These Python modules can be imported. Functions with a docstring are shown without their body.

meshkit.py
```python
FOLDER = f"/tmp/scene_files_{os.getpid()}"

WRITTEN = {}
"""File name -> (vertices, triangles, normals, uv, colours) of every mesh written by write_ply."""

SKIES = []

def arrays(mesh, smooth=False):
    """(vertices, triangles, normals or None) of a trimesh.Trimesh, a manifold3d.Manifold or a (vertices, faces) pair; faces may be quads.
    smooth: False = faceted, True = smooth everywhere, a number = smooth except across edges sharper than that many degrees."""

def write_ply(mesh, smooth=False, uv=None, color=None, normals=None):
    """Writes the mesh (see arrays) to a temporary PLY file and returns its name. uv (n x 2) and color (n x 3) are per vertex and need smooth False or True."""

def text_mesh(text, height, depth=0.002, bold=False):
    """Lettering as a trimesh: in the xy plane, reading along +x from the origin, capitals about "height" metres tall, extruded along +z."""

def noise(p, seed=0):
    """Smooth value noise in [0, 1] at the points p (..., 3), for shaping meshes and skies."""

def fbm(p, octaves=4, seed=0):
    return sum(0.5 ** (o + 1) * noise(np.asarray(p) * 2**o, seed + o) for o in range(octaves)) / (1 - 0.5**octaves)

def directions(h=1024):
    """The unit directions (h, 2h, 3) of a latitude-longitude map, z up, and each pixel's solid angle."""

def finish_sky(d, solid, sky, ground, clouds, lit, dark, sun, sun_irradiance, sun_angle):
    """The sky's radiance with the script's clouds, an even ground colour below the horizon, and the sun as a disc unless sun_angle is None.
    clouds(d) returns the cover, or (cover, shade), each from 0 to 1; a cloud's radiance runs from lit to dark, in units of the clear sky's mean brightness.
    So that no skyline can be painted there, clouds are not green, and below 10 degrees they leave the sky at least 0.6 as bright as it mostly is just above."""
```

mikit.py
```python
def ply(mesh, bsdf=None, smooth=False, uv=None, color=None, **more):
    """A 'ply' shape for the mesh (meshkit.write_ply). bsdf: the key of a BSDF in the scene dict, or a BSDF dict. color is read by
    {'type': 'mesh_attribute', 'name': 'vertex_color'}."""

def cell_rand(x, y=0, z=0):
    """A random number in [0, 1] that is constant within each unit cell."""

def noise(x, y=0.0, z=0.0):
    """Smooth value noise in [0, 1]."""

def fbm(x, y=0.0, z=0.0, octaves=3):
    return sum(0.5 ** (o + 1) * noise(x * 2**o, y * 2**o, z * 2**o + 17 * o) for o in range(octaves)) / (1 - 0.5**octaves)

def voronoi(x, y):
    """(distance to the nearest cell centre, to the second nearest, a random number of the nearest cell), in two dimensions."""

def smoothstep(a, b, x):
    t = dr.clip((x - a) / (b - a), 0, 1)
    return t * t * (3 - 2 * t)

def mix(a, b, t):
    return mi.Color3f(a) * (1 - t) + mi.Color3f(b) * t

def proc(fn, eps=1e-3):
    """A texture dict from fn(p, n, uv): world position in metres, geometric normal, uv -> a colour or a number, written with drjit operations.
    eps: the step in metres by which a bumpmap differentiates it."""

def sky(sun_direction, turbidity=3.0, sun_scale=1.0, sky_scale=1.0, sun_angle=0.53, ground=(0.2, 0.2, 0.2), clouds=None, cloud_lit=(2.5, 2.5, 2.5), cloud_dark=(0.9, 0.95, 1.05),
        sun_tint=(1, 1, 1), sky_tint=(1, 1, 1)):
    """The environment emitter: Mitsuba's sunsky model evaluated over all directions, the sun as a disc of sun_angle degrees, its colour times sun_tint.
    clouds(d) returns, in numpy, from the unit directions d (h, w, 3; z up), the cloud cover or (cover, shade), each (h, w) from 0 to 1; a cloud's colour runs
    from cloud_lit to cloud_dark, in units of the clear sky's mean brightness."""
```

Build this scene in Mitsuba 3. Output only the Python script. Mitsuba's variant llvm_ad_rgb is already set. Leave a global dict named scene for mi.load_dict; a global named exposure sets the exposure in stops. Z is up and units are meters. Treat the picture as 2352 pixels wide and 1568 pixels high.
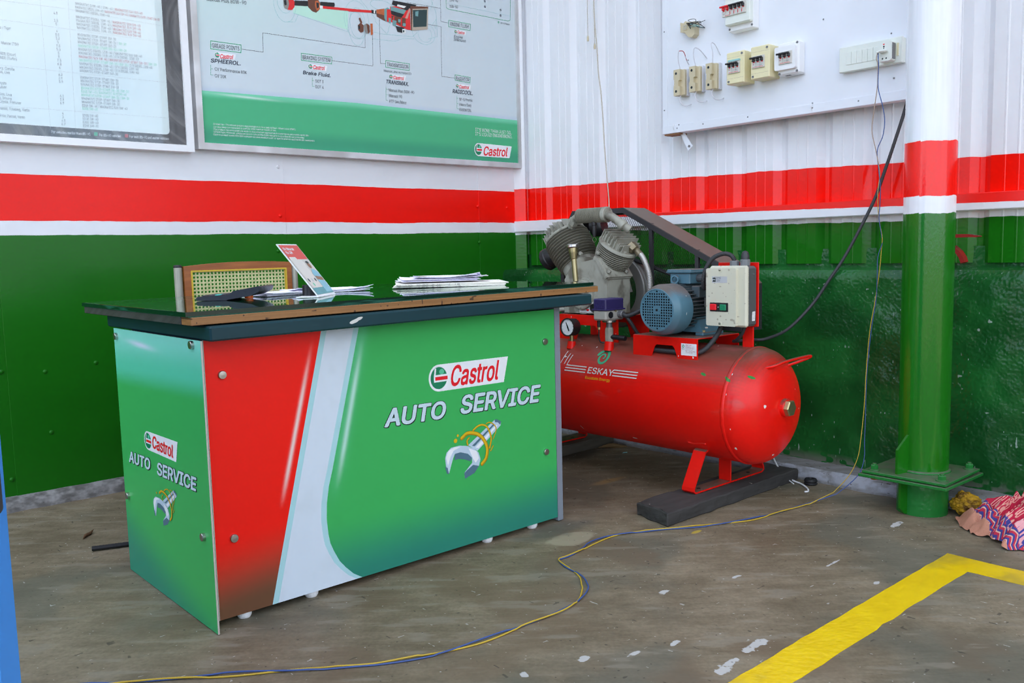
import math, random
import numpy as np, trimesh, drjit as dr, mitsuba as mi
import mikit, meshkit
from mikit import noise, fbm, voronoi, cell_rand, smoothstep, mix, proc
from shapely.geometry import Polygon, LineString, Point, box as sbox, MultiPolygon
from shapely import affinity
from shapely.ops import unary_union

rng = np.random.default_rng(7)
TF = mi.ScalarTransform4f
scene, labels = {}, {}

# ------------------------------------------------------------------ camera, sky, exposure
CAM = np.array([0.0, 0.0, 0.88])
FWD = np.array([0.659471, 0.744645, -0.102967])
UPV = np.array([0.08625, 0.061117, 0.994397])
scene['camera'] = {'type': 'perspective', 'fov_axis': 'x', 'fov': 60.8272, 'near_clip': 0.05, 'far_clip': 300.0,
                   'to_world': TF().look_at(origin=CAM.tolist(), target=(CAM + FWD).tolist(), up=UPV.tolist())}


def cloud_cover(d):
    p = d / np.maximum(d[..., 2:3] + 0.25, 0.05)
    c = meshkit.fbm(p * 1.3 + 3.1, 5)
    cover = np.clip((c - 0.30) / 0.25, 0, 1)
    shade = np.clip(meshkit.fbm(p * 2.1 + 9.0, 4) - 0.25, 0, 1)
    return cover, shade


scene['sky'] = mikit.sky((0.55, 0.45, 0.75), turbidity=4.0, sun_scale=0.5, sky_scale=1.0, ground=(0.25, 0.24, 0.22), clouds=cloud_cover,
                         cloud_lit=(1.88, 2.0, 2.22), cloud_dark=(1.12, 1.24, 1.42))
exposure = 3.75

# ------------------------------------------------------------------ helpers


def numbered(key):
    if key not in scene and key not in labels and not any(k.startswith(key + '__') for k in scene):
        return key
    i = 1
    while True:
        k = f'{key}_{i:03d}'
        if k not in scene and k not in labels and not any(q.startswith(k + '__') for q in scene):
            return k
        i += 1


def thing(name, label, cat, group=None):
    key = numbered(name)
    labels[key] = {'label': label, 'category': cat}
    if group:
        labels[key]['group'] = group
    return key


def struct(name, label=None):
    key = numbered(name)
    labels[key] = {'kind': 'structure'}
    if label:
        labels[key]['label'] = label
    return key


def part(parent, name, mesh, bsdf, smooth=False, label=None, stuff=False, **kw):
    key = parent if name is None else numbered(parent + '__' + name)
    if isinstance(mesh, list):
        mesh = join(mesh)
    scene[key] = mikit.ply(mesh, 'mat_' + bsdf, smooth=smooth, **kw)
    if label or stuff:
        labels.setdefault(key, {})
        if label:
            labels[key]['label'] = label
        if stuff:
            labels[key]['kind'] = 'stuff'
    return key


def tm(v, f):
    return trimesh.Trimesh(np.asarray(v, float), np.asarray(f, int), process=False)


def join(ms):
    ms = [m for m in ms if m is not None and len(m.faces)]
    return trimesh.util.concatenate(ms) if len(ms) > 1 else ms[0]


def rbox(x0, x1, y0, y1, z0, z1, r=0.003):
    """box with chamfered edges"""
    a, b = np.array([x0, y0, z0]), np.array([x1, y1, z1])
    r = min(r, 0.49 * float((b - a).min()))
    P = []
    for sx in (0, 1):
        for sy in (0, 1):
            for sz in (0, 1):
                c = np.where([sx, sy, sz], b, a)
                s = np.where([sx, sy, sz], -1, 1) * r
                for k in range(3):
                    q = c + s
                    q[k] = c[k]
                    P.append(q)
    return trimesh.convex.convex_hull(np.array(P))


def bx(x0, x1, y0, y1, z0, z1):
    m = trimesh.creation.box(extents=(x1 - x0, y1 - y0, z1 - z0))
    m.apply_translation(((x0 + x1) / 2, (y0 + y1) / 2, (z0 + z1) / 2))
    return m


def basis(axis):
    w = np.asarray(axis, float)
    w = w / np.linalg.norm(w)
    a = np.array([0, 0, 1.0]) if abs(w[2]) < 0.9 else np.array([1.0, 0, 0])
    u = np.cross(a, w)
    u /= np.linalg.norm(u)
    return u, np.cross(w, u), w


def lathe(profile, origin, axis, n=32, close=False):
    """profile: list of (r, h); revolved about axis at origin, outward normals when h rises with solid inside"""
    u, v, w = basis(axis)
    o = np.asarray(origin, float)
    pr = np.array(profile, float)
    th = np.arange(n) * 2 * np.pi / n
    ring = np.cos(th)[:, None] * u + np.sin(th)[:, None] * v
    V = (o + pr[:, 1][:, None, None] * w + pr[:, 0][:, None, None] * ring[None]).reshape(-1, 3)
    F = []
    m = len(pr)
    for i in range(m - 1 + (1 if close else 0)):
        a, b = i * n, ((i + 1) % m) * n
        for j in range(n):
            k = (j + 1) % n
            F += [[a + j, a + k, b + k], [a + j, b + k, b + j]]
    return tm(V, F)


def cyl(p0, p1, r, r1=None, n=20, ch=0.0):
    p0, p1 = np.asarray(p0, float), np.asarray(p1, float)
    L = np.linalg.norm(p1 - p0)
    r1 = r if r1 is None else r1
    if ch > 0:
        pr = [(0, 0), (r - ch, 0), (r, ch), (r1, L - ch), (r1 - ch, L), (0, L)]
    else:
        pr = [(0, 0), (r, 0), (r1, L), (0, L)]
    return lathe(pr, p0, p1 - p0, n)


def hexnut(p0, axis, r, h):
    p0 = np.asarray(p0, float)
    w = np.asarray(axis, float) / np.linalg.norm(axis)
    return lathe([(0, 0), (r, 0), (r, h * .8), (r * .86, h), (0, h)], p0, w, 6)


def spline(pts, per=10):
    P = np.array(pts, float)
    if len(P) < 3:
        t = np.linspace(0, 1, per + 1)[:, None]
        return P[0] * (1 - t) + P[1] * t
    P = np.vstack([2 * P[0] - P[1], P, 2 * P[-1] - P[-2]])
    out = []
    for i in range(1, len(P) - 2):
        p0, p1, p2, p3 = P[i - 1:i + 3]
        for t in np.linspace(0, 1, per, endpoint=False):
            out.append(0.5 * ((2 * p1) + (p2 - p0) * t + (2 * p0 - 5 * p1 + 4 * p2 - p3) * t * t + (3 * p1 - p0 - 3 * p2 + p3) * t ** 3))
    out.append(P[-2])
    return np.array(out)


def tube(pts, r, n=8, cap=True):
    """tube along a polyline; r a number or one per point"""
    P = np.array(pts, float)
    m = len(P)
    R = np.full(m, r) if np.isscalar(r) else np.asarray(r, float)
    T = np.gradient(P, axis=0)
    T /= np.maximum(np.linalg.norm(T, axis=1, keepdims=True), 1e-12)
    u, v, _ = basis(T[0])
    V = []
    th = np.arange(n) * 2 * np.pi / n
    for i in range(m):
        u = u - T[i] * (u @ T[i])
        u /= np.linalg.norm(u)
        v = np.cross(T[i], u)
        V.append(P[i] + R[i] * (np.cos(th)[:, None] * u + np.sin(th)[:, None] * v))
    V = np.vstack(V)
    F = []
    for i in range(m - 1):
        for j in range(n):
            k = (j + 1) % n
            a, b = i * n, (i + 1) * n
            F += [[a + j, a + k, b + k], [a + j, b + k, b + j]]
    if cap:
        V = np.vstack([V, P[:1], P[-1:]])
        c0, c1 = m * n, m * n + 1
        for j in range(n):
            k = (j + 1) % n
            F += [[c0, k, j], [c1, (m - 1) * n + j, (m - 1) * n + k]]
    return tm(V, F)


def ribbed(pts, r, pitch, depth, n=10):
    """corrugated conduit along a spline"""
    P = spline(pts, 40)
    s = np.r_[0, np.cumsum(np.linalg.norm(np.diff(P, axis=0), axis=1))]
    q = np.arange(0, s[-1], pitch / 4)
    Q = np.stack([np.interp(q, s, P[:, k]) for k in range(3)], 1)
    R = r - depth * (0.5 - 0.5 * np.cos(2 * np.pi * q / pitch))
    return tube(Q, R, n)


class Frame:
    def __init__(s, o, U, V):
        s.o, s.U, s.V = (np.asarray(a, float) for a in (o, U, V))
        s.W = np.cross(s.U, s.V)

    def at(s, uv, w=0.0):
        uv = np.asarray(uv, float)
        return s.o + uv[..., :1] * s.U + uv[..., 1:2] * s.V + np.asarray(w) * s.W

    def flat(s, poly, w=0.0):
        ms = []
        for g in getattr(poly, 'geoms', [poly]):
            if g.is_empty or g.geom_type != 'Polygon' or g.area < 1e-9:
                continue
            v, f = trimesh.creation.triangulate_polygon(g, engine='earcut')
            ms.append(tm(s.at(v, w), f))
            n = ms[-1].face_normals.mean(0) @ s.W
            if n < 0:
                ms[-1].invert()
        return join(ms) if ms else None

    def solid(s, poly, w0, w1):
        ms = []
        for g in getattr(poly, 'geoms', [poly]):
            if g.is_empty or g.geom_type != 'Polygon':
                continue
            m = trimesh.creation.extrude_polygon(g, abs(w1 - w0), engine='earcut')
            v = np.array(m.vertices)
            ms.append(tm(s.at(v[:, :2], v[:, 2:3] + min(w0, w1)), m.faces))
        return join(ms)


FRONT = lambda y: Frame((0, y, 0), (1, 0, 0), (0, 0, 1))       # faces -y; u = x, v = z
LEFTF = lambda x: Frame((x, 0, 0), (0, -1, 0), (0, 0, 1))      # faces -x; u = -y, v = z
_text = {}


def text2d(t, bold=False):
    if (t, bold) not in _text:
        m = meshkit.text_mesh(t, 1.0, 0.01, bold)
        f = np.array(m.faces)[m.face_normals[:, 2] > 0.9]
        v = np.array(m.vertices)[:, :2]
        used = np.unique(f)
        re = np.zeros(len(v), int)
        re[used] = np.arange(len(used))
        _text[t, bold] = (v[used], re[f])
    return _text[t, bold]


def lettering(fr, t, u0, v0, u1, v1, cap, style='r', w=0.0006, du=0.0, dv=0.0):
    """text whose baseline runs from (u0, v0) to (u1, v1) of the frame; style letters: b bold, i italic"""
    v, f = text2d(t, 'b' in style)
    x = (v[:, 0] - v[:, 0].min()) / (np.ptp(v[:, 0]))
    sh = 0.22 * cap * v[:, 1] if 'i' in style else 0.0
    L = u1 - u0 - (0.22 * cap if 'i' in style else 0.0)
    U = u0 + x * L + sh + du
    V = v0 + x * (v1 - v0) + cap * v[:, 1] + dv
    return tm(fr.at(np.stack([U, V], 1), w), f)


def stroke(pts, width, closed=False):
    return LineString(pts + [pts[0]] if closed else pts).buffer(width / 2, cap_style=2, join_style=2)


def ellipse(cx, cy, rx, ry, n=28):
    t = np.arange(n) * 2 * np.pi / n
    return Polygon(np.stack([cx + rx * np.cos(t), cy + ry * np.sin(t)], 1))


def rrect(x0, x1, y0, y1, r):
    return sbox(x0 + r, y0 + r, x1 - r, y1 - r).buffer(r, quad_segs=4)


def heightgrid(fr, u0, u1, v0, v1, nu, nv, hfn):
    """grid of a frame pushed out by hfn(points u, v)"""
    U, V = np.meshgrid(np.linspace(u0, u1, nu), np.linspace(v0, v1, nv), indexing='ij')
    P = fr.at(np.stack([U, V], -1).reshape(-1, 2), hfn(U, V).reshape(-1, 1))
    F = []
    for i in range(nu - 1):
        for j in range(nv - 1):
            a = i * nv + j
            F += [[a, a + nv, a + nv + 1], [a, a + nv + 1, a + 1]]
    return tm(P, F)


# ------------------------------------------------------------------ materials


def mat(name, color, rough=0.5, metal=0.0, spec=0.5, bump=None, bscale=0.002, eps=1e-3, **kw):
    c = {'type': 'rgb', 'value': list(color)} if isinstance(color, (tuple, list)) else proc(color)
    if callable(rough):
        rough = proc(rough)
    b = {'type': 'principled', 'base_color': c, 'roughness': rough, 'metallic': metal, 'specular': spec, **kw}
    if bump is not None:
        b = {'type': 'bumpmap', 'relief': proc(bump, eps), 'bsdf': b, 'scale': bscale}
    scene['mat_' + name] = {'type': 'twosided', 'bsdf': b}
    return name
# ------------------------------------------------------------------ paints of the setting
RED, GREEN, WHITE = (0.90, 0.008, 0.003), (0.009, 0.135, 0.006), (0.77, 0.78, 0.81)


def bands(z, zr1, zr0, zg):
    """white, red, white, green from the top down"""
    c = mix(GREEN, WHITE, smoothstep(zg - 0.0012, zg + 0.0012, z))
    c = mix(c, RED, smoothstep(zr0 - 0.0012, zr0 + 0.0012, z))
    return mix(c, WHITE, smoothstep(zr1 - 0.0012, zr1 + 0.0012, z))


def back_paint(p, n, uv):
    w = (noise(p.x * 5, 2.0) - 0.5) * 0.005 + (noise(p.x * 40, 5.0) - 0.5) * 0.002
    c = bands(p.z, 1.192 + w * 0.6, 1.028 + w, 0.977 + w * 0.8)
    d = fbm(p.x * 3, p.z * 11, 1.0, 4)
    return c * (0.93 + 0.12 * d)


def right_paint(p, n, uv):
    w = (noise(p.y * 5, 3.0) - 0.5) * 0.006 + (noise(p.y * 40, 8.0) - 0.5) * 0.0025
    t = (p.y - 1.0) / 2.0
    c = bands(p.z, 1.156 + 0.041 * t + w, 1.018 + w * 0.4, 0.955 + 0.010 * t + w * 1.3)
    return c * (0.95 + 0.08 * fbm(p.y * 4, p.z * 3, 2.0, 3))


def rail_paint(p, n, uv):
    w = (noise(p.y * 5, 3.0) - 0.5) * 0.003 + (noise(p.y * 45, 8.0) - 0.5) * 0.0015
    zb = 1.002 + (p.y - 1.02) * 0.0145 + w
    return mix(WHITE, RED, smoothstep(zb - 0.001, zb + 0.001, p.z))


def enamel_bump(p, n, uv):
    return fbm(p.x * 14 + p.y * 14, p.z * 5, 2.0, 2) * 0.35 + noise(p.x * 110, p.y * 110, p.z * 110) * 0.2


def masonry_paint(p, n, uv):
    a = fbm(p.y * 26, p.z * 26, p.x * 26, 4)
    b = fbm(p.y * 5, p.z * 7, 3.0, 3)
    c = mix((0.006, 0.060, 0.012), (0.012, 0.120, 0.022), smoothstep(0.3, 0.75, b))
    chip = smoothstep(0.84, 0.90, noise(p.y * 130, p.z * 70, p.x * 80)) * smoothstep(0.5, 0.7, a)
    c = mix(c, (0.34, 0.42, 0.36), chip * 0.75)
    low = smoothstep(0.10, 0.05, p.z) * smoothstep(0.45, 0.6, noise(p.y * 38, p.z * 60))
    return mix(c, (0.16, 0.15, 0.13), low * 0.8)


def masonry_bump(p, n, uv):
    return fbm(p.y * 34, p.z * 34, p.x * 34, 4) + 0.5 * noise(p.y * 130, p.z * 130, p.x * 100)


def kerb_col(p, n, uv):
    a = fbm(p.y * 40 + p.x * 40, p.z * 60, p.x * 9, 4)
    c = mix((0.24, 0.245, 0.25), (0.36, 0.38, 0.42), smoothstep(0.30, 0.60, a))
    c = mix(c, (0.13, 0.12, 0.105), smoothstep(0.6, 0.95, n.z) * 0.75)
    c = mix(c, (0.12, 0.105, 0.08), smoothstep(0.016, 0.004, p.z) * smoothstep(0.3, 0.6, a) * 0.7)
    return mix(c, (0.07, 0.066, 0.055), smoothstep(0.84, 0.90, noise(p.y * 110, p.z * 160, p.x * 110)) * 0.8)


def mortar_col(p, n, uv):
    a = fbm(p.x * 30, p.z * 50, p.y * 40, 4)
    return mix((0.115, 0.108, 0.10), (0.27, 0.26, 0.25), smoothstep(0.3, 0.7, a)) * (0.85 + 0.3 * noise(p.x * 120, p.y * 120, p.z * 120))


def kerb_bump(p, n, uv):
    return fbm(p.y * 60, p.z * 60, p.x * 60, 4)


def spot(p, cx, cy, rx, ry, soft=0.35, wob=0.5, k=22.0):
    d = dr.sqrt(dr.square((p.x - cx) / rx) + dr.square((p.y - cy) / ry)) + (fbm(p.x * k, p.y * k, cx, 3) - 0.5) * wob * 2
    return 1 - smoothstep(1 - soft, 1 + soft, d)


def floor_col(p, n, uv):
    s, t = 0.75 * p.x - 0.66 * p.y, 0.66 * p.x + 0.75 * p.y
    streak = fbm(s * 9, t * 34, 1.0, 4)
    big = fbm(p.x * 2.2, p.y * 2.2, 4.0, 4)
    mid = fbm(p.x * 14, p.y * 14, 8.0, 4)
    fine = fbm(p.x * 150, p.y * 150, 2.0, 3)
    thin = fbm(s * 26, t * 150, 5.0, 3)
    c = mix((0.128, 0.100, 0.061), (0.250, 0.202, 0.135), smoothstep(0.22, 0.78, streak * 0.30 + big * 0.40 + mid * 0.30))
    c = c * (0.74 + 0.30 * fine + 0.22 * thin)
    c = mix(c, (0.110, 0.112, 0.086), smoothstep(0.52, 0.72, fbm(p.x * 3.1 + 7, p.y * 3.1, 6.0, 4)) * 0.6)
    c = mix(c, (0.15, 0.105, 0.064), smoothstep(0.58, 0.74, fbm(p.x * 4.3, p.y * 4.3 + 5, 9.0, 3)) * 0.55)
    c = mix(c, (0.235, 0.205, 0.155), smoothstep(0.60, 0.75, streak) * 0.5)
    # oil, patches and paint drips, each where it lies
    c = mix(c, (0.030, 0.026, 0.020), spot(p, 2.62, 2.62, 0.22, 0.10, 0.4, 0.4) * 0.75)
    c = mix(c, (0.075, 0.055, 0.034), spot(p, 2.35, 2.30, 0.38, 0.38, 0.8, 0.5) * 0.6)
    c = mix(c, (0.22, 0.13, 0.045), spot(p, 2.42, 2.20, 0.07, 0.02, 0.6, 0.7) * 0.7)
    c = mix(c, (0.35, 0.30, 0.21), spot(p, 1.85, 1.835, 0.085, 0.05, 0.12, 0.35) * 0.75)
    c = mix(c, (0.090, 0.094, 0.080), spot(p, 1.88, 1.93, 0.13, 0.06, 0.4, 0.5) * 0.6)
    for cx, cy, rx, ry in ((1.30, 1.26, 0.014, 0.009), (1.72, 1.37, 0.020, 0.010), (1.63, 1.04, 0.030, 0.012), (1.585, 1.035, 0.018, 0.012), (1.51, 1.03, 0.026, 0.008), (1.47, 1.02, 0.022, 0.014),
                           (1.93, 1.30, 0.016, 0.005), (2.20, 1.17, 0.03, 0.004), (1.16, 1.30, 0.008, 0.012), (2.66, 1.20, 0.04, 0.010), (2.15, 1.02, 0.014, 0.006), (1.40, 1.20, 0.018, 0.006), (1.50, 1.17, 0.016, 0.008)):
        c = mix(c, (0.50, 0.49, 0.46), spot(p, cx, cy, rx, ry, 0.15, 0.9, 75.0) * 0.9)
    c = mix(c, (0.44, 0.42, 0.37), smoothstep(0.955, 0.975, noise(p.x * 95, p.y * 95, 7.0)) * 0.7)
    c = mix(c, (0.05, 0.045, 0.035), smoothstep(0.94, 0.97, noise(p.x * 70 + 9, p.y * 70, 12.0)) * 0.6)
    return mix(c, (0.60, 0.42, 0.03), spot(p, 2.16, 1.60, 0.022, 0.008, 0.3, 0.4) * 0.6)


def floor_bump(p, n, uv):
    s, t = 0.75 * p.x - 0.66 * p.y, 0.66 * p.x + 0.75 * p.y
    return fbm(s * 25, t * 120, 1.0, 3) + 0.6 * noise(p.x * 210, p.y * 210, 3.0)


mat('paint_back', back_paint, 0.24, spec=0.22, bump=enamel_bump, bscale=0.0007)
mat('paint_right', right_paint, 0.12, spec=0.3, bump=enamel_bump, bscale=0.0004)
mat('paint_rail', rail_paint, 0.35, bump=enamel_bump, bscale=0.0006)
mat('paint_masonry', masonry_paint, 0.24, spec=0.4, bump=masonry_bump, bscale=0.0035)
mat('kerb_right', kerb_col, 0.85, bump=kerb_bump, bscale=0.004)
mat('kerb_back', mortar_col, 0.9, bump=kerb_bump, bscale=0.004)
mat('concrete_floor', floor_col, 0.6, spec=0.25, bump=floor_bump, bscale=0.0012)
mat('roof_sheet', (0.62, 0.63, 0.65), 0.5)
mat('dark_steel', (0.03, 0.03, 0.032), 0.5)

# ------------------------------------------------------------------ the setting
X_W, Y_W, ROOF = 3.165, 3.49, 3.9
k = struct('floor')
part(k, None, tm([[-40, -40, 0], [X_W + 0.3, -40, 0], [X_W + 0.3, Y_W + 0.2, 0], [-40, Y_W + 0.2, 0]], [[0, 1, 2], [0, 2, 3]]), 'concrete_floor')

# back wall: flat steel sheets lapped over each other, riveted
wb = struct('wall_back')
edges = [-3.3, -1.49, -0.39, 0.705, 1.788, 2.894, 3.30]
for i in range(len(edges) - 1):
    a, b = edges[i] - 0.012, edges[i + 1] + 0.012
    y = Y_W - (0.0036 if i % 2 else 0.0)
    part(wb, 'panel', rbox(a, b, y, y + 0.0035, 0.035, ROOF, 0.0011), 'paint_back')
part(wb, 'wall_core', bx(-3.3, 3.4, Y_W + 0.004, Y_W + 0.1, 0, ROOF), 'roof_sheet')
riv = lathe([(0.0085, 0), (0.0075, 0.003), (0.004, 0.005), (0, 0.0056)], (0, 0, 0), (0, -1, 0), 10)
for (rx, rz) in ((1.776, 1.262), (1.775, 1.055), (1.757, 0.905), (2.875, 1.112), (3.075, 1.108), (2.88, 0.93), (0.815, 0.485), (0.665, 0.735), (0.672, 0.62), (0.675, 0.50), (0.99, 0.50), (0.68, 0.11), (0.82, 0.26), (1.776, 0.5), (1.77, 0.25)):
    m = riv.copy()
    m.apply_translation((rx, Y_W - 0.0034, rz))
    part(wb, 'rivet', m, 'paint_back', smooth=50)

# right wall: rendered masonry below, profiled steel sheets above
wr = struct('wall_right')
part(wr, 'wall_core', bx(X_W + 0.09, X_W + 0.2, -1.6, Y_W + 0.1, 0, ROOF), 'roof_sheet')


def mas_h(U, V):
    P = np.stack([U * 9, V * 9, U * 0], -1)
    e = np.clip((V - 0.750) / 0.032, 0, 1)
    return (meshkit.fbm(P, 4, 3) - 0.5) * 0.022 - 0.014 * e ** 2


g = heightgrid(LEFTF(3.035), -3.49, 1.6, 0.0, 0.782, 300, 46, mas_h)
part(wr, 'masonry', g, 'paint_masonry', smooth=True)
vt = np.array(g.vertices).reshape(300, 46, 3)[:, -1]
V = np.vstack([vt, vt * [0, 1, 0] + [3.2, 0, 0] + np.c_[np.zeros(300), np.zeros(300), 0.785 + 0.01 * meshkit.noise(vt * 14)]])
F = [q for i in range(299) for q in ([i, i + 300, i + 301], [i, i + 301, i + 1])]
part(wr, 'masonry_top', tm(V, F), 'paint_masonry', smooth=True)
g = heightgrid(LEFTF(3.15), -3.49, 1.6, 0.70, 0.86, 200, 8, lambda U, V: (meshkit.fbm(np.stack([U * 11, V * 11, U * 0], -1), 3, 5) - 0.5) * 0.02 - 0.03)
part(wr, 'masonry_back', g, 'paint_masonry', smooth=True)


def sheet_profile(y_hi, y_lo, d=0.0):
    """front polyline (y, depth) from high y to low y"""
    steps = [3.403 - 0.1885 * i for i in range(-1, 28)]
    out = []
    for s in steps:
        out += [(s, 0), (s - 0.038, 0), (s - 0.040, -0.002), (s - 0.044, -0.002), (s - 0.046, 0), (s - 0.080, 0), (s - 0.082, -0.002), (s - 0.086, -0.002), (s - 0.088, 0),
                (s - 0.122, 0), (s - 0.148, 0.024), (s - 0.164, 0.024)]
    ys = np.array([o[0] for o in out])
    xs = np.array([o[1] for o in out])
    inside = [(y, x) for y, x in out if y_lo < y < y_hi]
    f = lambda y: float(np.interp(-y, -ys, xs))
    return [(y_hi, f(y_hi) + d)] + [(y, x + d) for y, x in inside] + [(y_lo, f(y_lo) + d)]


sh = [3.50, 3.262, 2.405, 1.548, 0.690, -0.17, -1.03, -1.6]
for i in range(len(sh) - 1):
    pr = sheet_profile(sh[i] + 0.0, sh[i + 1] - 0.03, -0.0022 if i % 2 else 0.0)
    pr = pr + [(y, x + 0.0012) for y, x in pr[::-1]]
    fr = Frame((X_W, 0, 0.803 if i else 0.803), (0, 1, 0), (1, 0, 0))
    m = fr.solid(Polygon(pr), -(ROOF - 0.803), 0.0)
    v = np.array(m.vertices)
    part(wr, 'profiled_sheet', m, 'paint_right')

k = struct('trim_1', 'horizontal rail painted half red half white across the profiled sheets')
part(k, None, rbox(3.122, X_W - 0.0005, -1.6, Y_W - 0.003, 0.979, 1.037, 0.003), 'paint_rail')
k = struct('trim_2', 'green corner flashing')
part(k, None, Frame((0, 0, 0.0), (1, 0, 0), (0, 1, 0)).solid(Polygon([(3.128, 3.488), (3.131, 3.484), (3.158, 3.431), (3.164, 3.431), (3.164, 3.488)]), 0.70, ROOF), 'paint_right')


def kerb(fr, u0, u1, prof, nu, amp, seed):
    """prof: list of (out, up); swept along u with noise"""
    us = np.linspace(u0, u1, nu)
    V = []
    for i, u in enumerate(us):
        for j, (o, z) in enumerate(prof):
            nz = (meshkit.fbm(np.array([u * 14, j * 1.7, seed]), 3) - 0.5) * amp
            V.append(fr.o + fr.U * u + fr.W * (o + (nz if 0 < j < len(prof) - 1 or j == 0 else 0)) + fr.V * (z + (nz * 0.4 if j not in (0,) else 0)))
    m = len(prof)
    F = []
    for i in range(nu - 1):
        for j in range(m - 1):
            a = i * m + j
            F += [[a, a + m, a + m + 1], [a, a + m + 1, a + 1]]
    return tm(V, F)


k = struct('baseboard_right', 'rough painted concrete kerb along the foot of the right wall')
part(k, None, kerb(LEFTF(3.05), -3.49, 1.6, [(0.122, 0.0), (0.121, 0.02), (0.116, 0.042), (0.108, 0.050), (0.06, 0.052), (-0.02, 0.055)], 320, 0.018, 2.0), 'kerb_right', smooth=50)
k = struct('baseboard_back', 'rough grey mortar fillet along the foot of the back wall')
part(k, None, kerb(FRONT(Y_W), -3.3, 3.1, [(0.046, 0.0), (0.044, 0.012), (0.036, 0.030), (0.022, 0.042), (0.004, 0.047), (-0.004, 0.048)], 400, 0.014, 5.0), 'kerb_back', smooth=60)
k = struct('ceiling')
part(k, None, bx(1.7, X_W + 0.2, -2.6, Y_W + 0.1, ROOF, ROOF + 0.05), 'roof_sheet')
# ------------------------------------------------------------------ inks and common materials
INK = {'dark': (0.035, 0.04, 0.045), 'red': (0.74, 0.012, 0.022), 'green': (0.035, 0.33, 0.16), 'white': (0.80, 0.82, 0.84), 'navy': (0.012, 0.022, 0.045), 'teal': (0.28, 0.55, 0.55),
       'chrome': (0.48, 0.60, 0.70), 'steel': (0.075, 0.16, 0.22), 'black': (0.008, 0.016, 0.018), 'oil': (0.68, 0.44, 0.01), 'oildark': (0.40, 0.20, 0.004), 'pale': (0.55, 0.68, 0.74),
       'ball': (0.010, 0.20, 0.09), 'balllight': (0.10, 0.52, 0.30), 'grey': (0.45, 0.46, 0.47), 'yellow': (0.72, 0.55, 0.02), 'softgreen': (0.16, 0.52, 0.33), 'softred': (0.38, 0.05, 0.06), 'softdark': (0.16, 0.17, 0.18)}
for _k, _c in INK.items():
    mat('ink_' + _k, _c, 0.35)
mat('chrome_steel', (0.50, 0.48, 0.45), 0.30, metal=1.0)
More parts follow.
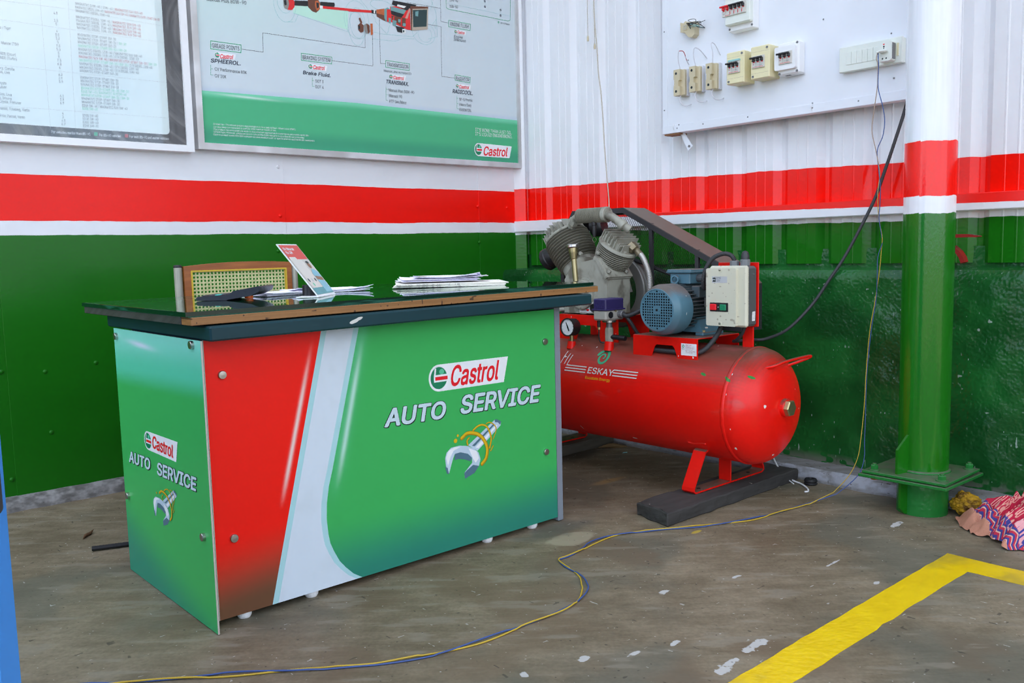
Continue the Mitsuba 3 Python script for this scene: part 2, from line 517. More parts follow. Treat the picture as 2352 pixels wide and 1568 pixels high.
mat('aluminium', lambda p, n, uv: mix((0.52, 0.51, 0.50), (0.74, 0.74, 0.75), smoothstep(0.3, 0.7, fbm(p.x * 8, p.z * 8, p.y, 4))), 0.42, metal=0.55)
mat('aluminium_white', (0.80, 0.81, 0.82), 0.4, metal=0.1)
mat('black_plastic', (0.012, 0.012, 0.014), 0.4)
mat('black_rubber', (0.010, 0.010, 0.011), 0.6)
mat('white_plastic', (0.78, 0.79, 0.80), 0.35)
mat('cream_plastic', (0.74, 0.68, 0.42), 0.4)
mat('beige_plastic', (0.55, 0.48, 0.32), 0.4)
mat('clear_plastic', (0.62, 0.63, 0.68), 0.15)
mat('offwhite_plastic', (0.72, 0.76, 0.70), 0.35)
mat('paper_white', (0.74, 0.73, 0.82), 0.8)
mat('brass', (0.45, 0.38, 0.20), 0.35, metal=0.9)


def castrol_logo(parent, fr, q, w=0.0006, plate=True, rim=0.0):
    """white plate with rounded left end, green ball cut by a white and red bar, red italic lettering"""
    c, rx, ry, t0, t1, tt, tr, br = [np.array(a) for a in q]
    r = float(np.linalg.norm(ry - c))
    ru = float(abs(rx[0] - c[0]))
    d = (t1 - t0) / np.linalg.norm(t1 - t0)
    sl = (t1[1] - t0[1]) / (t1[0] - t0[0])
    R = 1.22 * r
    el = ellipse(c[0], c[1], max(ru, 0.8 * r) * 1.22, R, 40)
    P = unary_union([el, Polygon([(c[0], c[1] + R), tuple(tr), tuple(br), (c[0], c[1] - R)])])
    if plate:
        part(parent, 'logo_plate', fr.flat(P, w), 'ink_white')
    ball = ellipse(c[0], c[1], max(ru, 0.8 * r), r, 40)
    k = max(ru, 0.8 * r)
    part(parent, 'logo_ball', fr.flat(ball, w + 0.0003), 'ink_ball')
    part(parent, 'logo_glint', fr.flat(ellipse(c[0] + 0.35 * k, c[1] + 0.55 * r, 0.3 * k, 0.25 * r, 20), w + 0.0005), 'ink_balllight')
    bar = sbox(c[0] - 0.62 * k, c[1] - 0.36 * r, c[0] + 1.02 * k, c[1] + 0.30 * r)
    up = Polygon([(c[0] - 0.62 * k, c[1]), (c[0] - 0.42 * k, c[1]), (c[0] - 0.30 * k, c[1] + 0.9 * r), (c[0] - 0.5 * k, c[1] + 0.85 * r)])
    part(parent, 'logo_bar', fr.flat(unary_union([bar, up]), w + 0.0007), 'ink_white')
    part(parent, 'logo_stripe', fr.flat(sbox(c[0] - 0.45 * k, c[1] - 0.20 * r, c[0] + 1.04 * k, c[1] + 0.12 * r), w + 0.0009), 'ink_red')
    cap = float(tt[1] - t0[1])
    part(parent, 'logo_lettering', lettering(fr, 'Castrol', t0[0], t0[1], t1[0], t1[1], cap * 0.97, 'bi', w + 0.0009), 'ink_red')


def wrench_print(parent, fr, polys, oils, drops, w=0.0006):
    for i, (ink, q) in enumerate(polys):
        part(parent, 'wrench_print', fr.flat(Polygon(q).buffer(0), w + 0.00005 * i), {'dark': 'ink_steel'}.get(ink, 'ink_' + ink))
    for q, wd in oils:
        part(parent, 'oil_print', fr.flat(LineString(spline([(*a, 0) for a in q], 8)[:, :2]).buffer(wd / 2), w + 0.0008), 'ink_oildark')
        part(parent, 'oil_print', fr.flat(LineString(spline([(a[0] - wd * 0.12, a[1] + wd * 0.12, 0) for a in q], 8)[:, :2]).buffer(wd * 0.3), w + 0.0010), 'ink_oil')
    for a in drops:
        part(parent, 'oil_print', fr.flat(Point(a[0], a[1]).buffer(a[2]), w + 0.0010), 'ink_oil')

# ------------------------------------------------------------------ service counter
D_LOGO = [(1.4688, 0.5268), (1.498, 0.5272), (1.4701, 0.5584), (1.5067, 0.4995), (1.7004, 0.4986), (1.5089, 0.5572), (1.7319, 0.5633), (1.7125, 0.4868)]
D_TEXT = [('AUTO', 1.2808, 0.4157, 1.4934, 0.4112, 0.0458, 'bi', 'white'), ('SERVICE', 1.541, 0.4143, 1.8635, 0.4091, 0.0503, 'bi', 'white')]
S_LOGO = [(-2.3255, 0.4081), (-2.3021, 0.4079), (-2.3217, 0.4283), (-2.2943, 0.3951), (-2.1449, 0.3908), (-2.2884, 0.4275), (-2.1167, 0.4356), (-2.1336, 0.3825)]
S_TEXT = [('AUTO', -2.4861, 0.3263, -2.3164, 0.3307, 0.0292, 'bi', 'white'), ('SERVICE', -2.2716, 0.3282, -2.0102, 0.3326, 0.0318, 'bi', 'white')]
D_WRENCH = [('chrome', [(1.4814, 0.2909), (1.4875, 0.3074), (1.5043, 0.3193), (1.5356, 0.3205), (1.5652, 0.3143), (1.5875, 0.3036), (1.6061, 0.2884), (1.6131, 0.2674), (1.6066, 0.2473), (1.5886, 0.2295), (1.5522, 0.2184), (1.5503, 0.2367), (1.5803, 0.2612), (1.5808, 0.2762), (1.5662, 0.2908), (1.5385, 0.3001), (1.5182, 0.2992), (1.5103, 0.2858), (1.4941, 0.2444), (1.4869, 0.2458)]), ('chrome', [(1.5672, 0.3161), (1.6717, 0.3767), (1.6973, 0.3683), (1.6949, 0.3563), (1.6025, 0.2935)]), ('steel', [(1.5182, 0.2992), (1.5385, 0.3001), (1.5662, 0.2908), (1.5808, 0.2762), (1.5748, 0.2667), (1.5525, 0.2767), (1.5304, 0.2822), (1.5156, 0.2804)]), ('steel', [(1.5522, 0.2184), (1.5503, 0.2367), (1.5838, 0.2545), (1.6066, 0.2473), (1.5886, 0.2295)]), ('steel', [(1.4805, 0.2676), (1.4894, 0.263), (1.4941, 0.2444), (1.4869, 0.2458)]), ('white', [(1.4851, 0.2932), (1.4949, 0.312), (1.5171, 0.3186), (1.5391, 0.3163), (1.513, 0.3089), (1.5015, 0.2932), (1.4914, 0.2685)]), ('white', [(1.5687, 0.3068), (1.5986, 0.2942), (1.6074, 0.2715), (1.5935, 0.2588), (1.5845, 0.2725)]), ('dark', [(1.5821, 0.3121), (1.6653, 0.3639), (1.6711, 0.3615), (1.5915, 0.309)]), ('white', [(1.5952, 0.3053), (1.6771, 0.3606), (1.683, 0.3582), (1.6065, 0.3004)]), ('steel', [(1.6717, 0.3767), (1.6796, 0.377), (1.6973, 0.3683), (1.6929, 0.3582), (1.6852, 0.367), (1.6734, 0.3688)])]
D_OIL = [([(1.6638, 0.3198), (1.6765, 0.3453), (1.6692, 0.3618), (1.6518, 0.372), (1.6381, 0.3701)], 0.0034), ([(1.6491, 0.2947), (1.656, 0.3241), (1.6434, 0.3566), (1.6244, 0.3686), (1.6051, 0.367), (1.5876, 0.3577)], 0.0062), ([(1.6183, 0.2513), (1.6344, 0.2667), (1.6394, 0.2963), (1.6248, 0.3261), (1.6005, 0.3451), (1.5666, 0.352), (1.5438, 0.3408)], 0.0117), ([(1.5653, 0.3179), (1.5639, 0.3301), (1.5717, 0.3377)], 0.0055), ([(1.6527, 0.2849), (1.663, 0.2985)], 0.0041)]
D_DROPS = [(1.5207, 0.3371, 0.0065), (1.5294, 0.3511, 0.004)]
S_WRENCH = [('chrome', [(-2.3176, 0.2417), (-2.3131, 0.2538), (-2.2987, 0.2628), (-2.2712, 0.2649), (-2.2457, 0.2617), (-2.2265, 0.2553), (-2.2107, 0.2458), (-2.2039, 0.2322), (-2.2079, 0.2185), (-2.2213, 0.2054), (-2.2508, 0.1954), (-2.2535, 0.2078), (-2.23, 0.2263), (-2.2305, 0.2364), (-2.2434, 0.2457), (-2.2674, 0.2508), (-2.2851, 0.2493), (-2.2912, 0.2395), (-2.3031, 0.2094), (-2.3097, 0.2099)]), ('chrome', [(-2.2441, 0.263), (-2.1648, 0.3058), (-2.1453, 0.3007), (-2.1464, 0.2931), (-2.2139, 0.2491)]), ('steel', [(-2.2851, 0.2493), (-2.2674, 0.2508), (-2.2434, 0.2457), (-2.2305, 0.2364), (-2.2348, 0.2298), (-2.254, 0.2354), (-2.2733, 0.238), (-2.2861, 0.236)]), ('steel', [(-2.2508, 0.1954), (-2.2535, 0.2078), (-2.2267, 0.222), (-2.2079, 0.2185), (-2.2213, 0.2054)]), ('steel', [(-2.3169, 0.225), (-2.3085, 0.2223), (-2.3031, 0.2094), (-2.3097, 0.2099)]), ('white', [(-2.3143, 0.2435), (-2.3067, 0.2573), (-2.2873, 0.2628), (-2.268, 0.2621), (-2.2902, 0.2559), (-2.2996, 0.2443), (-2.307, 0.2263)]), ('white', [(-2.2423, 0.2567), (-2.217, 0.2494), (-2.2086, 0.2346), (-2.2191, 0.2254), (-2.2272, 0.2342)]), ('dark', [(-2.2315, 0.2608), (-2.1689, 0.2974), (-2.1644, 0.2959), (-2.2237, 0.259)]), ('white', [(-2.2204, 0.2567), (-2.1598, 0.2955), (-2.1553, 0.294), (-2.211, 0.2539)]), ('steel', [(-2.1648, 0.3058), (-2.1589, 0.3061), (-2.1453, 0.3007), (-2.148, 0.2942), (-2.1542, 0.2997), (-2.1631, 0.3007)])]
S_OIL = [([(-2.1677, 0.2687), (-2.1594, 0.2856), (-2.1659, 0.2961), (-2.1796, 0.3025), (-2.1902, 0.301)], 0.0018), ([(-2.1773, 0.2518), (-2.1737, 0.2713), (-2.1852, 0.2922), (-2.2007, 0.2998), (-2.216, 0.2984), (-2.2297, 0.2918)], 0.0032), ([(-2.1988, 0.2218), (-2.1871, 0.2328), (-2.185, 0.2525), (-2.198, 0.2716), (-2.2185, 0.2837), (-2.2468, 0.2875), (-2.2654, 0.2792)], 0.0061), ([(-2.2457, 0.2641), (-2.2477, 0.2724), (-2.2417, 0.2779)], 0.0029), ([(-2.174, 0.2456), (-2.167, 0.2548)], 0.0022)]
S_DROPS = [(-2.2852, 0.276, 0.003)]


def pw(x, xs, ys):
    """piecewise linear function"""
    out = mi.Float(ys[0])
    for i in range(len(xs) - 1):
        t = dr.clip((x - xs[i]) / (xs[i + 1] - xs[i]), 0, 1)
        out = out + t * (ys[i + 1] - ys[i])
    return out


PG = (0.046, 0.42, 0.100)


def front_print(p, n, uv):
    x, z = p.x, p.z
    xl = 0.9316 + 0.2536 * (z - 0.017)
    xr = pw(z, [0.0168, 0.035, 0.0583, 0.080, 0.109, 0.134, 0.1596, 0.20, 0.2426, 0.285, 0.3262, 0.70], [1.1943, 1.166, 1.1436, 1.126, 1.1111, 1.101, 1.0965, 1.0935, 1.0962, 1.104, 1.1165, 1.2163])
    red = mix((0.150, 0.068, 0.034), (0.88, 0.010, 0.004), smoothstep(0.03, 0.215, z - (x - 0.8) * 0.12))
    h = 1.0754 + (z - 0.6646) * 0.2617 - x
    tap = smoothstep(0.25, 0.36, z) * smoothstep(0.68, 0.50, z)
    red = mix(red, (0.80, 0.72, 0.66), dr.exp(-dr.square(h / 0.0055)) * tap * 0.85)
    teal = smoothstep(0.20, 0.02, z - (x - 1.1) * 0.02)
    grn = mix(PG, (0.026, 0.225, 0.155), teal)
    h = 1.2199 + (z - 0.6469) * 0.2478 - x
    tap = smoothstep(0.26, 0.40, z) * smoothstep(0.68, 0.52, z)
    grn = mix(grn, (0.62, 0.78, 0.74), dr.exp(-dr.square(h / 0.007)) * tap * 0.9)
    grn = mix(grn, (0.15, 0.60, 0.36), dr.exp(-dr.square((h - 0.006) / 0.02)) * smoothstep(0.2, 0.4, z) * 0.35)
    band = mix((0.64, 0.72, 0.79), (0.55, 0.62, 0.66), smoothstep(0.5, 0.9, fbm(x * 20, z * 12, 1.0, 3)) * 0.4)
    edge = (0.40, 0.66, 0.68)
    inl, inr = smoothstep(0.0158, 0.0164, x - xl), smoothstep(0.0158, 0.0164, xr - x)
    band = mix(edge, band, inl * inr)
    c = mix(red, band, smoothstep(-0.0006, 0.0006, x - xl))
    return mix(c, grn, smoothstep(-0.0006, 0.0006, x - xr))


def side_print(p, n, uv):
    y, z = p.y, p.z
    c = mix(PG, (0.10, 0.57, 0.36), smoothstep(0.54, 0.60, z + (y - 2.25) * 0.03))
    c = mix(c, (0.225, 0.68, 0.55), smoothstep(0.60, 0.69, z + (y - 2.25) * 0.03))
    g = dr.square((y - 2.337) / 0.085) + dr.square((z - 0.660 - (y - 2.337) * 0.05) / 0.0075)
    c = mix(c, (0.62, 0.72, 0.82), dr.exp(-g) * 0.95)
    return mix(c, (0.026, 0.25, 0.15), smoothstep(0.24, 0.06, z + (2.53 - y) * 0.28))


def band_col(p, n, uv):
    a = fbm(p.x * 7, p.y * 7, p.z * 9, 4)
    c = mix((0.005, 0.032, 0.042), (0.008, 0.044, 0.054), a)
    c = mix(c, (0.06, 0.115, 0.125), smoothstep(0.55, 0.72, fbm(p.x * 5, p.z * 25, 3.0, 4)) * smoothstep(0.72, 0.70, p.z) * 0.5)
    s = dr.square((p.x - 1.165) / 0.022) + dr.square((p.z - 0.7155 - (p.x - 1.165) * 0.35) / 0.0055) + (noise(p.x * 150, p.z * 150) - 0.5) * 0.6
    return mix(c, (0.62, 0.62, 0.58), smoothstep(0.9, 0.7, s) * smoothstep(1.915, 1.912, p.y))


def lip_col(p, n, uv):
    a = fbm(p.x * 3, p.y * 60, p.z * 220, 4)
    c = mix((0.20, 0.085, 0.024), (0.38, 0.18, 0.058), a)
    return mix(c, (0.08, 0.035, 0.012), smoothstep(0.90, 0.94, noise(p.x * 90, p.z * 110, 2.0)))


def laminate_col(p, n, uv):
    a = fbm(p.y * 40 + p.z * 90, p.z * 30, p.x * 5, 4)
    return mix((0.026, 0.025, 0.026), (0.075, 0.073, 0.073), a)


mat('counter_front_print', front_print, 0.34, spec=0.25)
mat('counter_side_print', side_print, 0.34, spec=0.25)
mat('counter_band', band_col, 0.42, spec=0.3)
mat('wood_lip', lip_col, 0.5)
mat('laminate_black', laminate_col, 0.45)
mat('laminate_top', (0.012, 0.050, 0.032), 0.5)
mat('panel_edge', (0.50, 0.46, 0.40), 0.6)
mat('counter_grey', (0.20, 0.23, 0.27), 0.45)
mat('carcass_dark', (0.012, 0.013, 0.016), 0.6)
scene['mat_table_glass'] = {'type': 'dielectric', 'int_ior': 1.5, 'specular_transmittance': {'type': 'rgb', 'value': [0.62, 0.90, 0.76]}}

SL = 0.0092


def tilt(m):
    m = m.copy() if hasattr(m, 'copy') else m
    v = np.array(m.vertices)
    v[:, 2] += SL * (v[:, 0] - 0.80)
    return tm(v, m.faces)


ct = thing('service_counter', 'green and red printed reception counter with dark glass top standing on small white feet', 'counter')
fp = part(ct, 'front_panel', bx(0.7965, 1.930, 1.976, 1.980, 0.018, 0.694), 'counter_front_print', label='front panel printed red, white and green')
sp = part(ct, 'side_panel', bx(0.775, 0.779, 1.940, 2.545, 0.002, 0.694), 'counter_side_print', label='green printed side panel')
part(sp, 'panel_edge', bx(0.7752, 0.7792, 1.9385, 1.940, 0.002, 0.694), 'panel_edge')
part(fp, 'panel_edge', bx(0.795, 0.7965, 1.9758, 1.9802, 0.018, 0.694), 'panel_edge')
part(ct, 'end_panel', rbox(1.936, 1.960, 1.978, 2.545, 0.002, 0.704, 0.003), 'counter_grey', label='grey end panel')
part(ct, 'carcass', bx(0.785, 1.93, 1.990, 2.44, 0.05, 0.693), 'carcass_dark')
fr = FRONT(1.976)
castrol_logo(fp, fr, D_LOGO)
for t in D_TEXT:
    part(fp, 'lettering_shadow', [lettering(fr, *t[:6], 'bi', 0.0006 + 0.00008 * i, a, b) for i, (a, b) in enumerate(((-0.0026, -0.0014), (0.0026, 0.0016), (-0.0018, 0.0018), (0.0026, -0.0020), (0.0034, -0.0034), (0.0020, -0.0030), (-0.0010, -0.0024)))], 'ink_black')
    part(fp, 'lettering', [lettering(fr, *t[:6], 'bi', 0.0016, a, b) for a, b in ((0, 0), (0.0013, 0), (-0.0013, 0), (0, 0.0008), (0, -0.0008))], 'ink_pale')
wrench_print(fp, fr, D_WRENCH, D_OIL, D_DROPS)
fs = LEFTF(0.775)
castrol_logo(sp, fs, S_LOGO)
for t in S_TEXT:
    part(sp, 'lettering_shadow', [lettering(fs, *t[:6], 'bi', 0.0006 + 0.00008 * i, a, b) for i, (a, b) in enumerate(((-0.0020, -0.0010), (0.0020, 0.0012), (-0.0014, 0.0012), (0.0020, -0.0014), (0.0026, -0.0026), (0.0012, -0.0022)))], 'ink_black')
    part(sp, 'lettering', [lettering(fs, *t[:6], 'bi', 0.0015, a, b) for a, b in ((0, 0), (0.0012, 0), (-0.0012, 0), (0, 0.0006), (0, -0.0006))], 'ink_pale')
wrench_print(sp, fs, S_WRENCH, S_OIL, S_DROPS)
stud = [(0, 0.0), (0.0102, 0.0), (0.0102, 0.0055), (0.0092, 0.0068), (0, 0.0072)]
for x, z in ((0.8358, 0.6073), (0.8419, 0.2108), (1.8861, 0.5948), (1.882, 0.2422)):
    part(fp, 'stud', lathe(stud, (x, 1.976, z), (0, -1, 0), 24), 'chrome_steel', smooth=30)
for u, z in ((-2.5193, 0.6728), (-1.985, 0.6829), (-1.9857, 0.2277), (-2.5127, 0.2236)):
    part(sp, 'stud', lathe([(r * 0.95, h * 1.2) for r, h in stud], (0.775, -u, z), (-1, 0, 0), 24), 'chrome_steel', smooth=30)
for x in (0.868, 1.052, 1.649, 1.837):
    for y in (2.000, 2.43):
        part(ct, 'foot', lathe([(0, 0.0), (0.0145, 0.0), (0.0178, 0.006), (0.0185, 0.014), (0.0185, 0.05), (0, 0.05)], (x, y, 0.0), (0, 0, 1), 20), 'white_plastic', smooth=40)
part(ct, 'top_frame', tilt(rbox(0.786, 2.035, 1.908, 2.632, 0.6935, 0.7275, 0.004)), 'counter_band', label='dark teal painted band under the top')
tb = part(ct, 'tabletop', tilt(rbox(0.752, 2.086, 1.990, 2.722, 0.731, 0.7492, 0.0015)), 'laminate_black')
part(tb, 'wood_lipping', tilt(rbox(0.754, 2.089, 1.932, 1.989, 0.731, 0.7492, 0.001)), 'wood_lip', label='brown wooden front edge strip')
part(tb, 'laminate', tilt(bx(0.753, 2.088, 1.934, 2.721, 0.7492, 0.7502)), 'laminate_top')
part(ct, 'glass_top', tilt(rbox(0.748, 2.080, 1.945, 2.722, 0.7512, 0.7615, 0.0015)), 'table_glass', label='green tinted glass sheet')
mat('glass_edge_green', lambda p, n, uv: mix((0.003, 0.020, 0.013), (0.020, 0.10, 0.070), smoothstep(0.55, 0.8, fbm(p.x * 9 + p.y * 9, p.z * 120, 2.0, 3))), 0.12)
for x0, x1, y0, y1 in ((0.7472, 2.0808, 1.9440, 1.9452), (0.7472, 2.0808, 2.7218, 2.7230), (0.7470, 0.7482, 1.9440, 2.7230), (2.0798, 2.0810, 1.9440, 2.7230)):
    part(ct + '__glass_top', 'edge', tilt(bx(x0, x1, y0, y1, 0.7514, 0.7613)), 'glass_edge_green')
TOP = lambda x: 0.7617 + SL * (x - 0.80)

# ------------------------------------------------------------------ framed posters on the back wall
P2_TEXT = [('Manual Plus 80W-90', 1.4894, 1.8933, 1.6558, 1.9054, 0.0139, 'c', 'dark'), ('GREASE POINTS', 1.5009, 1.7153, 1.6152, 1.7174, 0.0164, 'c', 'dark'), ('SPHEEROL.', 1.4912, 1.6571, 1.6204, 1.6597, 0.0149, 'bi', 'navy'), ('CV Performance 80K', 1.5066, 1.6267, 1.6422, 1.6276, 0.0125, 'c', 'dark'), ('CV 30K', 1.5054, 1.6004, 1.5528, 1.6005, 0.0126, 'c', 'dark'), ('BRAKING SYSTEM', 1.8995, 1.7192, 2.0345, 1.7231, 0.0168, 'c', 'dark'), ('Brake Fluid.', 1.8976, 1.6572, 2.0347, 1.6585, 0.0143, 'bi', 'navy'), ('DOT 3', 1.957, 1.628, 1.9951, 1.629, 0.0127, 'c', 'dark'), ('DOT 4', 1.9557, 1.6037, 1.9948, 1.6043, 0.0128, 'c', 'dark'), ('Disclaimer : The above graphic representation is for a typical Rear-Wheel Drive (RWD)', 1.4878, 1.4127, 1.8487, 1.4167, 0.0071, 'r', 'white'), ('car and does not represent a specific OEM make or model of car.', 1.4872, 1.4017, 1.7593, 1.4061, 0.0071, 'r', 'white'), ('The product recommendations made on this sheet are appropriate in many makes and models within this', 1.4866, 1.3918, 1.9118, 1.3953, 0.0071, 'r', 'white'), ('vehicle type. However, please be sure to consult the OEM manual to ensure that the recommended', 1.486, 1.3819, 1.8887, 1.3844, 0.0071, 'r', 'white'), ('Castrol product meets the OEM lubricant recommendations and / or specification for each particular component.', 1.4853, 1.3712, 1.9388, 1.3748, 0.0071, 'r', 'white'), ('15W-40', 2.7071, 2.0923, 2.7586, 2.0971, 0.0131, 'c', 'dark'), ('20W-50', 2.7059, 2.0629, 2.7574, 2.0675, 0.0131, 'c', 'dark'), ('BS-VI Ready', 3.0335, 2.036, 3.0941, 2.0372, 0.0077, 'r', 'dark'), ('ENGINE FLUSH', 2.708, 1.9775, 2.8226, 1.981, 0.0179, 'c', 'dark'), ('Engine', 2.7278, 1.9235, 2.7847, 1.9261, 0.0138, 'i', 'dark'), ('Shampoo', 2.7252, 1.9094, 2.8038, 1.9117, 0.0138, 'i', 'dark'), ('TRANSMISSION', 2.3308, 1.7415, 2.45, 1.743, 0.0171, 'c', 'dark'), ('(MANUAL AND AUTOMATIC)', 2.3113, 1.7143, 2.466, 1.7168, 0.0091, 'c', 'dark'), ('TRANSMAX.', 2.3204, 1.663, 2.4516, 1.6641, 0.0171, 'bi', 'navy'), ('Manual Plus 80W-90', 2.3359, 1.628, 2.4788, 1.63, 0.0136, 'c', 'dark'), ('Manual 90', 2.3354, 1.6033, 2.4079, 1.6037, 0.0137, 'c', 'dark'), ('ATF Dex/Merc', 2.3349, 1.5781, 2.4314, 1.5789, 0.0137, 'c', 'dark'), ('RADIATOR', 2.7338, 1.7229, 2.8158, 1.7237, 0.0171, 'c', 'dark'), ('RADICOOL.', 2.7085, 1.6585, 2.8406, 1.6602, 0.0181, 'bi', 'navy'), ('SF-O Premix', 2.7495, 1.6255, 2.8336, 1.6274, 0.0135, 'c', 'dark'), ('Heavy Duty', 2.75, 1.6014, 2.8263, 1.6018, 0.0135, 'c', 'dark'), ('ESSENTIAL', 2.749, 1.5755, 2.8253, 1.5767, 0.0135, 'c', 'dark'), ("IT'S MORE THAN JUST OIL.", 2.8471, 1.4844, 3.0933, 1.4849, 0.0165, 'c', 'white'), ("IT'S LIQUID ENGINEERING.", 2.8463, 1.4635, 3.0934, 1.4639, 0.0165, 'c', 'white')]
P2_LINES = [(0.0012, 'dark', [(1.6238, 1.7256), (1.7188, 1.7252), (1.7211, 1.8035), (2.217, 1.8086), (2.2196, 1.8869)]), (0.0012, 'dark', [(2.0418, 1.7309), (2.2534, 1.7328), (2.2585, 1.8778)]), (0.0012, 'dark', [(2.2992, 1.9721), (2.2948, 1.7497), (2.3233, 1.7506)]), (0.0012, 'dark', [(2.457, 2.046), (2.6515, 2.0505)]), (0.0012, 'dark', [(2.6524, 2.105), (2.6504, 1.9892), (2.6975, 1.9885)]), (0.0012, 'dark', [(2.5687, 1.9646), (2.6514, 1.9649), (2.6453, 1.7306), (2.7272, 1.7312)]), (0.0012, 'green', [(1.4906, 1.6462), (1.4882, 1.6082), (1.4985, 1.6082)]), (0.0012, 'green', [(1.4897, 1.6321), (1.4991, 1.6316)]), (0.0012, 'green', [(1.9416, 1.6487), (1.9396, 1.6105), (1.9502, 1.6103)]), (0.0012, 'green', [(1.9409, 1.6355), (1.9501, 1.6353)]), (0.0012, 'green', [(2.3204, 1.649), (2.3187, 1.5862), (2.3291, 1.5856)]), (0.0012, 'green', [(2.3199, 1.6369), (2.3308, 1.6365)]), (0.0012, 'green', [(2.3194, 1.6128), (2.3297, 1.6123)]), (0.0012, 'green', [(2.735, 1.6472), (2.734, 1.5855), (2.7437, 1.5847)]), (0.0012, 'green', [(2.7346, 1.6359), (2.7443, 1.6352)]), (0.0012, 'green', [(2.7343, 1.6107), (2.744, 1.61)]), (0.0018, 'green', [(2.6863, 2.1159), (2.6868, 2.0588), (2.6988, 2.0545), (3.0871, 2.0567), (3.1004, 2.0643), (3.1066, 2.187)]), (0.0008, 'teal', [(2.6876, 2.0808), (3.1018, 2.0839)]), (0.0022, 'green', [(1.4963, 1.7406), (1.6239, 1.7415), (1.6212, 1.7106), (1.4944, 1.7098), (1.4963, 1.7406)]), (0.0022, 'green', [(1.8947, 1.7436), (2.0426, 1.7455), (2.0401, 1.7161), (1.8931, 1.7143), (1.8947, 1.7436)]), (0.0022, 'green', [(2.6988, 2.0022), (2.834, 2.0035), (2.8314, 1.9727), (2.6975, 1.9717), (2.6988, 2.0022)]), (0.0022, 'green', [(2.324, 1.7666), (2.4574, 1.7667), (2.4547, 1.7359), (2.3226, 1.7356), (2.324, 1.7666)]), (0.0022, 'green', [(2.7278, 1.7472), (2.8237, 1.745), (2.8213, 1.7178), (2.7268, 1.721), (2.7278, 1.7472)])]
P2_CHECKS = [(2.9318, 2.1294, 0.0055, 'navy'), (2.9323, 2.1036, 0.0055, 'navy'), (3.0358, 2.1038, 0.0055, 'navy'), (3.0348, 2.0763, 0.0055, 'navy'), (3.0202, 2.0411, 0.005, 'green')]
P2_WHEELS = [(1.828, 1.9444, 0.0513, 0.082), (1.8282, 1.9485, 0.0349, 0.0492), (2.1773, 1.9241, 0.0632, 0.0828), (2.1819, 1.9118, 0.0394, 0.0655), (2.176, 1.8854, 0.0408, 0.0728), (2.5473, 1.9189, 0.066, 0.0515), (2.5536, 1.9147, 0.0395, 0.0361), (2.3141, 2.0088, 0.0611, 0.0222)]
P2_WIRES = [[(1.8651, 1.9055), (2.1333, 1.8658), (2.1231, 1.9674)], [(1.8281, 1.8621), (1.8725, 1.8705), (1.8881, 1.9009)], [(2.2591, 1.8534), (2.3802, 1.8592), (2.4308, 1.8797), (2.4879, 1.8851)], [(2.2665, 1.8839), (2.3263, 1.8825), (2.482, 1.8944), (2.5086, 1.9185)], [(2.3334, 2.0365), (2.2322, 2.0294)], [(2.5964, 2.0802), (2.6238, 2.0229), (2.628, 1.9148), (2.5724, 1.8968)], [(2.5912, 2.0332), (2.6059, 2.0715)], [(2.2748, 1.934), (2.3385, 1.8843), (2.3594, 1.9419)], [(2.6018, 1.9705), (2.6226, 1.9943), (2.6176, 1.9522), (2.6018, 1.9705)], [(2.2025, 2.0148), (2.2528, 1.9697), (2.281, 1.9399)]]
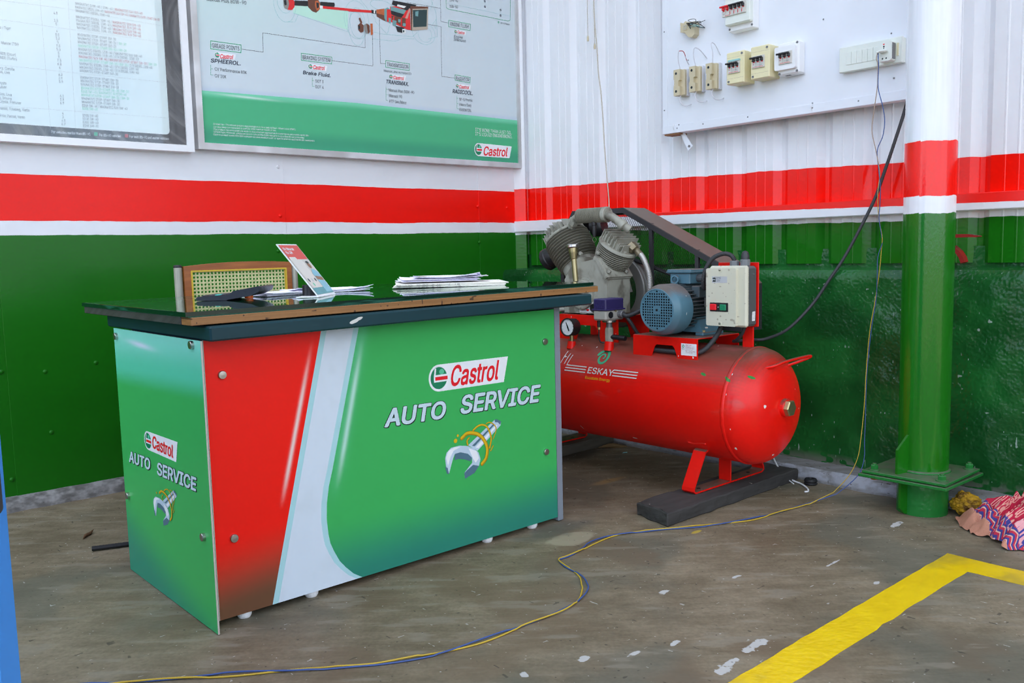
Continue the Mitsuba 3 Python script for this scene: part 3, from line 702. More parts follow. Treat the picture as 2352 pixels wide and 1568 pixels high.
P2_ART = [((0.5, 0.78, 0.64), [(1.8673, 1.9468), (2.0029, 1.9481), (2.1378, 1.9568), (2.1286, 1.8737), (1.8651, 1.9063)]), ((0.72, 0.02, 0.02), [(1.8449, 1.9594), (1.8659, 1.9629), (1.8746, 1.9521), (1.8725, 1.9313), (1.8611, 1.9171), (1.8401, 1.9146), (1.8468, 1.9353)]), ((0.25, 0.24, 0.22), [(1.8218, 1.9556), (1.8449, 1.9594), (1.8484, 1.9396), (1.8411, 1.916), (1.8265, 1.9178), (1.8225, 1.9273)]), ((0.012, 0.012, 0.014), [(1.8237, 1.9498), (1.8354, 1.9538), (1.8366, 1.9336), (1.8272, 1.9301)]), ((0.012, 0.012, 0.014), [(1.874, 1.9582), (1.9581, 1.9692), (1.9545, 1.9466), (1.8729, 1.9375)]), ((0.012, 0.012, 0.014), [(1.9969, 1.9731), (2.066, 1.9802), (2.0691, 1.9723), (2.0651, 1.9623), (1.9984, 1.9557)]), ((0.14, 0.045, 0.022), [(1.9369, 1.9748), (1.9853, 1.9829), (1.9988, 1.9642), (1.9927, 1.9402), (1.975, 1.924), (1.9559, 1.9272), (1.9376, 1.9417)]), ((0.5, 0.12, 0.035), [(1.9727, 1.9724), (1.9874, 1.9769), (1.9963, 1.9617), (1.9902, 1.9377), (1.9778, 1.9324), (1.9701, 1.9512)]), ((0.012, 0.012, 0.014), [(1.9772, 1.9669), (1.9893, 1.9668), (1.9893, 1.948), (1.9793, 1.9422)]), ((0.8, 0.82, 0.8), [(1.9936, 1.9571), (2.0093, 1.9583), (2.0086, 1.9456), (1.9939, 1.9445)]), ((0.72, 0.02, 0.02), [(2.0082, 1.9573), (2.1822, 1.9708), (2.1817, 1.9603), (2.0086, 1.9465)]), ((0.72, 0.02, 0.02), [(2.1372, 1.9663), (2.258, 1.9783), (2.2574, 1.9675), (2.1366, 1.9547)]), ((0.012, 0.012, 0.014), [(2.2563, 1.9809), (2.2829, 1.9803), (2.2811, 1.9668), (2.2585, 1.9657)]), ((0.8, 0.82, 0.8), [(2.2699, 1.9811), (2.277, 1.9808), (2.2752, 1.9673), (2.2681, 1.9682)]), ((0.5, 0.12, 0.035), [(2.2831, 1.9852), (2.3268, 1.9971), (2.3291, 1.9422), (2.2853, 1.9552)]), ((0.14, 0.045, 0.022), [(2.2824, 1.9694), (2.329, 1.9669), (2.3291, 1.9422), (2.2853, 1.9552)]), ((0.16, 0.33, 0.33), [(2.3266, 1.9936), (2.3441, 2.0048), (2.3548, 2.0006), (2.3473, 1.9425), (2.332, 1.9402), (2.3249, 1.9564)]), ((0.72, 0.02, 0.02), [(2.3406, 1.9958), (2.3651, 1.9997), (2.3594, 1.9419), (2.3381, 1.9411)]), ((0.72, 0.02, 0.02), [(2.3596, 2.0112), (2.469, 2.0339), (2.4705, 1.9232), (2.4515, 1.9214), (2.3535, 1.9459)]), ((0.16, 0.33, 0.33), [(2.3614, 2.0125), (2.4491, 2.0096), (2.4291, 1.9824), (2.3615, 1.9868)]), ((0.012, 0.012, 0.014), [(2.3618, 1.9943), (2.4357, 1.9884), (2.416, 1.9679), (2.3641, 1.9773)]), ((0.012, 0.012, 0.014), [(2.3762, 2.0411), (2.5088, 2.0429), (2.494, 2.0253), (2.449, 2.0081), (2.3692, 2.0227)]), ((0.8, 0.82, 0.8), [(2.4002, 2.0277), (2.4499, 2.0268), (2.4369, 2.0162), (2.3966, 2.0182)]), ((0.14, 0.045, 0.022), [(2.3639, 1.9723), (2.4443, 1.9722), (2.4394, 1.9313), (2.4146, 1.9351), (2.3661, 1.9528)]), ((0.72, 0.02, 0.02), [(2.3729, 1.9687), (2.3803, 1.9699), (2.3779, 1.9446), (2.3719, 1.9462)]), ((0.72, 0.02, 0.02), [(2.416, 1.9679), (2.4236, 1.969), (2.4208, 1.9361), (2.4147, 1.9376)]), ((0.16, 0.33, 0.33), [(2.3481, 1.96), (2.3615, 1.9595), (2.3592, 1.9369), (2.3483, 1.9377)]), ((0.16, 0.33, 0.33), [(2.3691, 1.9533), (2.3918, 1.9527), (2.3882, 1.9272), (2.3698, 1.9285)]), ((0.16, 0.33, 0.33), [(2.4009, 1.9621), (2.4158, 1.9628), (2.4126, 1.9474), (2.4003, 1.948)]), ((0.16, 0.33, 0.33), [(2.4264, 1.9479), (2.4433, 1.9484), (2.4408, 1.934), (2.4257, 1.9338)]), ((0.012, 0.012, 0.014), [(2.3864, 1.9285), (2.433, 1.9278), (2.435, 1.9029), (2.3946, 1.9047)]), ((0.8, 0.82, 0.8), [(2.4214, 1.9201), (2.439, 1.9226), (2.4394, 1.9036), (2.4217, 1.8995)]), ((0.02, 0.05, 0.05), [(2.4249, 1.9156), (2.4337, 1.9168), (2.4333, 1.9067), (2.4245, 1.9055)]), ((0.65, 0.3, 0.25), [(2.4653, 2.0207), (2.4735, 2.0195), (2.4537, 1.9711), (2.4399, 1.9715)]), ((0.45, 0.38, 0.3), [(2.4727, 2.032), (2.576, 2.0451), (2.569, 1.9395), (2.4717, 1.9203)]), ((0.14, 0.045, 0.022), [(2.4727, 2.032), (2.576, 2.0451), (2.5757, 2.0369), (2.4843, 2.0212), (2.4768, 1.9216), (2.4717, 1.9203)]), ((0.02, 0.05, 0.05), [(2.486, 2.0155), (2.5689, 2.0307), (2.5623, 1.9518), (2.4851, 1.9374)]), ((0.16, 0.33, 0.33), [(2.4998, 2.0111), (2.5192, 2.0167), (2.5149, 1.9906), (2.4989, 1.9907)]), ((0.14, 0.045, 0.022), [(2.187, 1.9328), (2.1958, 1.9366), (2.2064, 1.9165), (2.1974, 1.9103)]), ((0.14, 0.045, 0.022), [(2.1826, 1.9033), (2.1977, 1.9151), (2.2117, 1.9051), (2.2104, 1.8783), (2.1955, 1.8713), (2.1833, 1.8816)]), ((0.012, 0.012, 0.014), [(2.1824, 1.8984), (2.1913, 1.9031), (2.1928, 1.8869), (2.1835, 1.8855)]), ((0.25, 0.24, 0.22), [(2.2147, 1.908), (2.2298, 1.9175), (2.244, 1.9075), (2.2395, 1.8751), (2.2247, 1.873), (2.2149, 1.8862)]), ((0.14, 0.045, 0.022), [(2.2267, 1.9146), (2.2413, 1.9119), (2.2439, 1.8806), (2.2335, 1.8718)]), ((0.5, 0.12, 0.035), [(2.2474, 1.9177), (2.2594, 1.921), (2.2601, 1.8732), (2.248, 1.8675)])]
P2_LOGOS = [[(1.5198, 1.6883), (1.5289, 1.6886), (1.5204, 1.6981), (1.5303, 1.6771), (1.5883, 1.68), (1.5313, 1.694), (1.5993, 1.7007), (1.5924, 1.6781)], [(1.9353, 1.693), (1.945, 1.6933), (1.9358, 1.7023), (1.9464, 1.6838), (2.0064, 1.6852), (1.9473, 1.7007), (2.0182, 1.705), (2.011, 1.6807)], [(2.7393, 1.9541), (2.7475, 1.9543), (2.7396, 1.9616), (2.7487, 1.9481), (2.796, 1.9484), (2.7492, 1.9614), (2.8058, 1.9647), (2.7994, 1.9452)], [(2.3495, 1.6962), (2.3593, 1.6963), (2.3499, 1.7052), (2.3613, 1.6869), (2.4236, 1.6882), (2.362, 1.7026), (2.4346, 1.7092), (2.4272, 1.6845)], [(2.7397, 1.6958), (2.7487, 1.6956), (2.74, 1.7043), (2.7497, 1.6856), (2.8152, 1.6869), (2.7503, 1.7011), (2.8266, 1.707), (2.8207, 1.6837)], [(2.8634, 1.3941), (2.8852, 1.3932), (2.8643, 1.4207), (2.8931, 1.3681), (3.0648, 1.3705), (2.8947, 1.4126), (3.0898, 1.4232), (3.0723, 1.3618)]]
P1_TEXT = [([('MAGNATEC 10W-40 / 15W-40 / ', 'dark'), ('MAGNATEC SUV 5W-40', 'red')], 1.0002, 1.7995, 1.236, 1.8003, 0.0087), ([('MAGNATEC DIESEL 15W-40 / ', 'dark'), ('MAGNATEC SUV 5W-40 / MAGNATEC STOP-START 5W-30', 'red')], 0.9996, 1.7865, 1.2991, 1.7864, 0.0088), ([('MAGNATEC DIESEL 15W-40', 'dark')], 1.0, 1.774, 1.1157, 1.773, 0.0088), ([('MAGNATEC DIESEL 15W-40 / ', 'dark'), ('MAGNATEC SUV 5W-40', 'red')], 0.9995, 1.7524, 1.2255, 1.7534, 0.0088), ([('MAGNATEC DIESEL 15W-40 / ', 'dark'), ('MAGNATEC SUV 5W-40', 'red')], 0.9993, 1.7401, 1.2254, 1.7406, 0.0088), ([('MAGNATEC DIESEL 15W-40 / ', 'dark'), ('MAGNATEC SUV 5W-40', 'red')], 0.9998, 1.7273, 1.225, 1.7277, 0.0088), ([('MAGNATEC DIESEL 15W-40 / ', 'dark'), ('MAGNATEC SUV 5W-40', 'red')], 1.0002, 1.7148, 1.2249, 1.7156, 0.0088), ([('MAGNATEC STOP-START 5W-30', 'dark')], 1.0002, 1.6906, 1.1331, 1.6913, 0.0089), ([('MAGNATEC STOP-START 5W-30 / ', 'dark'), ('0W-20', 'green')], 1.0004, 1.678, 1.1689, 1.6781, 0.0089), ([('MAGNATEC STOP-START 5W-30', 'dark')], 1.0001, 1.665, 1.1324, 1.6656, 0.0089), ([('MAGNATEC STOP-START 5W-30 / 0W-20', 'green')], 1.0002, 1.652, 1.1688, 1.6544, 0.0089), ([('MAGNATEC DIESEL 15W-40 / MAGNATEC SUV 5W-40', 'dark')], 1.0, 1.6394, 1.2237, 1.6413, 0.0088), ([('MAGNATEC DIESEL 15W-40 / GTX DIESEL  15W-40', 'dark')], 0.9998, 1.6263, 1.2108, 1.6294, 0.0089), ([('MAGNATEC SUV 5W-40 / MAGNATEC STOP-START 5W-30 / ', 'red'), ('0W-20', 'green')], 0.9999, 1.6133, 1.2761, 1.6169, 0.0089), ([('MAGNATEC STOP-START 5W-30 / 0W-20 / ', 'green'), ('GTX DIESEL 15W-40', 'dark')], 0.9997, 1.601, 1.2595, 1.6038, 0.0089), ([('MAGNATEC DIESEL 15W-40 / GTX DIESEL 15W-40', 'dark')], 0.9998, 1.5883, 1.2075, 1.5919, 0.0089), ([('MAGNATEC DIESEL 15W-40 / GTX DIESEL 15W-40', 'dark')], 0.9996, 1.5756, 1.2075, 1.5793, 0.0089), ([('MAGNATEC STOP-START 5W-30', 'dark')], 0.9998, 1.5636, 1.1317, 1.5653, 0.0089), ([('MAGNATEC STOP-START 5W-30', 'dark')], 0.9991, 1.5399, 1.1311, 1.5417, 0.0089), ([('MAGNATEC STOP-START 5W-30', 'dark')], 0.9993, 1.5275, 1.1311, 1.53, 0.0089), ([('MAGNATEC STOP-START 5W-30', 'dark')], 0.9991, 1.5151, 1.1312, 1.517, 0.0089), ([('MAGNATEC STOP-START 5W-30 / 0W-20', 'green')], 0.9989, 1.5027, 1.1672, 1.5052, 0.0089), ([('EDGE 5W-40 / MAGNATEC SUV 5W-40', 'green')], 0.9987, 1.4903, 1.1573, 1.4933, 0.0089), ([('MAGNATEC STOP-START 5W-30 / 0W-20', 'green')], 0.9989, 1.4779, 1.1665, 1.4795, 0.0089), ([('MAGNATEC STOP-START 5W-30', 'dark')], 0.9987, 1.4651, 1.1311, 1.467, 0.0089), ([('MAGNATEC STOP-START 5W-30', 'dark')], 0.9985, 1.453, 1.1306, 1.4542, 0.0089), ([('EDGE 5W-40 / MAGNATEC SUV 5W-40', 'dark')], 0.9986, 1.4402, 1.1575, 1.4419, 0.0089), ([('EDGE 5W-40', 'green')], 0.9985, 1.4292, 1.0511, 1.4298, 0.0089), ([('EDGE 5W-40', 'dark')], 0.9978, 1.4045, 1.0512, 1.4067, 0.009), ([('EDGE 5W-40', 'dark')], 0.9973, 1.3923, 1.0507, 1.3944, 0.009), ([('EDGE 5W-40', 'dark')], 0.9968, 1.3798, 1.0502, 1.3818, 0.009), ([('EDGE 5W-40', 'dark')], 0.9966, 1.3673, 1.05, 1.3691, 0.009), ([('For vehicles earlier than BS-VI', 'white')], 0.8894, 1.3383, 1.0192, 1.3384, 0.0088), ([('For BS-VI vehicles', 'white')], 1.0503, 1.338, 1.1271, 1.3388, 0.0091), ([('For both BS-VI and earlier vehicles', 'white')], 1.1586, 1.3394, 1.3059, 1.3408, 0.0093), ([('4.8', 'dark')], 0.9255, 1.7537, 0.9386, 1.7547, 0.0087), ([('2.5', 'dark')], 0.9253, 1.7279, 0.9384, 1.7289, 0.0087), ([('5', 'dark')], 0.9297, 1.7169, 0.9343, 1.7165, 0.0087), ([('4', 'dark')], 0.93, 1.6928, 0.9345, 1.6924, 0.0087), ([('3.5', 'dark')], 0.9261, 1.6792, 0.9392, 1.68, 0.0087), ([('3.2', 'dark')], 0.9262, 1.6671, 0.9393, 1.6679, 0.0087), ([('5', 'dark')], 0.9305, 1.6549, 0.9351, 1.6545, 0.0087), ([('7.5', 'dark')], 0.9263, 1.6412, 0.9394, 1.6419, 0.0087), ([('5.5', 'dark')], 0.9264, 1.6291, 0.9396, 1.6298, 0.0087), ([('5', 'dark')], 0.9304, 1.6168, 0.935, 1.6164, 0.0088), ([('5', 'dark')], 0.9302, 1.6043, 0.9348, 1.6038, 0.0088), ([('7.5', 'dark')], 0.9263, 1.591, 0.9395, 1.5916, 0.0087), ([('6.8', 'dark')], 0.9261, 1.5781, 0.9392, 1.5786, 0.0088), ([('4', 'dark')], 0.9301, 1.5661, 0.9347, 1.5656, 0.0088), ([('4.2', 'dark')], 0.9267, 1.5417, 0.9399, 1.5421, 0.0088), ([('2.9', 'dark')], 0.9262, 1.5291, 0.9393, 1.5295, 0.0088), ([('5.9', 'dark')], 0.9266, 1.517, 0.9398, 1.5173, 0.0087), ([('4.1', 'dark')], 0.9257, 1.4673, 0.9389, 1.4675, 0.0088), ([('3.9', 'dark')], 0.9255, 1.455, 0.9387, 1.4552, 0.0088), ([('6.9', 'dark')], 0.9252, 1.4421, 0.9384, 1.4422, 0.0088), ([('4', 'dark')], 0.9293, 1.4063, 0.9339, 1.4056, 0.0088), ([('3', 'dark')], 0.9288, 1.3939, 0.9333, 1.3932, 0.0089), ([('4.5', 'dark')], 0.9252, 1.3806, 0.9384, 1.3806, 0.0089), ([('6.7', 'dark')], 0.9243, 1.3683, 0.9375, 1.3682, 0.0088), ([('Tiago / Tigor', 'dark')], 0.7347, 1.6781, 0.7857, 1.6805, 0.0092), ([('Manza (TDi)', 'dark')], 0.7526, 1.6282, 0.8057, 1.6293, 0.0092), ([('GRANDE (Dicor)', 'dark')], 0.7282, 1.5917, 0.7943, 1.5924, 0.0092), ([('GRANDE (Turbo)', 'dark')], 0.7272, 1.5783, 0.7973, 1.5786, 0.0092), ([('Camry, Corolla', 'dark')], 0.7246, 1.5431, 0.7869, 1.543, 0.0092), ([('Etios, Liva', 'dark')], 0.7296, 1.5304, 0.7712, 1.5301, 0.0091), ([('Crysta', 'dark')], 0.7328, 1.4923, 0.7578, 1.4929, 0.0092), ([('Cruiser', 'dark')], 0.7273, 1.4783, 0.7577, 1.4794, 0.0092), ([('Etios, Liva', 'dark')], 0.7301, 1.4558, 0.7718, 1.4548, 0.0092), ([('Etios, Innova', 'dark')], 0.7185, 1.4423, 0.7709, 1.4422, 0.0092), ([('Crysta, Fortuner', 'dark')], 0.7327, 1.4302, 0.7997, 1.4296, 0.0093), ([('Passat, Touareg, Vento', 'dark')], 0.728, 1.4073, 0.8244, 1.4071, 0.0094), ([('Polo, Passat, Vento', 'dark')], 0.7307, 1.3823, 0.8078, 1.3817, 0.0093)]
P1_SQ = [('green', [(1.0329, 1.3513), (1.045, 1.3514), (1.0441, 1.3383), (1.032, 1.3386)]), ('red', [(1.1417, 1.3523), (1.1541, 1.3524), (1.1532, 1.3394), (1.1409, 1.3397)])]
P1_RULES = [[(0.7598, 1.7735), (0.965, 1.7799)], [(0.7551, 1.7099), (1.3104, 1.7089)], [(0.7437, 1.557), (1.3103, 1.559)], [(0.7335, 1.4195), (1.3075, 1.4246)], [(0.8853, 1.796), (0.8871, 1.3522)], [(0.9771, 1.8113), (0.9707, 1.3547)], [(0.9749, 1.7798), (1.3144, 1.7701)]]


def band_print(p, n, uv):
    """poster sheet: pale grey over a green band"""
    x, z = p.x, p.z
    zt = pw(x, [1.45, 2.16, 3.15], [1.5429, 1.5598, 1.5597])
    base = mix((0.60, 0.68, 0.72), (0.57, 0.71, 0.70), smoothstep(2.2, 1.5, x) * smoothstep(1.6, 1.9, z))
    g = mix((0.045, 0.335, 0.180), (0.065, 0.44, 0.205), smoothstep(1.37, 1.43, z))
    g = mix(g, (0.17, 0.62, 0.38), smoothstep(0.030, 0.004, zt - z))
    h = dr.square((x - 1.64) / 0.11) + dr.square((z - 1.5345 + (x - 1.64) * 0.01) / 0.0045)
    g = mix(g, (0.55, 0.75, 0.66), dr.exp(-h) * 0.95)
    base = mix(base, (0.50, 0.60, 0.70), smoothstep(0.028, 0.0, z - zt) * 0.8)
    return mix(base, g, smoothstep(-0.001, 0.001, zt - z))


def photo_print(p, n, uv):
    """dark streaked photograph around the chart"""
    a = dr.sqrt(dr.square(p.x - 1.62) + dr.square(p.z - 1.75))
    t = fbm(a * 55 + p.x * 4, p.z * 6, 2.0, 4)
    c = mix((0.020, 0.019, 0.019), (0.105, 0.10, 0.095), smoothstep(0.35, 0.75, t))
    return mix(c, (0.11, 0.10, 0.055), smoothstep(1.1, 0.85, p.x) * smoothstep(0.3, 0.7, fbm(p.x * 14, p.z * 3, 7.0, 3)) * 0.8)


mat('poster_print', band_print, 0.4, spec=0.4)
mat('poster_photo', photo_print, 0.4)
mat('poster_paper', (0.63, 0.73, 0.72), 0.5)
mat('backing_board', (0.30, 0.28, 0.26), 0.7)
for _i, (_k, _c) in enumerate(P2_ART):
    _n = 'art_%02d' % [c for c, _ in P2_ART].index(_k)
    if 'mat_' + _n not in scene:
        mat(_n, _k, 0.45)
scene['mat_pane_glass'] = {'type': 'thindielectric', 'int_ior': 1.5}


def frame_bars(key, x0, x1, z0, z1, wd, y0, y1, bsdf):
    for q in ([(x0, z0), (x1, z0), (x1 - wd, z0 + wd), (x0 + wd, z0 + wd)], [(x0, z1), (x1, z1), (x1 - wd, z1 - wd), (x0 + wd, z1 - wd)],
              [(x0, z0), (x0 + wd, z0 + wd), (x0 + wd, z1 - wd), (x0, z1)], [(x1, z0), (x1 - wd, z0 + wd), (x1 - wd, z1 - wd), (x1, z1)]):
        part(key, 'frame_bar', FRONT(0).solid(Polygon(q), -y0, -y1), bsdf)


# right poster: drivetrain diagram over a green band
p2 = thing('framed_poster', 'large framed lubricant poster with a drivetrain diagram above a broad green band', 'poster')
frame_bars(p2, 1.418, 3.158, 1.313, 2.62, 0.026, Y_W - 0.003, 3.445, 'aluminium')
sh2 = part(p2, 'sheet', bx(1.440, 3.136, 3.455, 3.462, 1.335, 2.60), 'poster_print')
part(p2, 'backing', bx(1.430, 3.146, 3.463, 3.472, 1.325, 2.61), 'backing_board')
fq = FRONT(3.455)
for t in P2_TEXT:
    part(sh2, 'lettering', lettering(fq, *t[:7], 0.0012), 'ink_' + t[7])
for wd, c, q in P2_LINES:
    g = unary_union([stroke([tuple(a) for a in q], wd)])
    part(sh2, 'line', fq.flat(g.intersection(sbox(1.44, 1.335, 3.136, 2.6)), 0.0010), 'ink_' + c)
for x, z, r, c in P2_CHECKS:
    part(sh2, 'check_mark', fq.flat(Point(x, z).buffer(r), 0.0010), 'ink_' + c)
    part(sh2, 'check_mark', fq.flat(stroke([(x - r * .45, z), (x - r * .1, z - r * .35), (x + r * .5, z + r * .4)], r * 0.3), 0.0013), 'ink_white')
wires = [LineString(list(ellipse(*e, 40).exterior.coords)).buffer(0.0006) for e in P2_WHEELS] + [stroke([tuple(a) for a in q], 0.0012) for q in P2_WIRES]
part(sh2, 'car_outline', fq.flat(unary_union(wires).intersection(sbox(1.44, 1.335, 3.136, 2.6)), 0.0006), 'ink_teal')
for i, (c, q) in enumerate(P2_ART):
    part(sh2, 'diagram_piece', fq.flat(Polygon(q).buffer(0), 0.0004 if i == 0 else 0.0012 + 0.00004 * i), 'art_%02d' % [a for a, _ in P2_ART].index(c))
for q in P2_LOGOS:
    castrol_logo(sh2, fq, q, 0.0012)

# left poster: product chart behind glass
p1 = thing('framed_poster', 'white framed oil chart with a dark border behind glass, left of the drivetrain poster', 'poster')
frame_bars(p1, -0.6, 1.400, 1.298, 2.62, 0.026, Y_W - 0.003, 3.440, 'aluminium_white')
sh1 = part(p1, 'sheet', bx(-0.59, 1.380, 3.4555, 3.462, 1.318, 2.61), 'poster_photo')
chart = part(sh1, 'chart', FRONT(3.4555).flat(rrect(-0.50, 1.311, 1.361, 2.50, 0.016), 0.0004), 'poster_paper')
part(p1, 'backing', bx(-0.59, 1.388, 3.463, 3.472, 1.310, 2.61), 'backing_board')
part(p1, 'glass_pane', FRONT(3.4495).flat(sbox(-0.575, 1.323, 1.376, 2.595), 0), 'pane_glass')
fc = FRONT(3.455)
SOFT = {'dark': 'ink_softdark', 'red': 'ink_softred', 'green': 'ink_softgreen', 'white': 'ink_white'}
for segs, u0, v0, u1, v1, cap in P1_TEXT:
    tot = [np.ptp(text2d(s.replace(' ', 'i') if s.strip() == '' else s, False)[0][:, 0]) + 0.45 * (s.endswith(' ')) for s, _ in segs]
    a = 0.0
    for (s, c), L in zip(segs, tot):
        e = a + L
        f0, f1 = a / sum(tot), (e - 0.45 * s.endswith(' ')) / sum(tot)
        part(sh1, 'lettering', lettering(fc, s.rstrip(), u0 + (u1 - u0) * f0, v0 + (v1 - v0) * f0, u0 + (u1 - u0) * f1, v0 + (v1 - v0) * f1, cap, 'r', 0.0010), SOFT[c])
        a = e
for c, q in P1_SQ:
    part(sh1, 'colour_key', fc.flat(Polygon(q), 0.0010), {'green': 'ink_green', 'red': 'ink_softred'}[c])
part(sh1, 'rule_lines', fc.flat(unary_union([stroke([tuple(a) for a in q], 0.0006) for q in P1_RULES]), 0.0008), 'ink_grey')
for i, t in enumerate(('compiled from numerous sources pertaining to the engine make, using some', 'application of the recommended products are beyond Castrol\'s control', 'which may arise from such use. Castrol strongly urges to check the manual of the cars for the exact engine')):
    f2 = Frame((1.331 + 0.0125 * i, 3.455, 1.37), (0, 0, 1), (-1, 0, 0))
    m = lettering(f2, t, 0, 0, 0.86, 0, 0.0062, 'r', -0.0010)
    m.invert()
    part(sh1, 'lettering', m, 'ink_grey')

# ------------------------------------------------------------------ painted steel column
PCX, PCY, PR = 2.850, 1.206, 0.0762


def column_paint(p, n, uv):
    a = dr.atan2(p.y - PCY, p.x - PCX)
    w = (noise(a * 2.5, 2.0) - 0.5) * 0.005 + (noise(a * 12, 4.0) - 0.5) * 0.0015
    c = bands(p.z, 1.188 + w, 1.020 + w, 0.967 + w)
    c = mix(c, (0.78, 0.81, 0.86), smoothstep(1.19, 1.2, p.z) * 0.7)
    return c * (0.93 + 0.12 * fbm(a * 8, p.z * 5, 2.0, 3))


def column_bump(p, n, uv):
    a = dr.atan2(p.y - PCY, p.x - PCX)
    return fbm(a * 14, p.z * 90, 2.0, 3) + 0.4 * noise(a * 40, p.z * 260, 2.0)


def plate_col(p, n, uv):
    d = smoothstep(0.5, 0.95, n.z) * (0.55 + 0.4 * noise(p.x * 60, p.y * 60))
    c = mix((0.013, 0.155, 0.026), (0.115, 0.105, 0.080), d)
    return mix(c, (0.34, 0.36, 0.37), smoothstep(0.93, 0.96, noise(p.x * 45, p.y * 45, p.z * 60)) * 0.7)


mat('column_enamel', column_paint, 0.15, spec=0.5, bump=column_bump, bscale=0.00016)
mat('green_plate', plate_col, 0.24, spec=0.4, bump=masonry_bump, bscale=0.002)
mat('rust', (0.30, 0.11, 0.025), 0.8)

co = thing('support_column', 'round steel column painted white, red and green on a bolted square base plate', 'column')
part(co, 'shaft', lathe([(PR, 0.139), (PR, ROOF)], (PCX, PCY, 0), (0, 0, 1), 64), 'column_enamel', smooth=True)
part(co, 'weld', lathe([(PR - 0.002, 0.138), (PR + 0.007, 0.139), (PR + 0.006, 0.144), (PR - 0.002, 0.149)], (PCX, PCY, 0), (0, 0, 1), 64), 'green_plate', smooth=True)
part(co, 'stub', lathe([(PR + 0.001, -0.01), (PR + 0.0015, 0.05), (PR + 0.001, 0.118)], (PCX, PCY, 0), (0, 0, 1), 64), 'green_plate', smooth=True)
part(co, 'base_plate', rbox(2.707, 2.975, 1.076, 1.342, 0.1305, 0.1400, 0.002), 'green_plate')
pl2 = tm(*(lambda m: (np.array(m.vertices) + np.c_[np.zeros(len(m.vertices)), np.zeros(len(m.vertices)), (np.array(m.vertices)[:, 0] - 2.70) * -0.018], m.faces))(rbox(2.700, 2.995, 1.072, 1.352, 0.1185, 0.1290, 0.002)))
part(co, 'base_plate', pl2, 'green_plate')


def gusset(z0, z1, taper):
    # fin standing radially from the shaft, towards the camera's left
    d = np.array([-0.97, 0.243, 0.0])
    fr = Frame((PCX, PCY, 0), d, (0, 0, 1))
    a = PR - 0.004
    P = Polygon([(a, z0), (0.128, z0), (0.128, z0 + taper), (a + 0.006, z1), (a, z1)])
    return fr.solid(P, -0.004, 0.004)


def gusset2(z0, z1, r0, r1):
    d = np.array([-0.97, 0.243, 0.0])
    fr = Frame((PCX, PCY, 0), d, (0, 0, 1))
    a = PR - 0.004
    return fr.solid(Polygon([(a, z0), (r0, z0), (r1, z0 + 0.02), (r1, z1), (a, z1)]), -0.004, 0.004)


part(co, 'gusset', gusset(0.140, 0.262, 0.078), 'column_enamel')
part(co, 'gusset', gusset2(0.005, 0.119, 0.090, 0.110), 'column_enamel')
for bxx, byy in ((2.737, 1.314), (2.745, 1.103), (2.951, 1.101), (2.948, 1.316)):
    nb = part(co, 'bolt', hexnut((bxx, byy, 0.142), (0, 0, 1), 0.0125, 0.015), 'green_plate')
    part(nb, 'washer', cyl((bxx, byy, 0.1395), (bxx, byy, 0.1425), 0.0185, n=24, ch=0.0008), 'green_plate')
    part(nb, 'bolt_end', cyl((bxx, byy, 0.155), (bxx, byy, 0.1615), 0.0068, n=16, ch=0.001), 'green_plate')
    part(nb, 'lower_nut', hexnut((bxx, byy, 0.1195), (0, 0, -1), 0.0125, 0.012), 'rust' if byy > 1.3 and bxx < 2.8 else 'green_plate')

# ------------------------------------------------------------------ switchboard on the right wall
XB = 3.075


def board_col(p, n, uv):
    return mix((0.77, 0.80, 0.86), (0.70, 0.73, 0.78), fbm(p.y * 6, p.z * 6, 1.0, 3))


mat('board_white', board_col, 0.4)
mat('ply_brown', (0.22, 0.10, 0.04), 0.7)
mat('screw_grey', (0.22, 0.22, 0.23), 0.45, metal=0.6)
mat('breaker_grey', (0.56, 0.55, 0.50), 0.4)
mat('cable_grey', (0.42, 0.38, 0.30), 0.6)
mat('cord_string', (0.50, 0.46, 0.38), 0.7)
fb = LEFTF(XB)
eb = thing('electrical_board', 'large white wall mounted board carrying breaker boxes, fuse holders and a socket', 'electrical board')
part(eb, 'panel', rbox(XB, XB + 0.016, 1.325, 2.424, 1.392, 2.45, 0.001), 'board_white')
part(eb, 'edge_strip', rbox(XB - 0.002, XB, 1.325, 2.449, 1.369, 1.402, 0.0006), 'board_white', label='folded metal strip along the lower edge')
part(eb, 'edge_strip', rbox(XB - 0.0005, XB + 0.04, 1.325, 2.449, 1.368, 1.3695, 0.0004), 'board_white')
part(eb, 'edge_strip', rbox(XB - 0.0012, XB + 0.001, 2.420, 2.447, 1.40, 2.45, 0.0004), 'board_white')
part(eb, 'batten', bx(XB + 0.002, 3.13, 2.36, 2.44, 1.362, 1.3675), 'ply_brown', label='brown wooden batten under the corner')
part(eb, 'bracket', LEFTF(3.10).solid(Polygon([(-2.374, 1.369), (-2.352, 1.369), (-2.308, 1.307), (-2.332, 1.289)]), -0.002, 0.001), 'board_white', label='bent metal hanging bracket')
part(eb, 'bracket_screw', cyl((3.099, 2.325, 1.308), (3.096, 2.325, 1.308), 0.005, n=14), 'screw_grey')
part(eb, 'standoff', bx(XB + 0.016, X_W - 0.002, 2.20, 2.26, 1.45, 2.4), 'board_white')
part(eb, 'standoff', bx(XB + 0.016, X_W - 0.002, 1.34, 1.38, 1.45, 2.4), 'board_white')
for y, z in ((2.37, 1.387), (2.36, 1.40), (2.235, 1.388), (2.02, 1.389), (1.74, 1.387), (1.74, 1.404), (1.56, 1.387), (1.433, 1.447), (1.445, 1.60), (1.70, 1.70), (2.437, 1.47), (2.436, 1.80), (2.31, 1.66)):
    part(eb, 'screw', lathe([(0.0030, 0), (0.0026, 0.0014), (0, 0.002)], (XB - 0.002, y, z), (-1, 0, 0), 10), 'screw_grey', smooth=50)
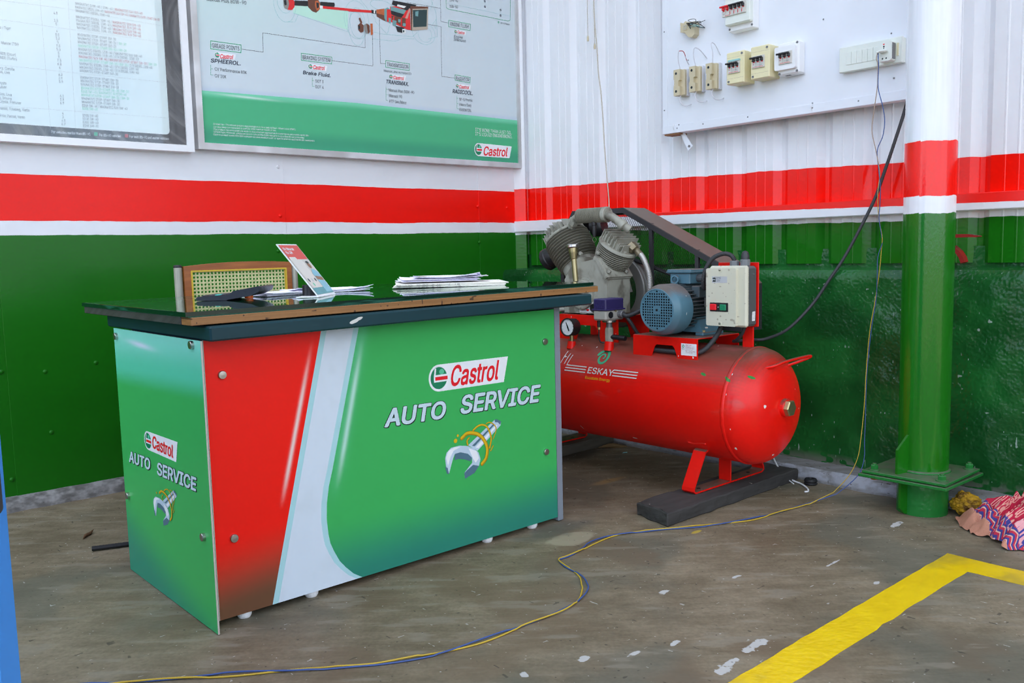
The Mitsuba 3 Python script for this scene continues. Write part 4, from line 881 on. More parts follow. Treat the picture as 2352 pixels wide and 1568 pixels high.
for y, z in ((2.385, 1.394), (1.742, 1.392)):
    part(eb, 'cable_tie', tube(spline([(XB - 0.002, y, z + 0.012), (XB - 0.010, y, z), (XB - 0.003, y - 0.001, z - 0.014)], 6), 0.0016, 6), 'white_plastic')


def breaker(key, y0, z0, x, poles, red=0, pitch=0.0178, window=None):
    """a row of breaker poles: y0 is the left (high y) end, x the face, tied by one toggle bar"""
    w = poles * pitch
    hy = 0.0455
    bk = part(key, 'breaker', rbox(x - 0.006, x + 0.004, y0 - w, y0, z0, z0 + hy, 0.001), 'breaker_grey')
    part(bk, 'recess', bx(x - 0.0066, x - 0.006, y0 - w + 0.002, y0 - 0.002, z0 + 0.022, z0 + 0.038), 'breaker_grey')
    for i in range(poles):
        yc = y0 - (i + 0.5) * pitch
        c = 'ink_red' if i < red else 'black_plastic'
        part(bk, 'toggle', rbox(x - 0.016, x - 0.005, yc - 0.0042, yc + 0.0042, z0 + 0.024, z0 + 0.036, 0.001), c)
        part(bk, 'status_flag', bx(x - 0.0075, x - 0.006, yc - 0.0030, yc + 0.0030, z0 + 0.0205, z0 + 0.0238), 'ink_red')
        if i:
            part(bk, 'pole_gap', bx(x - 0.0063, x - 0.006, y0 - i * pitch - 0.0003, y0 - i * pitch + 0.0003, z0 + 0.001, z0 + hy - 0.001), 'ink_dark')
    n = poles - red
    part(bk, 'toggle_bar', rbox(x - 0.022, x - 0.013, y0 - w + 0.003, y0 - red * pitch - 0.002 + (0.005 if not red else 0.0), z0 + 0.0335, z0 + 0.0395, 0.0015), 'black_plastic')
    if red:
        part(bk, 'toggle_bar', rbox(x - 0.022, x - 0.013, y0 - red * pitch - 0.001, y0 + 0.003, z0 + 0.0335, z0 + 0.0395, 0.0015), 'ink_red')
        for i in range(red, poles):
            part(bk, 'print_mark', bx(x - 0.0063, x - 0.006, y0 - i * pitch - 0.0035, y0 - i * pitch - 0.001, z0 + 0.005, z0 + 0.017), 'ink_red')
        part(bk, 'print_mark', bx(x - 0.0063, x - 0.006, y0 - 0.034, y0 - 0.014, z0 + 0.003, z0 + 0.0045), 'ink_red')
    else:
        part(bk, 'print_mark', bx(x - 0.0063, x - 0.006, y0 - w + 0.006, y0 - 0.004, z0 + 0.0035, z0 + 0.0048), 'ink_red')
        part(bk, 'print_mark', bx(x - 0.0063, x - 0.006, y0 - 0.010, y0 - 0.004, z0 + 0.0135, z0 + 0.0155), 'ink_softred')
    f = LEFTF(x - 0.006)
    part(bk, 'lettering', lettering(f, 'C16 400V', -(y0 - 0.024 if not red else y0 - 0.004), z0 + 0.0085, -(y0 - 0.044 if not red else y0 - 0.015), z0 + 0.0085, 0.0036, 'r', 0.0005), 'ink_softdark')


def boxscrew(key, x, y, z):
    s = part(key, 'screw', cyl((x + 0.0005, y, z), (x - 0.0014, y, z), 0.0046, n=16), 'screw_grey')
    part(s, 'screw_slot', bx(x - 0.0017, x - 0.0013, y - 0.0035, y + 0.0035, z - 0.0006, z + 0.0006), 'ink_dark')


def cream_box(y0, y1, z0, z1, my0, mz, label):
    k = thing('breaker_box', label, 'breaker box', 'breaker boxes on the white board')
    x = XB - 0.075
    part(k, 'cover', rbox(x, x + 0.040, y1, y0, z0, z1, 0.003), 'cream_plastic')
    part(k, 'body', rbox(x + 0.038, XB, y1 + 0.001, y0 - 0.001, z0 + 0.001, z1 - 0.001, 0.002), 'cream_plastic')
    for zz in (z1 - 0.021, z0 + 0.021):
        part(k, 'groove', bx(x - 0.0002, x + 0.001, y1 + 0.002, y0 - 0.002, zz - 0.0006, zz + 0.0006), 'beige_plastic')
    boxscrew(k, x, y1 + 0.0105, z1 - 0.0105)
    boxscrew(k, x, y0 - 0.0105, z0 + 0.0105)
    breaker(k, my0, mz, x, 3)
    return k


k = cream_box(2.070, 1.989, 1.513, 1.635, 2.0600, 1.553, 'yellowed cream box with a three pole breaker, nearest the fuse holders')
part(k, 'window', bx(XB - 0.0835, XB - 0.075, 2.006, 2.058, 1.5985, 1.6045), 'ink_teal', label='small clear blue window strip')
cream_box(1.960, 1.878, 1.515, 1.637, 1.9505, 1.555, 'cream breaker box between a yellowed box and a white breaker box')

k = thing('breaker_box', 'white box with rounded corners holding a three pole breaker, right of two cream boxes', 'breaker box', 'breaker boxes on the white board')
part(k, 'body', rbox(3.030, XB, 1.772, 1.862, 1.516, 1.636, 0.006), 'white_plastic')
part(k, 'lid', Frame((3.032, 0, 0), (0, -1, 0), (0, 0, 1)).solid(unary_union([rrect(-1.866, -1.779, 1.534, 1.620, 0.008), sbox(-1.853, 1.534, -1.79, 1.62)]), 0.0, 0.018), 'white_plastic')
part(k, 'vent_slot', bx(3.040, 3.052, 1.815, 1.835, 1.5152, 1.5162), 'ink_dark')
boxscrew(k, 3.030, 1.780, 1.628)
boxscrew(k, 3.030, 1.780, 1.525)
boxscrew(k, 3.030, 1.853, 1.523)
breaker(k, 1.8450, 1.5535, 3.0145, 3)

k = thing('breaker_box', 'white box with six breakers, two of them red, highest on the board', 'breaker box', 'breaker boxes on the white board')
part(k, 'body', rbox(3.035, XB, 1.971, 2.086, 1.722, 1.905, 0.003), 'white_plastic')
part(k, 'cover', rbox(3.013, 3.040, 1.973, 2.088, 1.744, 1.885, 0.004), 'offwhite_plastic')
boxscrew(k, 3.035, 1.9775, 1.7325)
boxscrew(k, 3.035, 2.079, 1.7325)
breaker(k, 2.0960, 1.778, 3.0125, 6, red=2)

LB = ['first', 'second', 'third']
for i, (y0, y1, zt, zb) in enumerate(((2.350, 2.306, 1.620, 1.513), (2.270, 2.228, 1.620, 1.517), (2.187, 2.146, 1.618, 1.515))):
    k = thing('fuse_holder', ('beige fuse holder with a red striped wire loop, leftmost of three on the white board', 'beige fuse holder in the middle of the row of three on the white board',
                             'beige fuse holder nearest the cream breaker box, with wire loop folded tight above')[i], 'fuse holder', 'fuse holders on the white board')
    x = XB - 0.050
    ff = LEFTF(XB)
    part(k, 'base', rbox(XB - 0.034, XB, y1 - 0.001, y0 - 0.003, zb, zt, 0.003), 'beige_plastic')
    h = zt - zb
    P = Polygon([(-y0, zb), (-y1 - 0.012, zb + 0.001), (-y1 - 0.012, zb + h * .34), (-y1 - 0.020, zb + h * .36), (-y1 - 0.020, zb + h * .56), (-y1 - 0.012, zb + h * .58), (-y1 - 0.012, zt), (-y0, zt), (-y0, zb + h * .64), (-y0 + 0.003, zb + h * .60), (-y0 + 0.003, zb + h * .42), (-y0, zb + h * .38)])
    part(k, 'carrier', ff.solid(P, 0.032, 0.050), 'beige_plastic')
    for zz in (zt - 0.016, zb + 0.018):
        part(k, 'screw', lathe([(0.0, -0.001), (0.0046, 0.0), (0.0052, 0.0008), (0.0030, 0.0012), (0.0, 0.0004)], (XB - 0.050, y0 - 0.013, zz), (-1, 0, 0), 14), 'ink_black')
    part(k, 'cover', rbox(XB - 0.020, XB, y1 - 0.004, y1 + 0.004, zb - 0.001, zt + 0.003, 0.002), 'clear_plastic', label='clear plastic side')
    ym = (y0 + y1) / 2 - 0.004
    loop = ([(x + 0.012, ym, zt - 0.003), (x, ym + 0.001, zt + 0.04), (x - 0.004, ym - 0.006, zt + 0.072), (x + 0.01, ym - 0.019, zt + 0.068), (x + 0.03, ym - 0.020, zt + 0.035), (XB, ym - 0.016, zt + 0.022)],
            [(x + 0.012, ym, zt - 0.003), (x, ym + 0.002, zt + 0.04), (x - 0.002, ym - 0.004, zt + 0.070), (x + 0.012, ym - 0.020, zt + 0.062), (XB, ym - 0.030, zt + 0.030)],
            [(x + 0.012, ym, zt - 0.003), (x + 0.008, ym - 0.004, zt + 0.04), (x + 0.004, ym, zt + 0.076), (x + 0.02, ym - 0.006, zt + 0.074), (XB, ym - 0.012, zt + 0.035)])[i]
    part(k, 'wire', tube(spline(loop, 10), 0.0019, 7), 'clear_plastic', smooth=True)
    if i == 0:
        part(k, 'wire', tube(spline([(a - 0.0012, b - 0.0008, c) for a, b, c in loop[2:5]], 10), 0.0014, 6), 'ink_softred')
    part(k, 'wire', tube(spline([(x + 0.014, ym - 0.002, zb + 0.003), (x + 0.006, ym, zb - 0.018), (x + 0.012, ym - 0.012, zb - 0.040), (x + 0.03, ym - 0.024, zb - 0.043), (XB, ym - 0.028, zb - 0.035)], 10), 0.0019, 7), 'clear_plastic', smooth=True)

k = thing('terminal_block', 'beige connector block with a tangle of thin black wires on the white board', 'terminal block')
P = Polygon([(-2.327, 1.772), (-2.306, 1.768), (-2.286, 1.745), (-2.270, 1.742), (-2.256, 1.752), (-2.255, 1.803), (-2.29, 1.806), (-2.302, 1.813), (-2.312, 1.806), (-2.328, 1.812)])
part(k, 'body', fb.solid(P, 0.0, 0.032), 'beige_plastic')
part(k, 'socket', rbox(XB - 0.034, XB - 0.03, 2.290, 2.313, 1.775, 1.803, 0.001), 'beige_plastic')
for yy in (2.306, 2.297):
    for zz in (1.782, 1.793):
        part(k, 'terminal', cyl((XB - 0.0335, yy, zz), (XB - 0.036, yy, zz), 0.0032, n=12), 'chrome_steel')
rw = np.random.default_rng(3)
for i in range(5):
    pts = [(XB - 0.030, 2.300 - 0.004 * i, 1.80 - 0.004 * i)]
    for j in range(5):
        pts.append((XB - 0.025 - 0.03 * rw.random(), 2.285 - 0.07 * rw.random(), 1.772 + 0.035 * rw.random()))
    pts.append((XB - 0.002, 2.225, 1.775 + 0.03 * (i == 2)))
    part(k, 'wire', tube(spline(pts, 8), 0.0011, 6), 'ink_teal' if i == 3 else 'black_plastic', smooth=True)

k = thing('switch_plate', 'long white modular switch and socket plate at the right end of the board', 'switch plate')
x = XB - 0.030
part(k, 'housing', rbox(x + 0.008, XB, 1.394, 1.621, 1.4915, 1.577, 0.002), 'offwhite_plastic')
part(k, 'face_plate', rbox(x, x + 0.010, 1.3925, 1.6215, 1.4905, 1.5785, 0.002), 'offwhite_plastic')
for i in range(6):
    y = 1.5935 - i * 0.0198
    part(k, 'switch', rbox(x - 0.0022, x + 0.001, y - 0.0192, y, 1.5135, 1.5585, 0.0008), 'offwhite_plastic')
part(k, 'socket', rbox(x - 0.002, x + 0.001, 1.402, 1.473, 1.5125, 1.5595, 0.0008), 'offwhite_plastic')
part(k, 'socket_shutter', bx(x - 0.0035, x - 0.0015, 1.404, 1.411, 1.515, 1.557), 'cream_plastic')
k = thing('plug_adapter', 'white travel plug adapter with a red light, plugged into the switch plate', 'plug adapter')
part(k, 'body', Frame((x - 0.002, 0, 0), (0, -1, 0), (0, 0, 1)).solid(rrect(-1.462, -1.414, 1.497, 1.5635, 0.008), 0.0, 0.034), 'offwhite_plastic')
part(k, 'side_grip', rbox(x - 0.030, x - 0.006, 1.4125, 1.4145, 1.503, 1.557, 0.001), 'screw_grey')
for y, z, w, h in ((1.440, 1.5535, 0.006, 0.003),):
    part(k, 'red_light', bx(x - 0.0368, x - 0.0358, y - w / 2, y + w / 2, z - h / 2, z + h / 2), 'ink_red')
for y, z, r in ((1.440, 1.546, 0.003), (1.440, 1.540, 0.002), (1.444, 1.506, 0.0028), (1.431, 1.506, 0.0028)):
    part(k, 'pin_hole', cyl((x - 0.0357, y, z), (x - 0.0365, y, z), r, n=12), 'ink_dark')
k = thing('plug', 'small white two pin plug pushed into the plug adapter', 'plug')
part(k, 'body', rbox(x - 0.056, x - 0.036, 1.426, 1.452, 1.524, 1.534, 0.004), 'offwhite_plastic')
part(k, 'strain_relief', cyl((x - 0.050, 1.449, 1.529), (x - 0.056, 1.456, 1.526), 0.0042, 0.003, n=12), 'offwhite_plastic')

# hanging strings and cables
k = thing('hanging_cord', 'thin beige cable hanging slack down the white sheets to the compressor', 'cable')
cp = [(3.12, 2.875, 2.62), (3.12, 2.887, 2.041), (3.12, 2.871, 1.82), (3.12, 2.863, 1.699), (3.12, 2.850, 1.617), (3.12, 2.839, 1.495), (3.12, 2.832, 1.373), (3.118, 2.818, 1.23), (3.09, 2.78, 1.09), (2.99, 2.70, 1.00), (2.83, 2.58, 0.95)]
part(k, None, tube(spline(cp, 8), 0.0026, 7), 'cord_string', smooth=True)
for i, (y, z, lab) in enumerate(((2.933, 1.881, 'short pull string with a small beige end, left of the hanging cable'), (2.890, 1.837, 'longer pull string with a beige end, touching the hanging cable'))):
    k = thing('pull_string', lab, 'pull string', 'pull strings over the corner')
    part(k, 'string', tube([(3.125, y, 2.6), (3.125, y, z)], 0.0013, 6), 'cable_grey')
    part(k, 'pull_bead', lathe([(0, 0.006), (0.003, 0.006), (0.0048, 0.0), (0.0052, -0.018), (0, -0.018)], (3.125, y, z), (0, 0, 1), 12), 'beige_plastic')

# ------------------------------------------------------------------ air compressor
TX, TZ, TR = 2.575, 0.335, 0.2005
Y0, Y1 = 1.656, 2.80


def dust(p, n, c, amt=0.75, lo=0.55, hi=0.95):
    d = smoothstep(lo, hi, n.z + (fbm(p.x * 14, p.y * 14, p.z * 14, 3) - 0.5) * 0.35) * amt
    return mix(c, (0.135, 0.095, 0.072), d)


def flecks(p, c, k=70.0, th=0.93):
    f = noise(p.x * k, p.y * k, p.z * k * 0.45)
    return mix(c, (0.72, 0.70, 0.66), smoothstep(th, th + 0.02, f))


def tank_col(p, n, uv):
    c = mix((0.76, 0.006, 0.003), (0.85, 0.008, 0.004), fbm(p.x * 5, p.y * 5, p.z * 5, 3))
    g = fbm(p.x * 9, p.y * 5, p.z * 9, 4)
    c = mix(c, (0.27, 0.030, 0.020), smoothstep(0.22, 0.70, n.z + (g - 0.5) * 0.5) * 0.92)
    c = mix(c, (0.135, 0.065, 0.045), smoothstep(0.62, 0.95, n.z + (g - 0.5) * 0.4) * 0.85)
    c = mix(c, (0.36, 0.10, 0.09), smoothstep(0.62, 0.70, g) * smoothstep(0.2, 0.5, n.z + 0.3) * 0.35)
    c = flecks(p, c, 62.0, 0.945)
    for y, z, ry, rz in ((1.592, 0.452, 0.006, 0.006), (1.655, 0.445, 0.008, 0.008), (1.755, 0.452, 0.010, 0.005)):
        d = dr.square((p.y - y - (p.z - z) * 1.2) / ry) + dr.square((p.z - z) / rz)
        c = mix(c, (0.03, 0.20, 0.03), smoothstep(1.1, 0.8, d) * smoothstep(2.575, 2.5, p.x))
    return c


def bed_col(p, n, uv):
    return flecks(p, dust(p, n, mi.Color3f(0.78, 0.010, 0.005), 0.95, 0.5, 0.9), 80.0, 0.955)


def cast_col(p, n, uv):
    c = mix((0.26, 0.255, 0.205), (0.36, 0.36, 0.30), fbm(p.x * 16, p.y * 16, p.z * 16, 4))
    c = mix(c, (0.095, 0.078, 0.055), smoothstep(0.50, 0.70, fbm(p.x * 22, p.y * 22, p.z * 14, 4)) * 0.7)
    return dust(p, n, c, 0.5, 0.5, 1.0)


def fin_col(p, n, uv):
    return mix((0.20, 0.19, 0.145), (0.34, 0.325, 0.26), fbm(p.x * 25, p.y * 25, p.z * 25, 3))


def motor_col(p, n, uv):
    c = mix((0.065, 0.155, 0.205), (0.09, 0.20, 0.255), fbm(p.x * 8, p.y * 8, p.z * 8, 3))
    return flecks(p, dust(p, n, c, 0.85, 0.35, 0.85), 75.0, 0.94)


def mdark_col(p, n, uv):
    return dust(p, n, mix((0.035, 0.055, 0.065), (0.06, 0.085, 0.095), fbm(p.x * 20, p.y * 20, p.z * 20, 3)), 0.6, 0.5, 0.9)


def guard_col(p, n, uv):
    c = dust(p, n, mi.Color3f(0.028, 0.027, 0.030), 0.95, 0.35, 0.75)
    return flecks(p, c, 60.0, 0.955)


def starter_col(p, n, uv):
    c = mix((0.56, 0.54, 0.42), (0.63, 0.61, 0.49), fbm(p.y * 10, p.z * 10, p.x * 10, 3))
    return mix(c, (0.25, 0.21, 0.15), smoothstep(0.86, 0.92, noise(p.x * 90, p.y * 90, p.z * 90)) * 0.6)


mat('tank_red', tank_col, 0.28, spec=0.35)
mat('bed_red', bed_col, 0.33, spec=0.3)
mat('cast_grey', cast_col, 0.5, bump=masonry_bump, bscale=0.0008)
mat('fin_grey', fin_col, 0.5)
mat('barrel_dark', (0.055, 0.05, 0.042), 0.6)
mat('motor_blue', motor_col, 0.38)
mat('motor_dark', mdark_col, 0.5)
mat('guard_black', guard_col, 0.5)
mat('starter_cream', starter_col, 0.35)
mat('starter_grey', (0.085, 0.09, 0.095), 0.45)
mat('switch_purple', (0.030, 0.022, 0.10), 0.4)
mat('switch_beige', (0.36, 0.35, 0.31), 0.45)
mat('flywheel_iron', lambda p, n, uv: mix((0.13, 0.125, 0.11), (0.34, 0.335, 0.31), fbm(p.y * 12, p.z * 12, p.x * 12, 3)), 0.45, metal=0.3)
mat('steel_hose', (0.52, 0.50, 0.46), 0.35, metal=0.8)
mat('conduit_grey', (0.030, 0.031, 0.034), 0.45)
mat('fitting', (0.24, 0.20, 0.13), 0.4, metal=0.7)
mat('gauge_face', (0.70, 0.74, 0.76), 0.3)

ac = thing('air_compressor', 'red horizontal tank air compressor with grey V twin pump and blue motor, beside the corner', 'air compressor')

# tank
dome = [(0, 0.0)] + [(TR * math.sin(t), 0.118 * (1 - math.cos(t) ** 0.9)) for t in np.linspace(0.08, math.pi / 2 - 0.10, 16)] + [(TR, 0.118)]
prof = [(r, Y0 - 0.118 + h) for r, h in dome] + [(TR, Y0 + (Y1 - Y0) * i / 24) for i in range(1, 24)] + [(r, Y1 + 0.118 - h) for r, h in dome[::-1]]
tk = part(ac, 'tank', lathe(prof, (TX, 0, TZ), (0, 1, 0), 96), 'tank_red', smooth=True)
seam = [(TR - 0.001, -0.008), (TR + 0.0022, -0.005), (TR + 0.003, 0.0), (TR + 0.0022, 0.005), (TR - 0.001, 0.008)]
for yy in (Y0, Y1):
    m = lathe(seam, (TX, yy, TZ), (0, 1, 0), 160)
    v = np.array(m.vertices)
    v[:, 1] += 0.0016 * (meshkit.noise(v * [60, 1, 60]) - 0.5) * 2
    part(tk, 'weld_seam', tm(v, m.faces), 'tank_red', smooth=True)
part(tk, 'plug_boss', cyl((2.563, Y0 - 0.10, 0.343), (2.563, Y0 - 0.129, 0.343), 0.031, 0.030, n=28, ch=0.002), 'tank_red', smooth=35)
part(tk, 'plug', hexnut((2.563, Y0 - 0.129, 0.343), (0, -1, 0), 0.028, 0.016), 'brass')
hp = spline([(2.512, 1.592, 0.474), (2.530, 1.558, 0.484), (2.572, 1.545, 0.494), (2.630, 1.535, 0.500), (2.690, 1.525, 0.504), (2.697, 1.527, 0.499), (2.675, 1.550, 0.486), (2.652, 1.590, 0.468)], 8)
part(tk, 'handle', tube(hp, 0.0052, 10), 'tank_red', smooth=True, label='red welded carrying handle')


def tank_pt(y, ang, out=0.0008):
    a = np.radians(ang)
    return np.stack([TX - (TR + out) * np.cos(a), y, TZ + (TR + out) * np.sin(a)], -1)


def on_tank(uv, f, out=0.0008):
    """u metres along -y, v = angle in degrees up from the tank's horizontal"""
    uv = np.asarray(uv)
    return tm(tank_pt(-uv[:, 0], uv[:, 1], out), f)


def tank_text(t, y0, y1, a0, cap, style, ink, slope=0.0):
    v, f = text2d(t, 'b' in style)
    x = (v[:, 0] - v[:, 0].min()) / np.ptp(v[:, 0])
    cd = np.degrees(cap / TR)
    y = y0 + (y1 - y0) * x - (0.2 * cap * v[:, 1] if 'i' in style else 0)
    part(tk, 'lettering', on_tank(np.stack([-y, a0 + slope * x + cd * v[:, 1]], 1), f), ink)


def tank_patch(poly, ink, out=0.0008):
    P = poly.segmentize(0.004) if hasattr(poly, 'segmentize') else poly
    v, f = trimesh.creation.triangulate_polygon(P, engine='earcut')
    m = trimesh.Trimesh(np.c_[v, np.zeros(len(v))], f, process=False)
    m = m.subdivide() if len(f) < 4000 else m
    k = np.degrees(1 / TR)
    return part(tk, 'print_mark', on_tank(np.stack([m.vertices[:, 0], m.vertices[:, 1] * k], 1), m.faces, out), ink)


mat('tank_white', (0.62, 0.60, 0.56), 0.4)
DG = TR * math.pi / 180                                            # metres of arc per degree
tank_text('ESKAY', 2.272, 2.142, 22.6, 0.024, 'r', 'tank_white')
tank_text('ESKAY', 2.2722, 2.1418, 22.7, 0.024, 'b', 'tank_white')
tank_text('Escalate Energy', 2.276, 2.150, 16.4, 0.0105, 'r', 'ink_yellow')
for i in range(3):
    a = 28.6 - 3.1 * i
    tank_patch(Polygon([(-2.392 - 0.001 * i, a * DG), (-2.282 + 0.0 * i, a * DG), (-2.284, (a + 1.35) * DG), (-2.392 - 0.001 * i, (a + 1.35) * DG)]), 'tank_white')
    tank_patch(Polygon([(-2.146, (a + .2) * DG), (-2.030, (a + .2) * DG), (-2.028, (a + 1.55) * DG), (-2.146, (a + 1.55) * DG)]), 'tank_white')
for y, a0, a1, w in ((2.424, 30.5, 46.8, 0.004), (2.403, 30.0, 44.0, 0.004), (2.387, 30.0, 42.5, 0.004)):
    tank_patch(Polygon([(-y - 0.004, a0 * DG), (-y - 0.004 + w, a0 * DG), (-y + 0.004 + w, a1 * DG), (-y + 0.004, a1 * DG)]), 'tank_white')
sw = []
for t in np.linspace(0, 1, 46):
    th = math.radians(-40) + t * math.radians(560)
    r = 0.005 + 0.027 * t ** 0.8
    sw.append((-2.224 + r * math.cos(th) * 0.95, 42.8 * DG + r * math.sin(th) * 1.15, 0.0028 + 0.0042 * t))
sp_ = unary_union([LineString([sw[i][:2], sw[i + 1][:2]]).buffer(sw[i][2]) for i in range(len(sw) - 1)])
tank_patch(sp_.simplify(0.0004), 'ink_green')

# feet: bent straps with a middle strut
for i, (ya, yb) in enumerate(((1.756, 1.806), (2.655, 2.705))):
    ft = part(ac, 'foot', Frame((0, yb, 0), (1, 0, 0), (0, 0, 1)).solid(LineString([(2.446, 0.186), (2.428, 0.180), (2.364, 0.066), (2.362, 0.056), (2.372, 0.0487), (2.772, 0.0487), (2.786, 0.056), (2.784, 0.066), (2.72, 0.19)]).buffer(0.0028, cap_style=2), 0.0, 0.05), 'bed_red')
    part(ft, 'strut', rbox(2.5735, 2.5795, ya, yb, 0.0515, 0.145, 0.001), 'bed_red')
    part(ft, 'weld_pad', tube(spline([(TX - TR * math.cos(math.radians(t)) * 1.004, (ya + yb) / 2 + d, TZ - TR * math.sin(math.radians(t)) * 1.004) for t, d in ((37, -0.035), (38, -0.01), (40, 0.02), (39, 0.045))], 6), 0.004, 6), 'tank_red', smooth=True)
    for x in (2.42, 2.72):
        part(ft, 'bolt_hole', cyl((x, (ya + yb) / 2, 0.0505), (x, (ya + yb) / 2, 0.0521), 0.007, n=16), 'black_rubber')


def bed(name, ya, yb, ztop, x0, x1, arch):
    """folded sheet bed: top and two side plates with arched cut outs"""
    k = part(ac, name, rbox(x0, x1, ya, yb, ztop - 0.004, ztop, 0.0015), 'bed_red')
    zt = TZ + math.sqrt(TR ** 2 - (TX - x0) ** 2) - 0.003
    w = yb - ya
    P = Polygon([(-yb, ztop - 0.002), (-yb, zt), (-yb + w * 0.29, zt), (-yb + w * 0.345, zt + (ztop - zt) * 0.50), (-yb + w * 0.375, zt + (ztop - zt) * 0.60), (-yb + w * 0.625, zt + (ztop - zt) * 0.60), (-yb + w * 0.655, zt + (ztop - zt) * 0.50), (-yb + w * 0.71, zt), (-ya, zt), (-ya, ztop - 0.002)])
    part(k, 'side_plate', LEFTF(x0).solid(P, -0.004, 0.0), 'bed_red')
    part(k, 'side_plate', LEFTF(x1).solid(P, 0.0, 0.004), 'bed_red')
    return k


mb = bed('motor_bed', 1.807, 2.094, 0.566, 2.450, 2.700, True)
st = part(mb, 'caution_label', bx(2.4492, 2.4499, 1.810, 1.876, 0.5045, 0.5465), 'white_plastic', label='small white caution sticker')
f = LEFTF(2.4492)
for t, u0, u1, v, c in (('CAUTION', -1.856, -1.832, 0.5395, 'ink_red'), ('BEFORE STARTING', -1.856, -1.822, 0.5335, 'ink_softred'), ('COMPRESSOR CHECK', -1.856, -1.820, 0.5285, 'ink_softred'), ('OIL LEVEL AND', -1.856, -1.826, 0.5235, 'ink_softred'), ('BELT TENSION', -1.856, -1.816, 0.5185, 'ink_softred'), ('DRAIN TANK DAILY', -1.856, -1.824, 0.5135, 'ink_softred'), ('ESKAY', -1.872, -1.860, 0.5255, 'ink_ball')):
    part(mb, 'lettering', lettering(f, t, u0, v, u1, v, 0.0028 if c != 'ink_red' else 0.0036, 'r', 0.0004), c)
part(mb, 'emblem', f.flat(LineString([(-1.866 + 0.0035 * math.cos(a), 0.5365 + 0.0045 * math.sin(a)) for a in np.linspace(-.5, 5.4, 20)]).buffer(0.001), 0.0005), 'ink_ball')
pb = bed('pump_bed', 2.215, 2.530, 0.6225, 2.503, 2.690, True)

# pump crankcase
ck = part(ac, 'crankcase', LEFTF(2.502).solid(Polygon([(-2.500, 0.628), (-2.500, 0.655), (-2.492, 0.672), (-2.497, 0.700), (-2.490, 0.730), (-2.497, 0.760), (-2.487, 0.775), (-2.440, 0.838), (-2.410, 0.850), (-2.400, 0.830), (-2.322, 0.843), (-2.300, 0.842), (-2.262, 0.775), (-2.262, 0.765), (-2.268, 0.760), (-2.268, 0.628)]), -0.135, 0.0), 'cast_grey')
part(ck, 'flange', tm(*(lambda m: (m.vertices, m.faces))(LEFTF(2.492).solid(LineString([(-2.326, 0.848), (-2.310, 0.840), (-2.262, 0.768)]).buffer(0.007, cap_style=2), -0.150, 0.0))), 'cast_grey')
part(ck, 'bearing_cover', lathe([(0, 0.016), (0.050, 0.016), (0.056, 0.012), (0.058, 0.0), (0.075, 0.0)], (2.502, 2.395, 0.700), (-1, 0, 0), 40), 'cast_grey', smooth=35)
for t in range(6):
    a = math.radians(30 + 60 * t)
    part(ck, 'bolt', hexnut((2.489, 2.395 + 0.044 * math.cos(a), 0.700 + 0.044 * math.sin(a)), (-1, 0, 0), 0.006, 0.006), 'cast_grey')
for (x, y, z) in ((2.508, 2.318, 0.862), (2.508, 2.262, 0.790), (2.605, 2.258, 0.788), (2.508, 2.412, 0.860)):
    part(ck, 'bolt', hexnut((x, y, z), (0, -0.56, 0.83), 0.0085, 0.010), 'cast_grey')
lb = part(ck, 'oil_label', bx(2.5005, 2.5018, 2.342, 2.414, 0.632, 0.674), 'white_plastic', label='white oil drain and level label')
f = LEFTF(2.5005)
for t, u0, u1, v, c in (('DRAIN', -2.408, -2.385, 0.660, 'ink_softgreen'), ('LEVEL', -2.372, -2.349, 0.660, 'ink_softgreen')):
    part(ck, 'lettering', lettering(f, t, u0, v, u1, v, 0.005, 'r', 0.0005), c)
part(ck, 'label_mark', f.flat(Polygon([(-2.369 + 0.008 * math.cos(a), 0.6455 + 0.008 * math.sin(a)) for a in np.linspace(math.pi, 2 * math.pi, 10)]), 0.0005), 'ink_red')
for u in (-2.402, -2.358):
    part(ck, 'label_mark', f.flat(unary_union([sbox(u, 0.6415, u + 0.007, 0.6435), Polygon([(u + 0.006, 0.640), (u + 0.010, 0.6425), (u + 0.006, 0.645)])]), 0.0005), 'ink_red')
part(ck, 'label_line', f.flat(sbox(-2.3783, 0.634, -2.3778, 0.672), 0.0005), 'ink_softgreen')
part(ck, 'sight_glass', lathe([(0, 0.012), (0.012, 0.012), (0.016, 0.014), (0.018, 0.0)], (2.502, 2.330, 0.652), (-1, 0, 0), 24), 'black_plastic', smooth=35)
part(ck, 'drain_elbow', tube(spline([(2.512, 2.505, 0.640), (2.500, 2.520, 0.640), (2.490, 2.532, 0.634)], 6), 0.009, 12), 'cast_grey', smooth=True)
part(ck, 'oil_filler', lathe([(0, 0), (0.0105, 0.0), (0.0105, 0.088), (0.013, 0.090), (0.0165, 0.112), (0.0180, 0.118), (0.0185, 0.132), (0, 0.132)], (2.497, 2.428, 0.755), (0, 0.10, 1), 20), 'brass', smooth=35, label='brass oil filler pipe with steel cap')
part(ck, 'filler_cap', lathe([(0, 0.0), (0.022, 0.0), (0.026, 0.004), (0.026, 0.013), (0.023, 0.016), (0, 0.017)], (2.497, 2.4415, 0.886), (0, 0.10, 1), 28), 'chrome_steel', smooth=35)


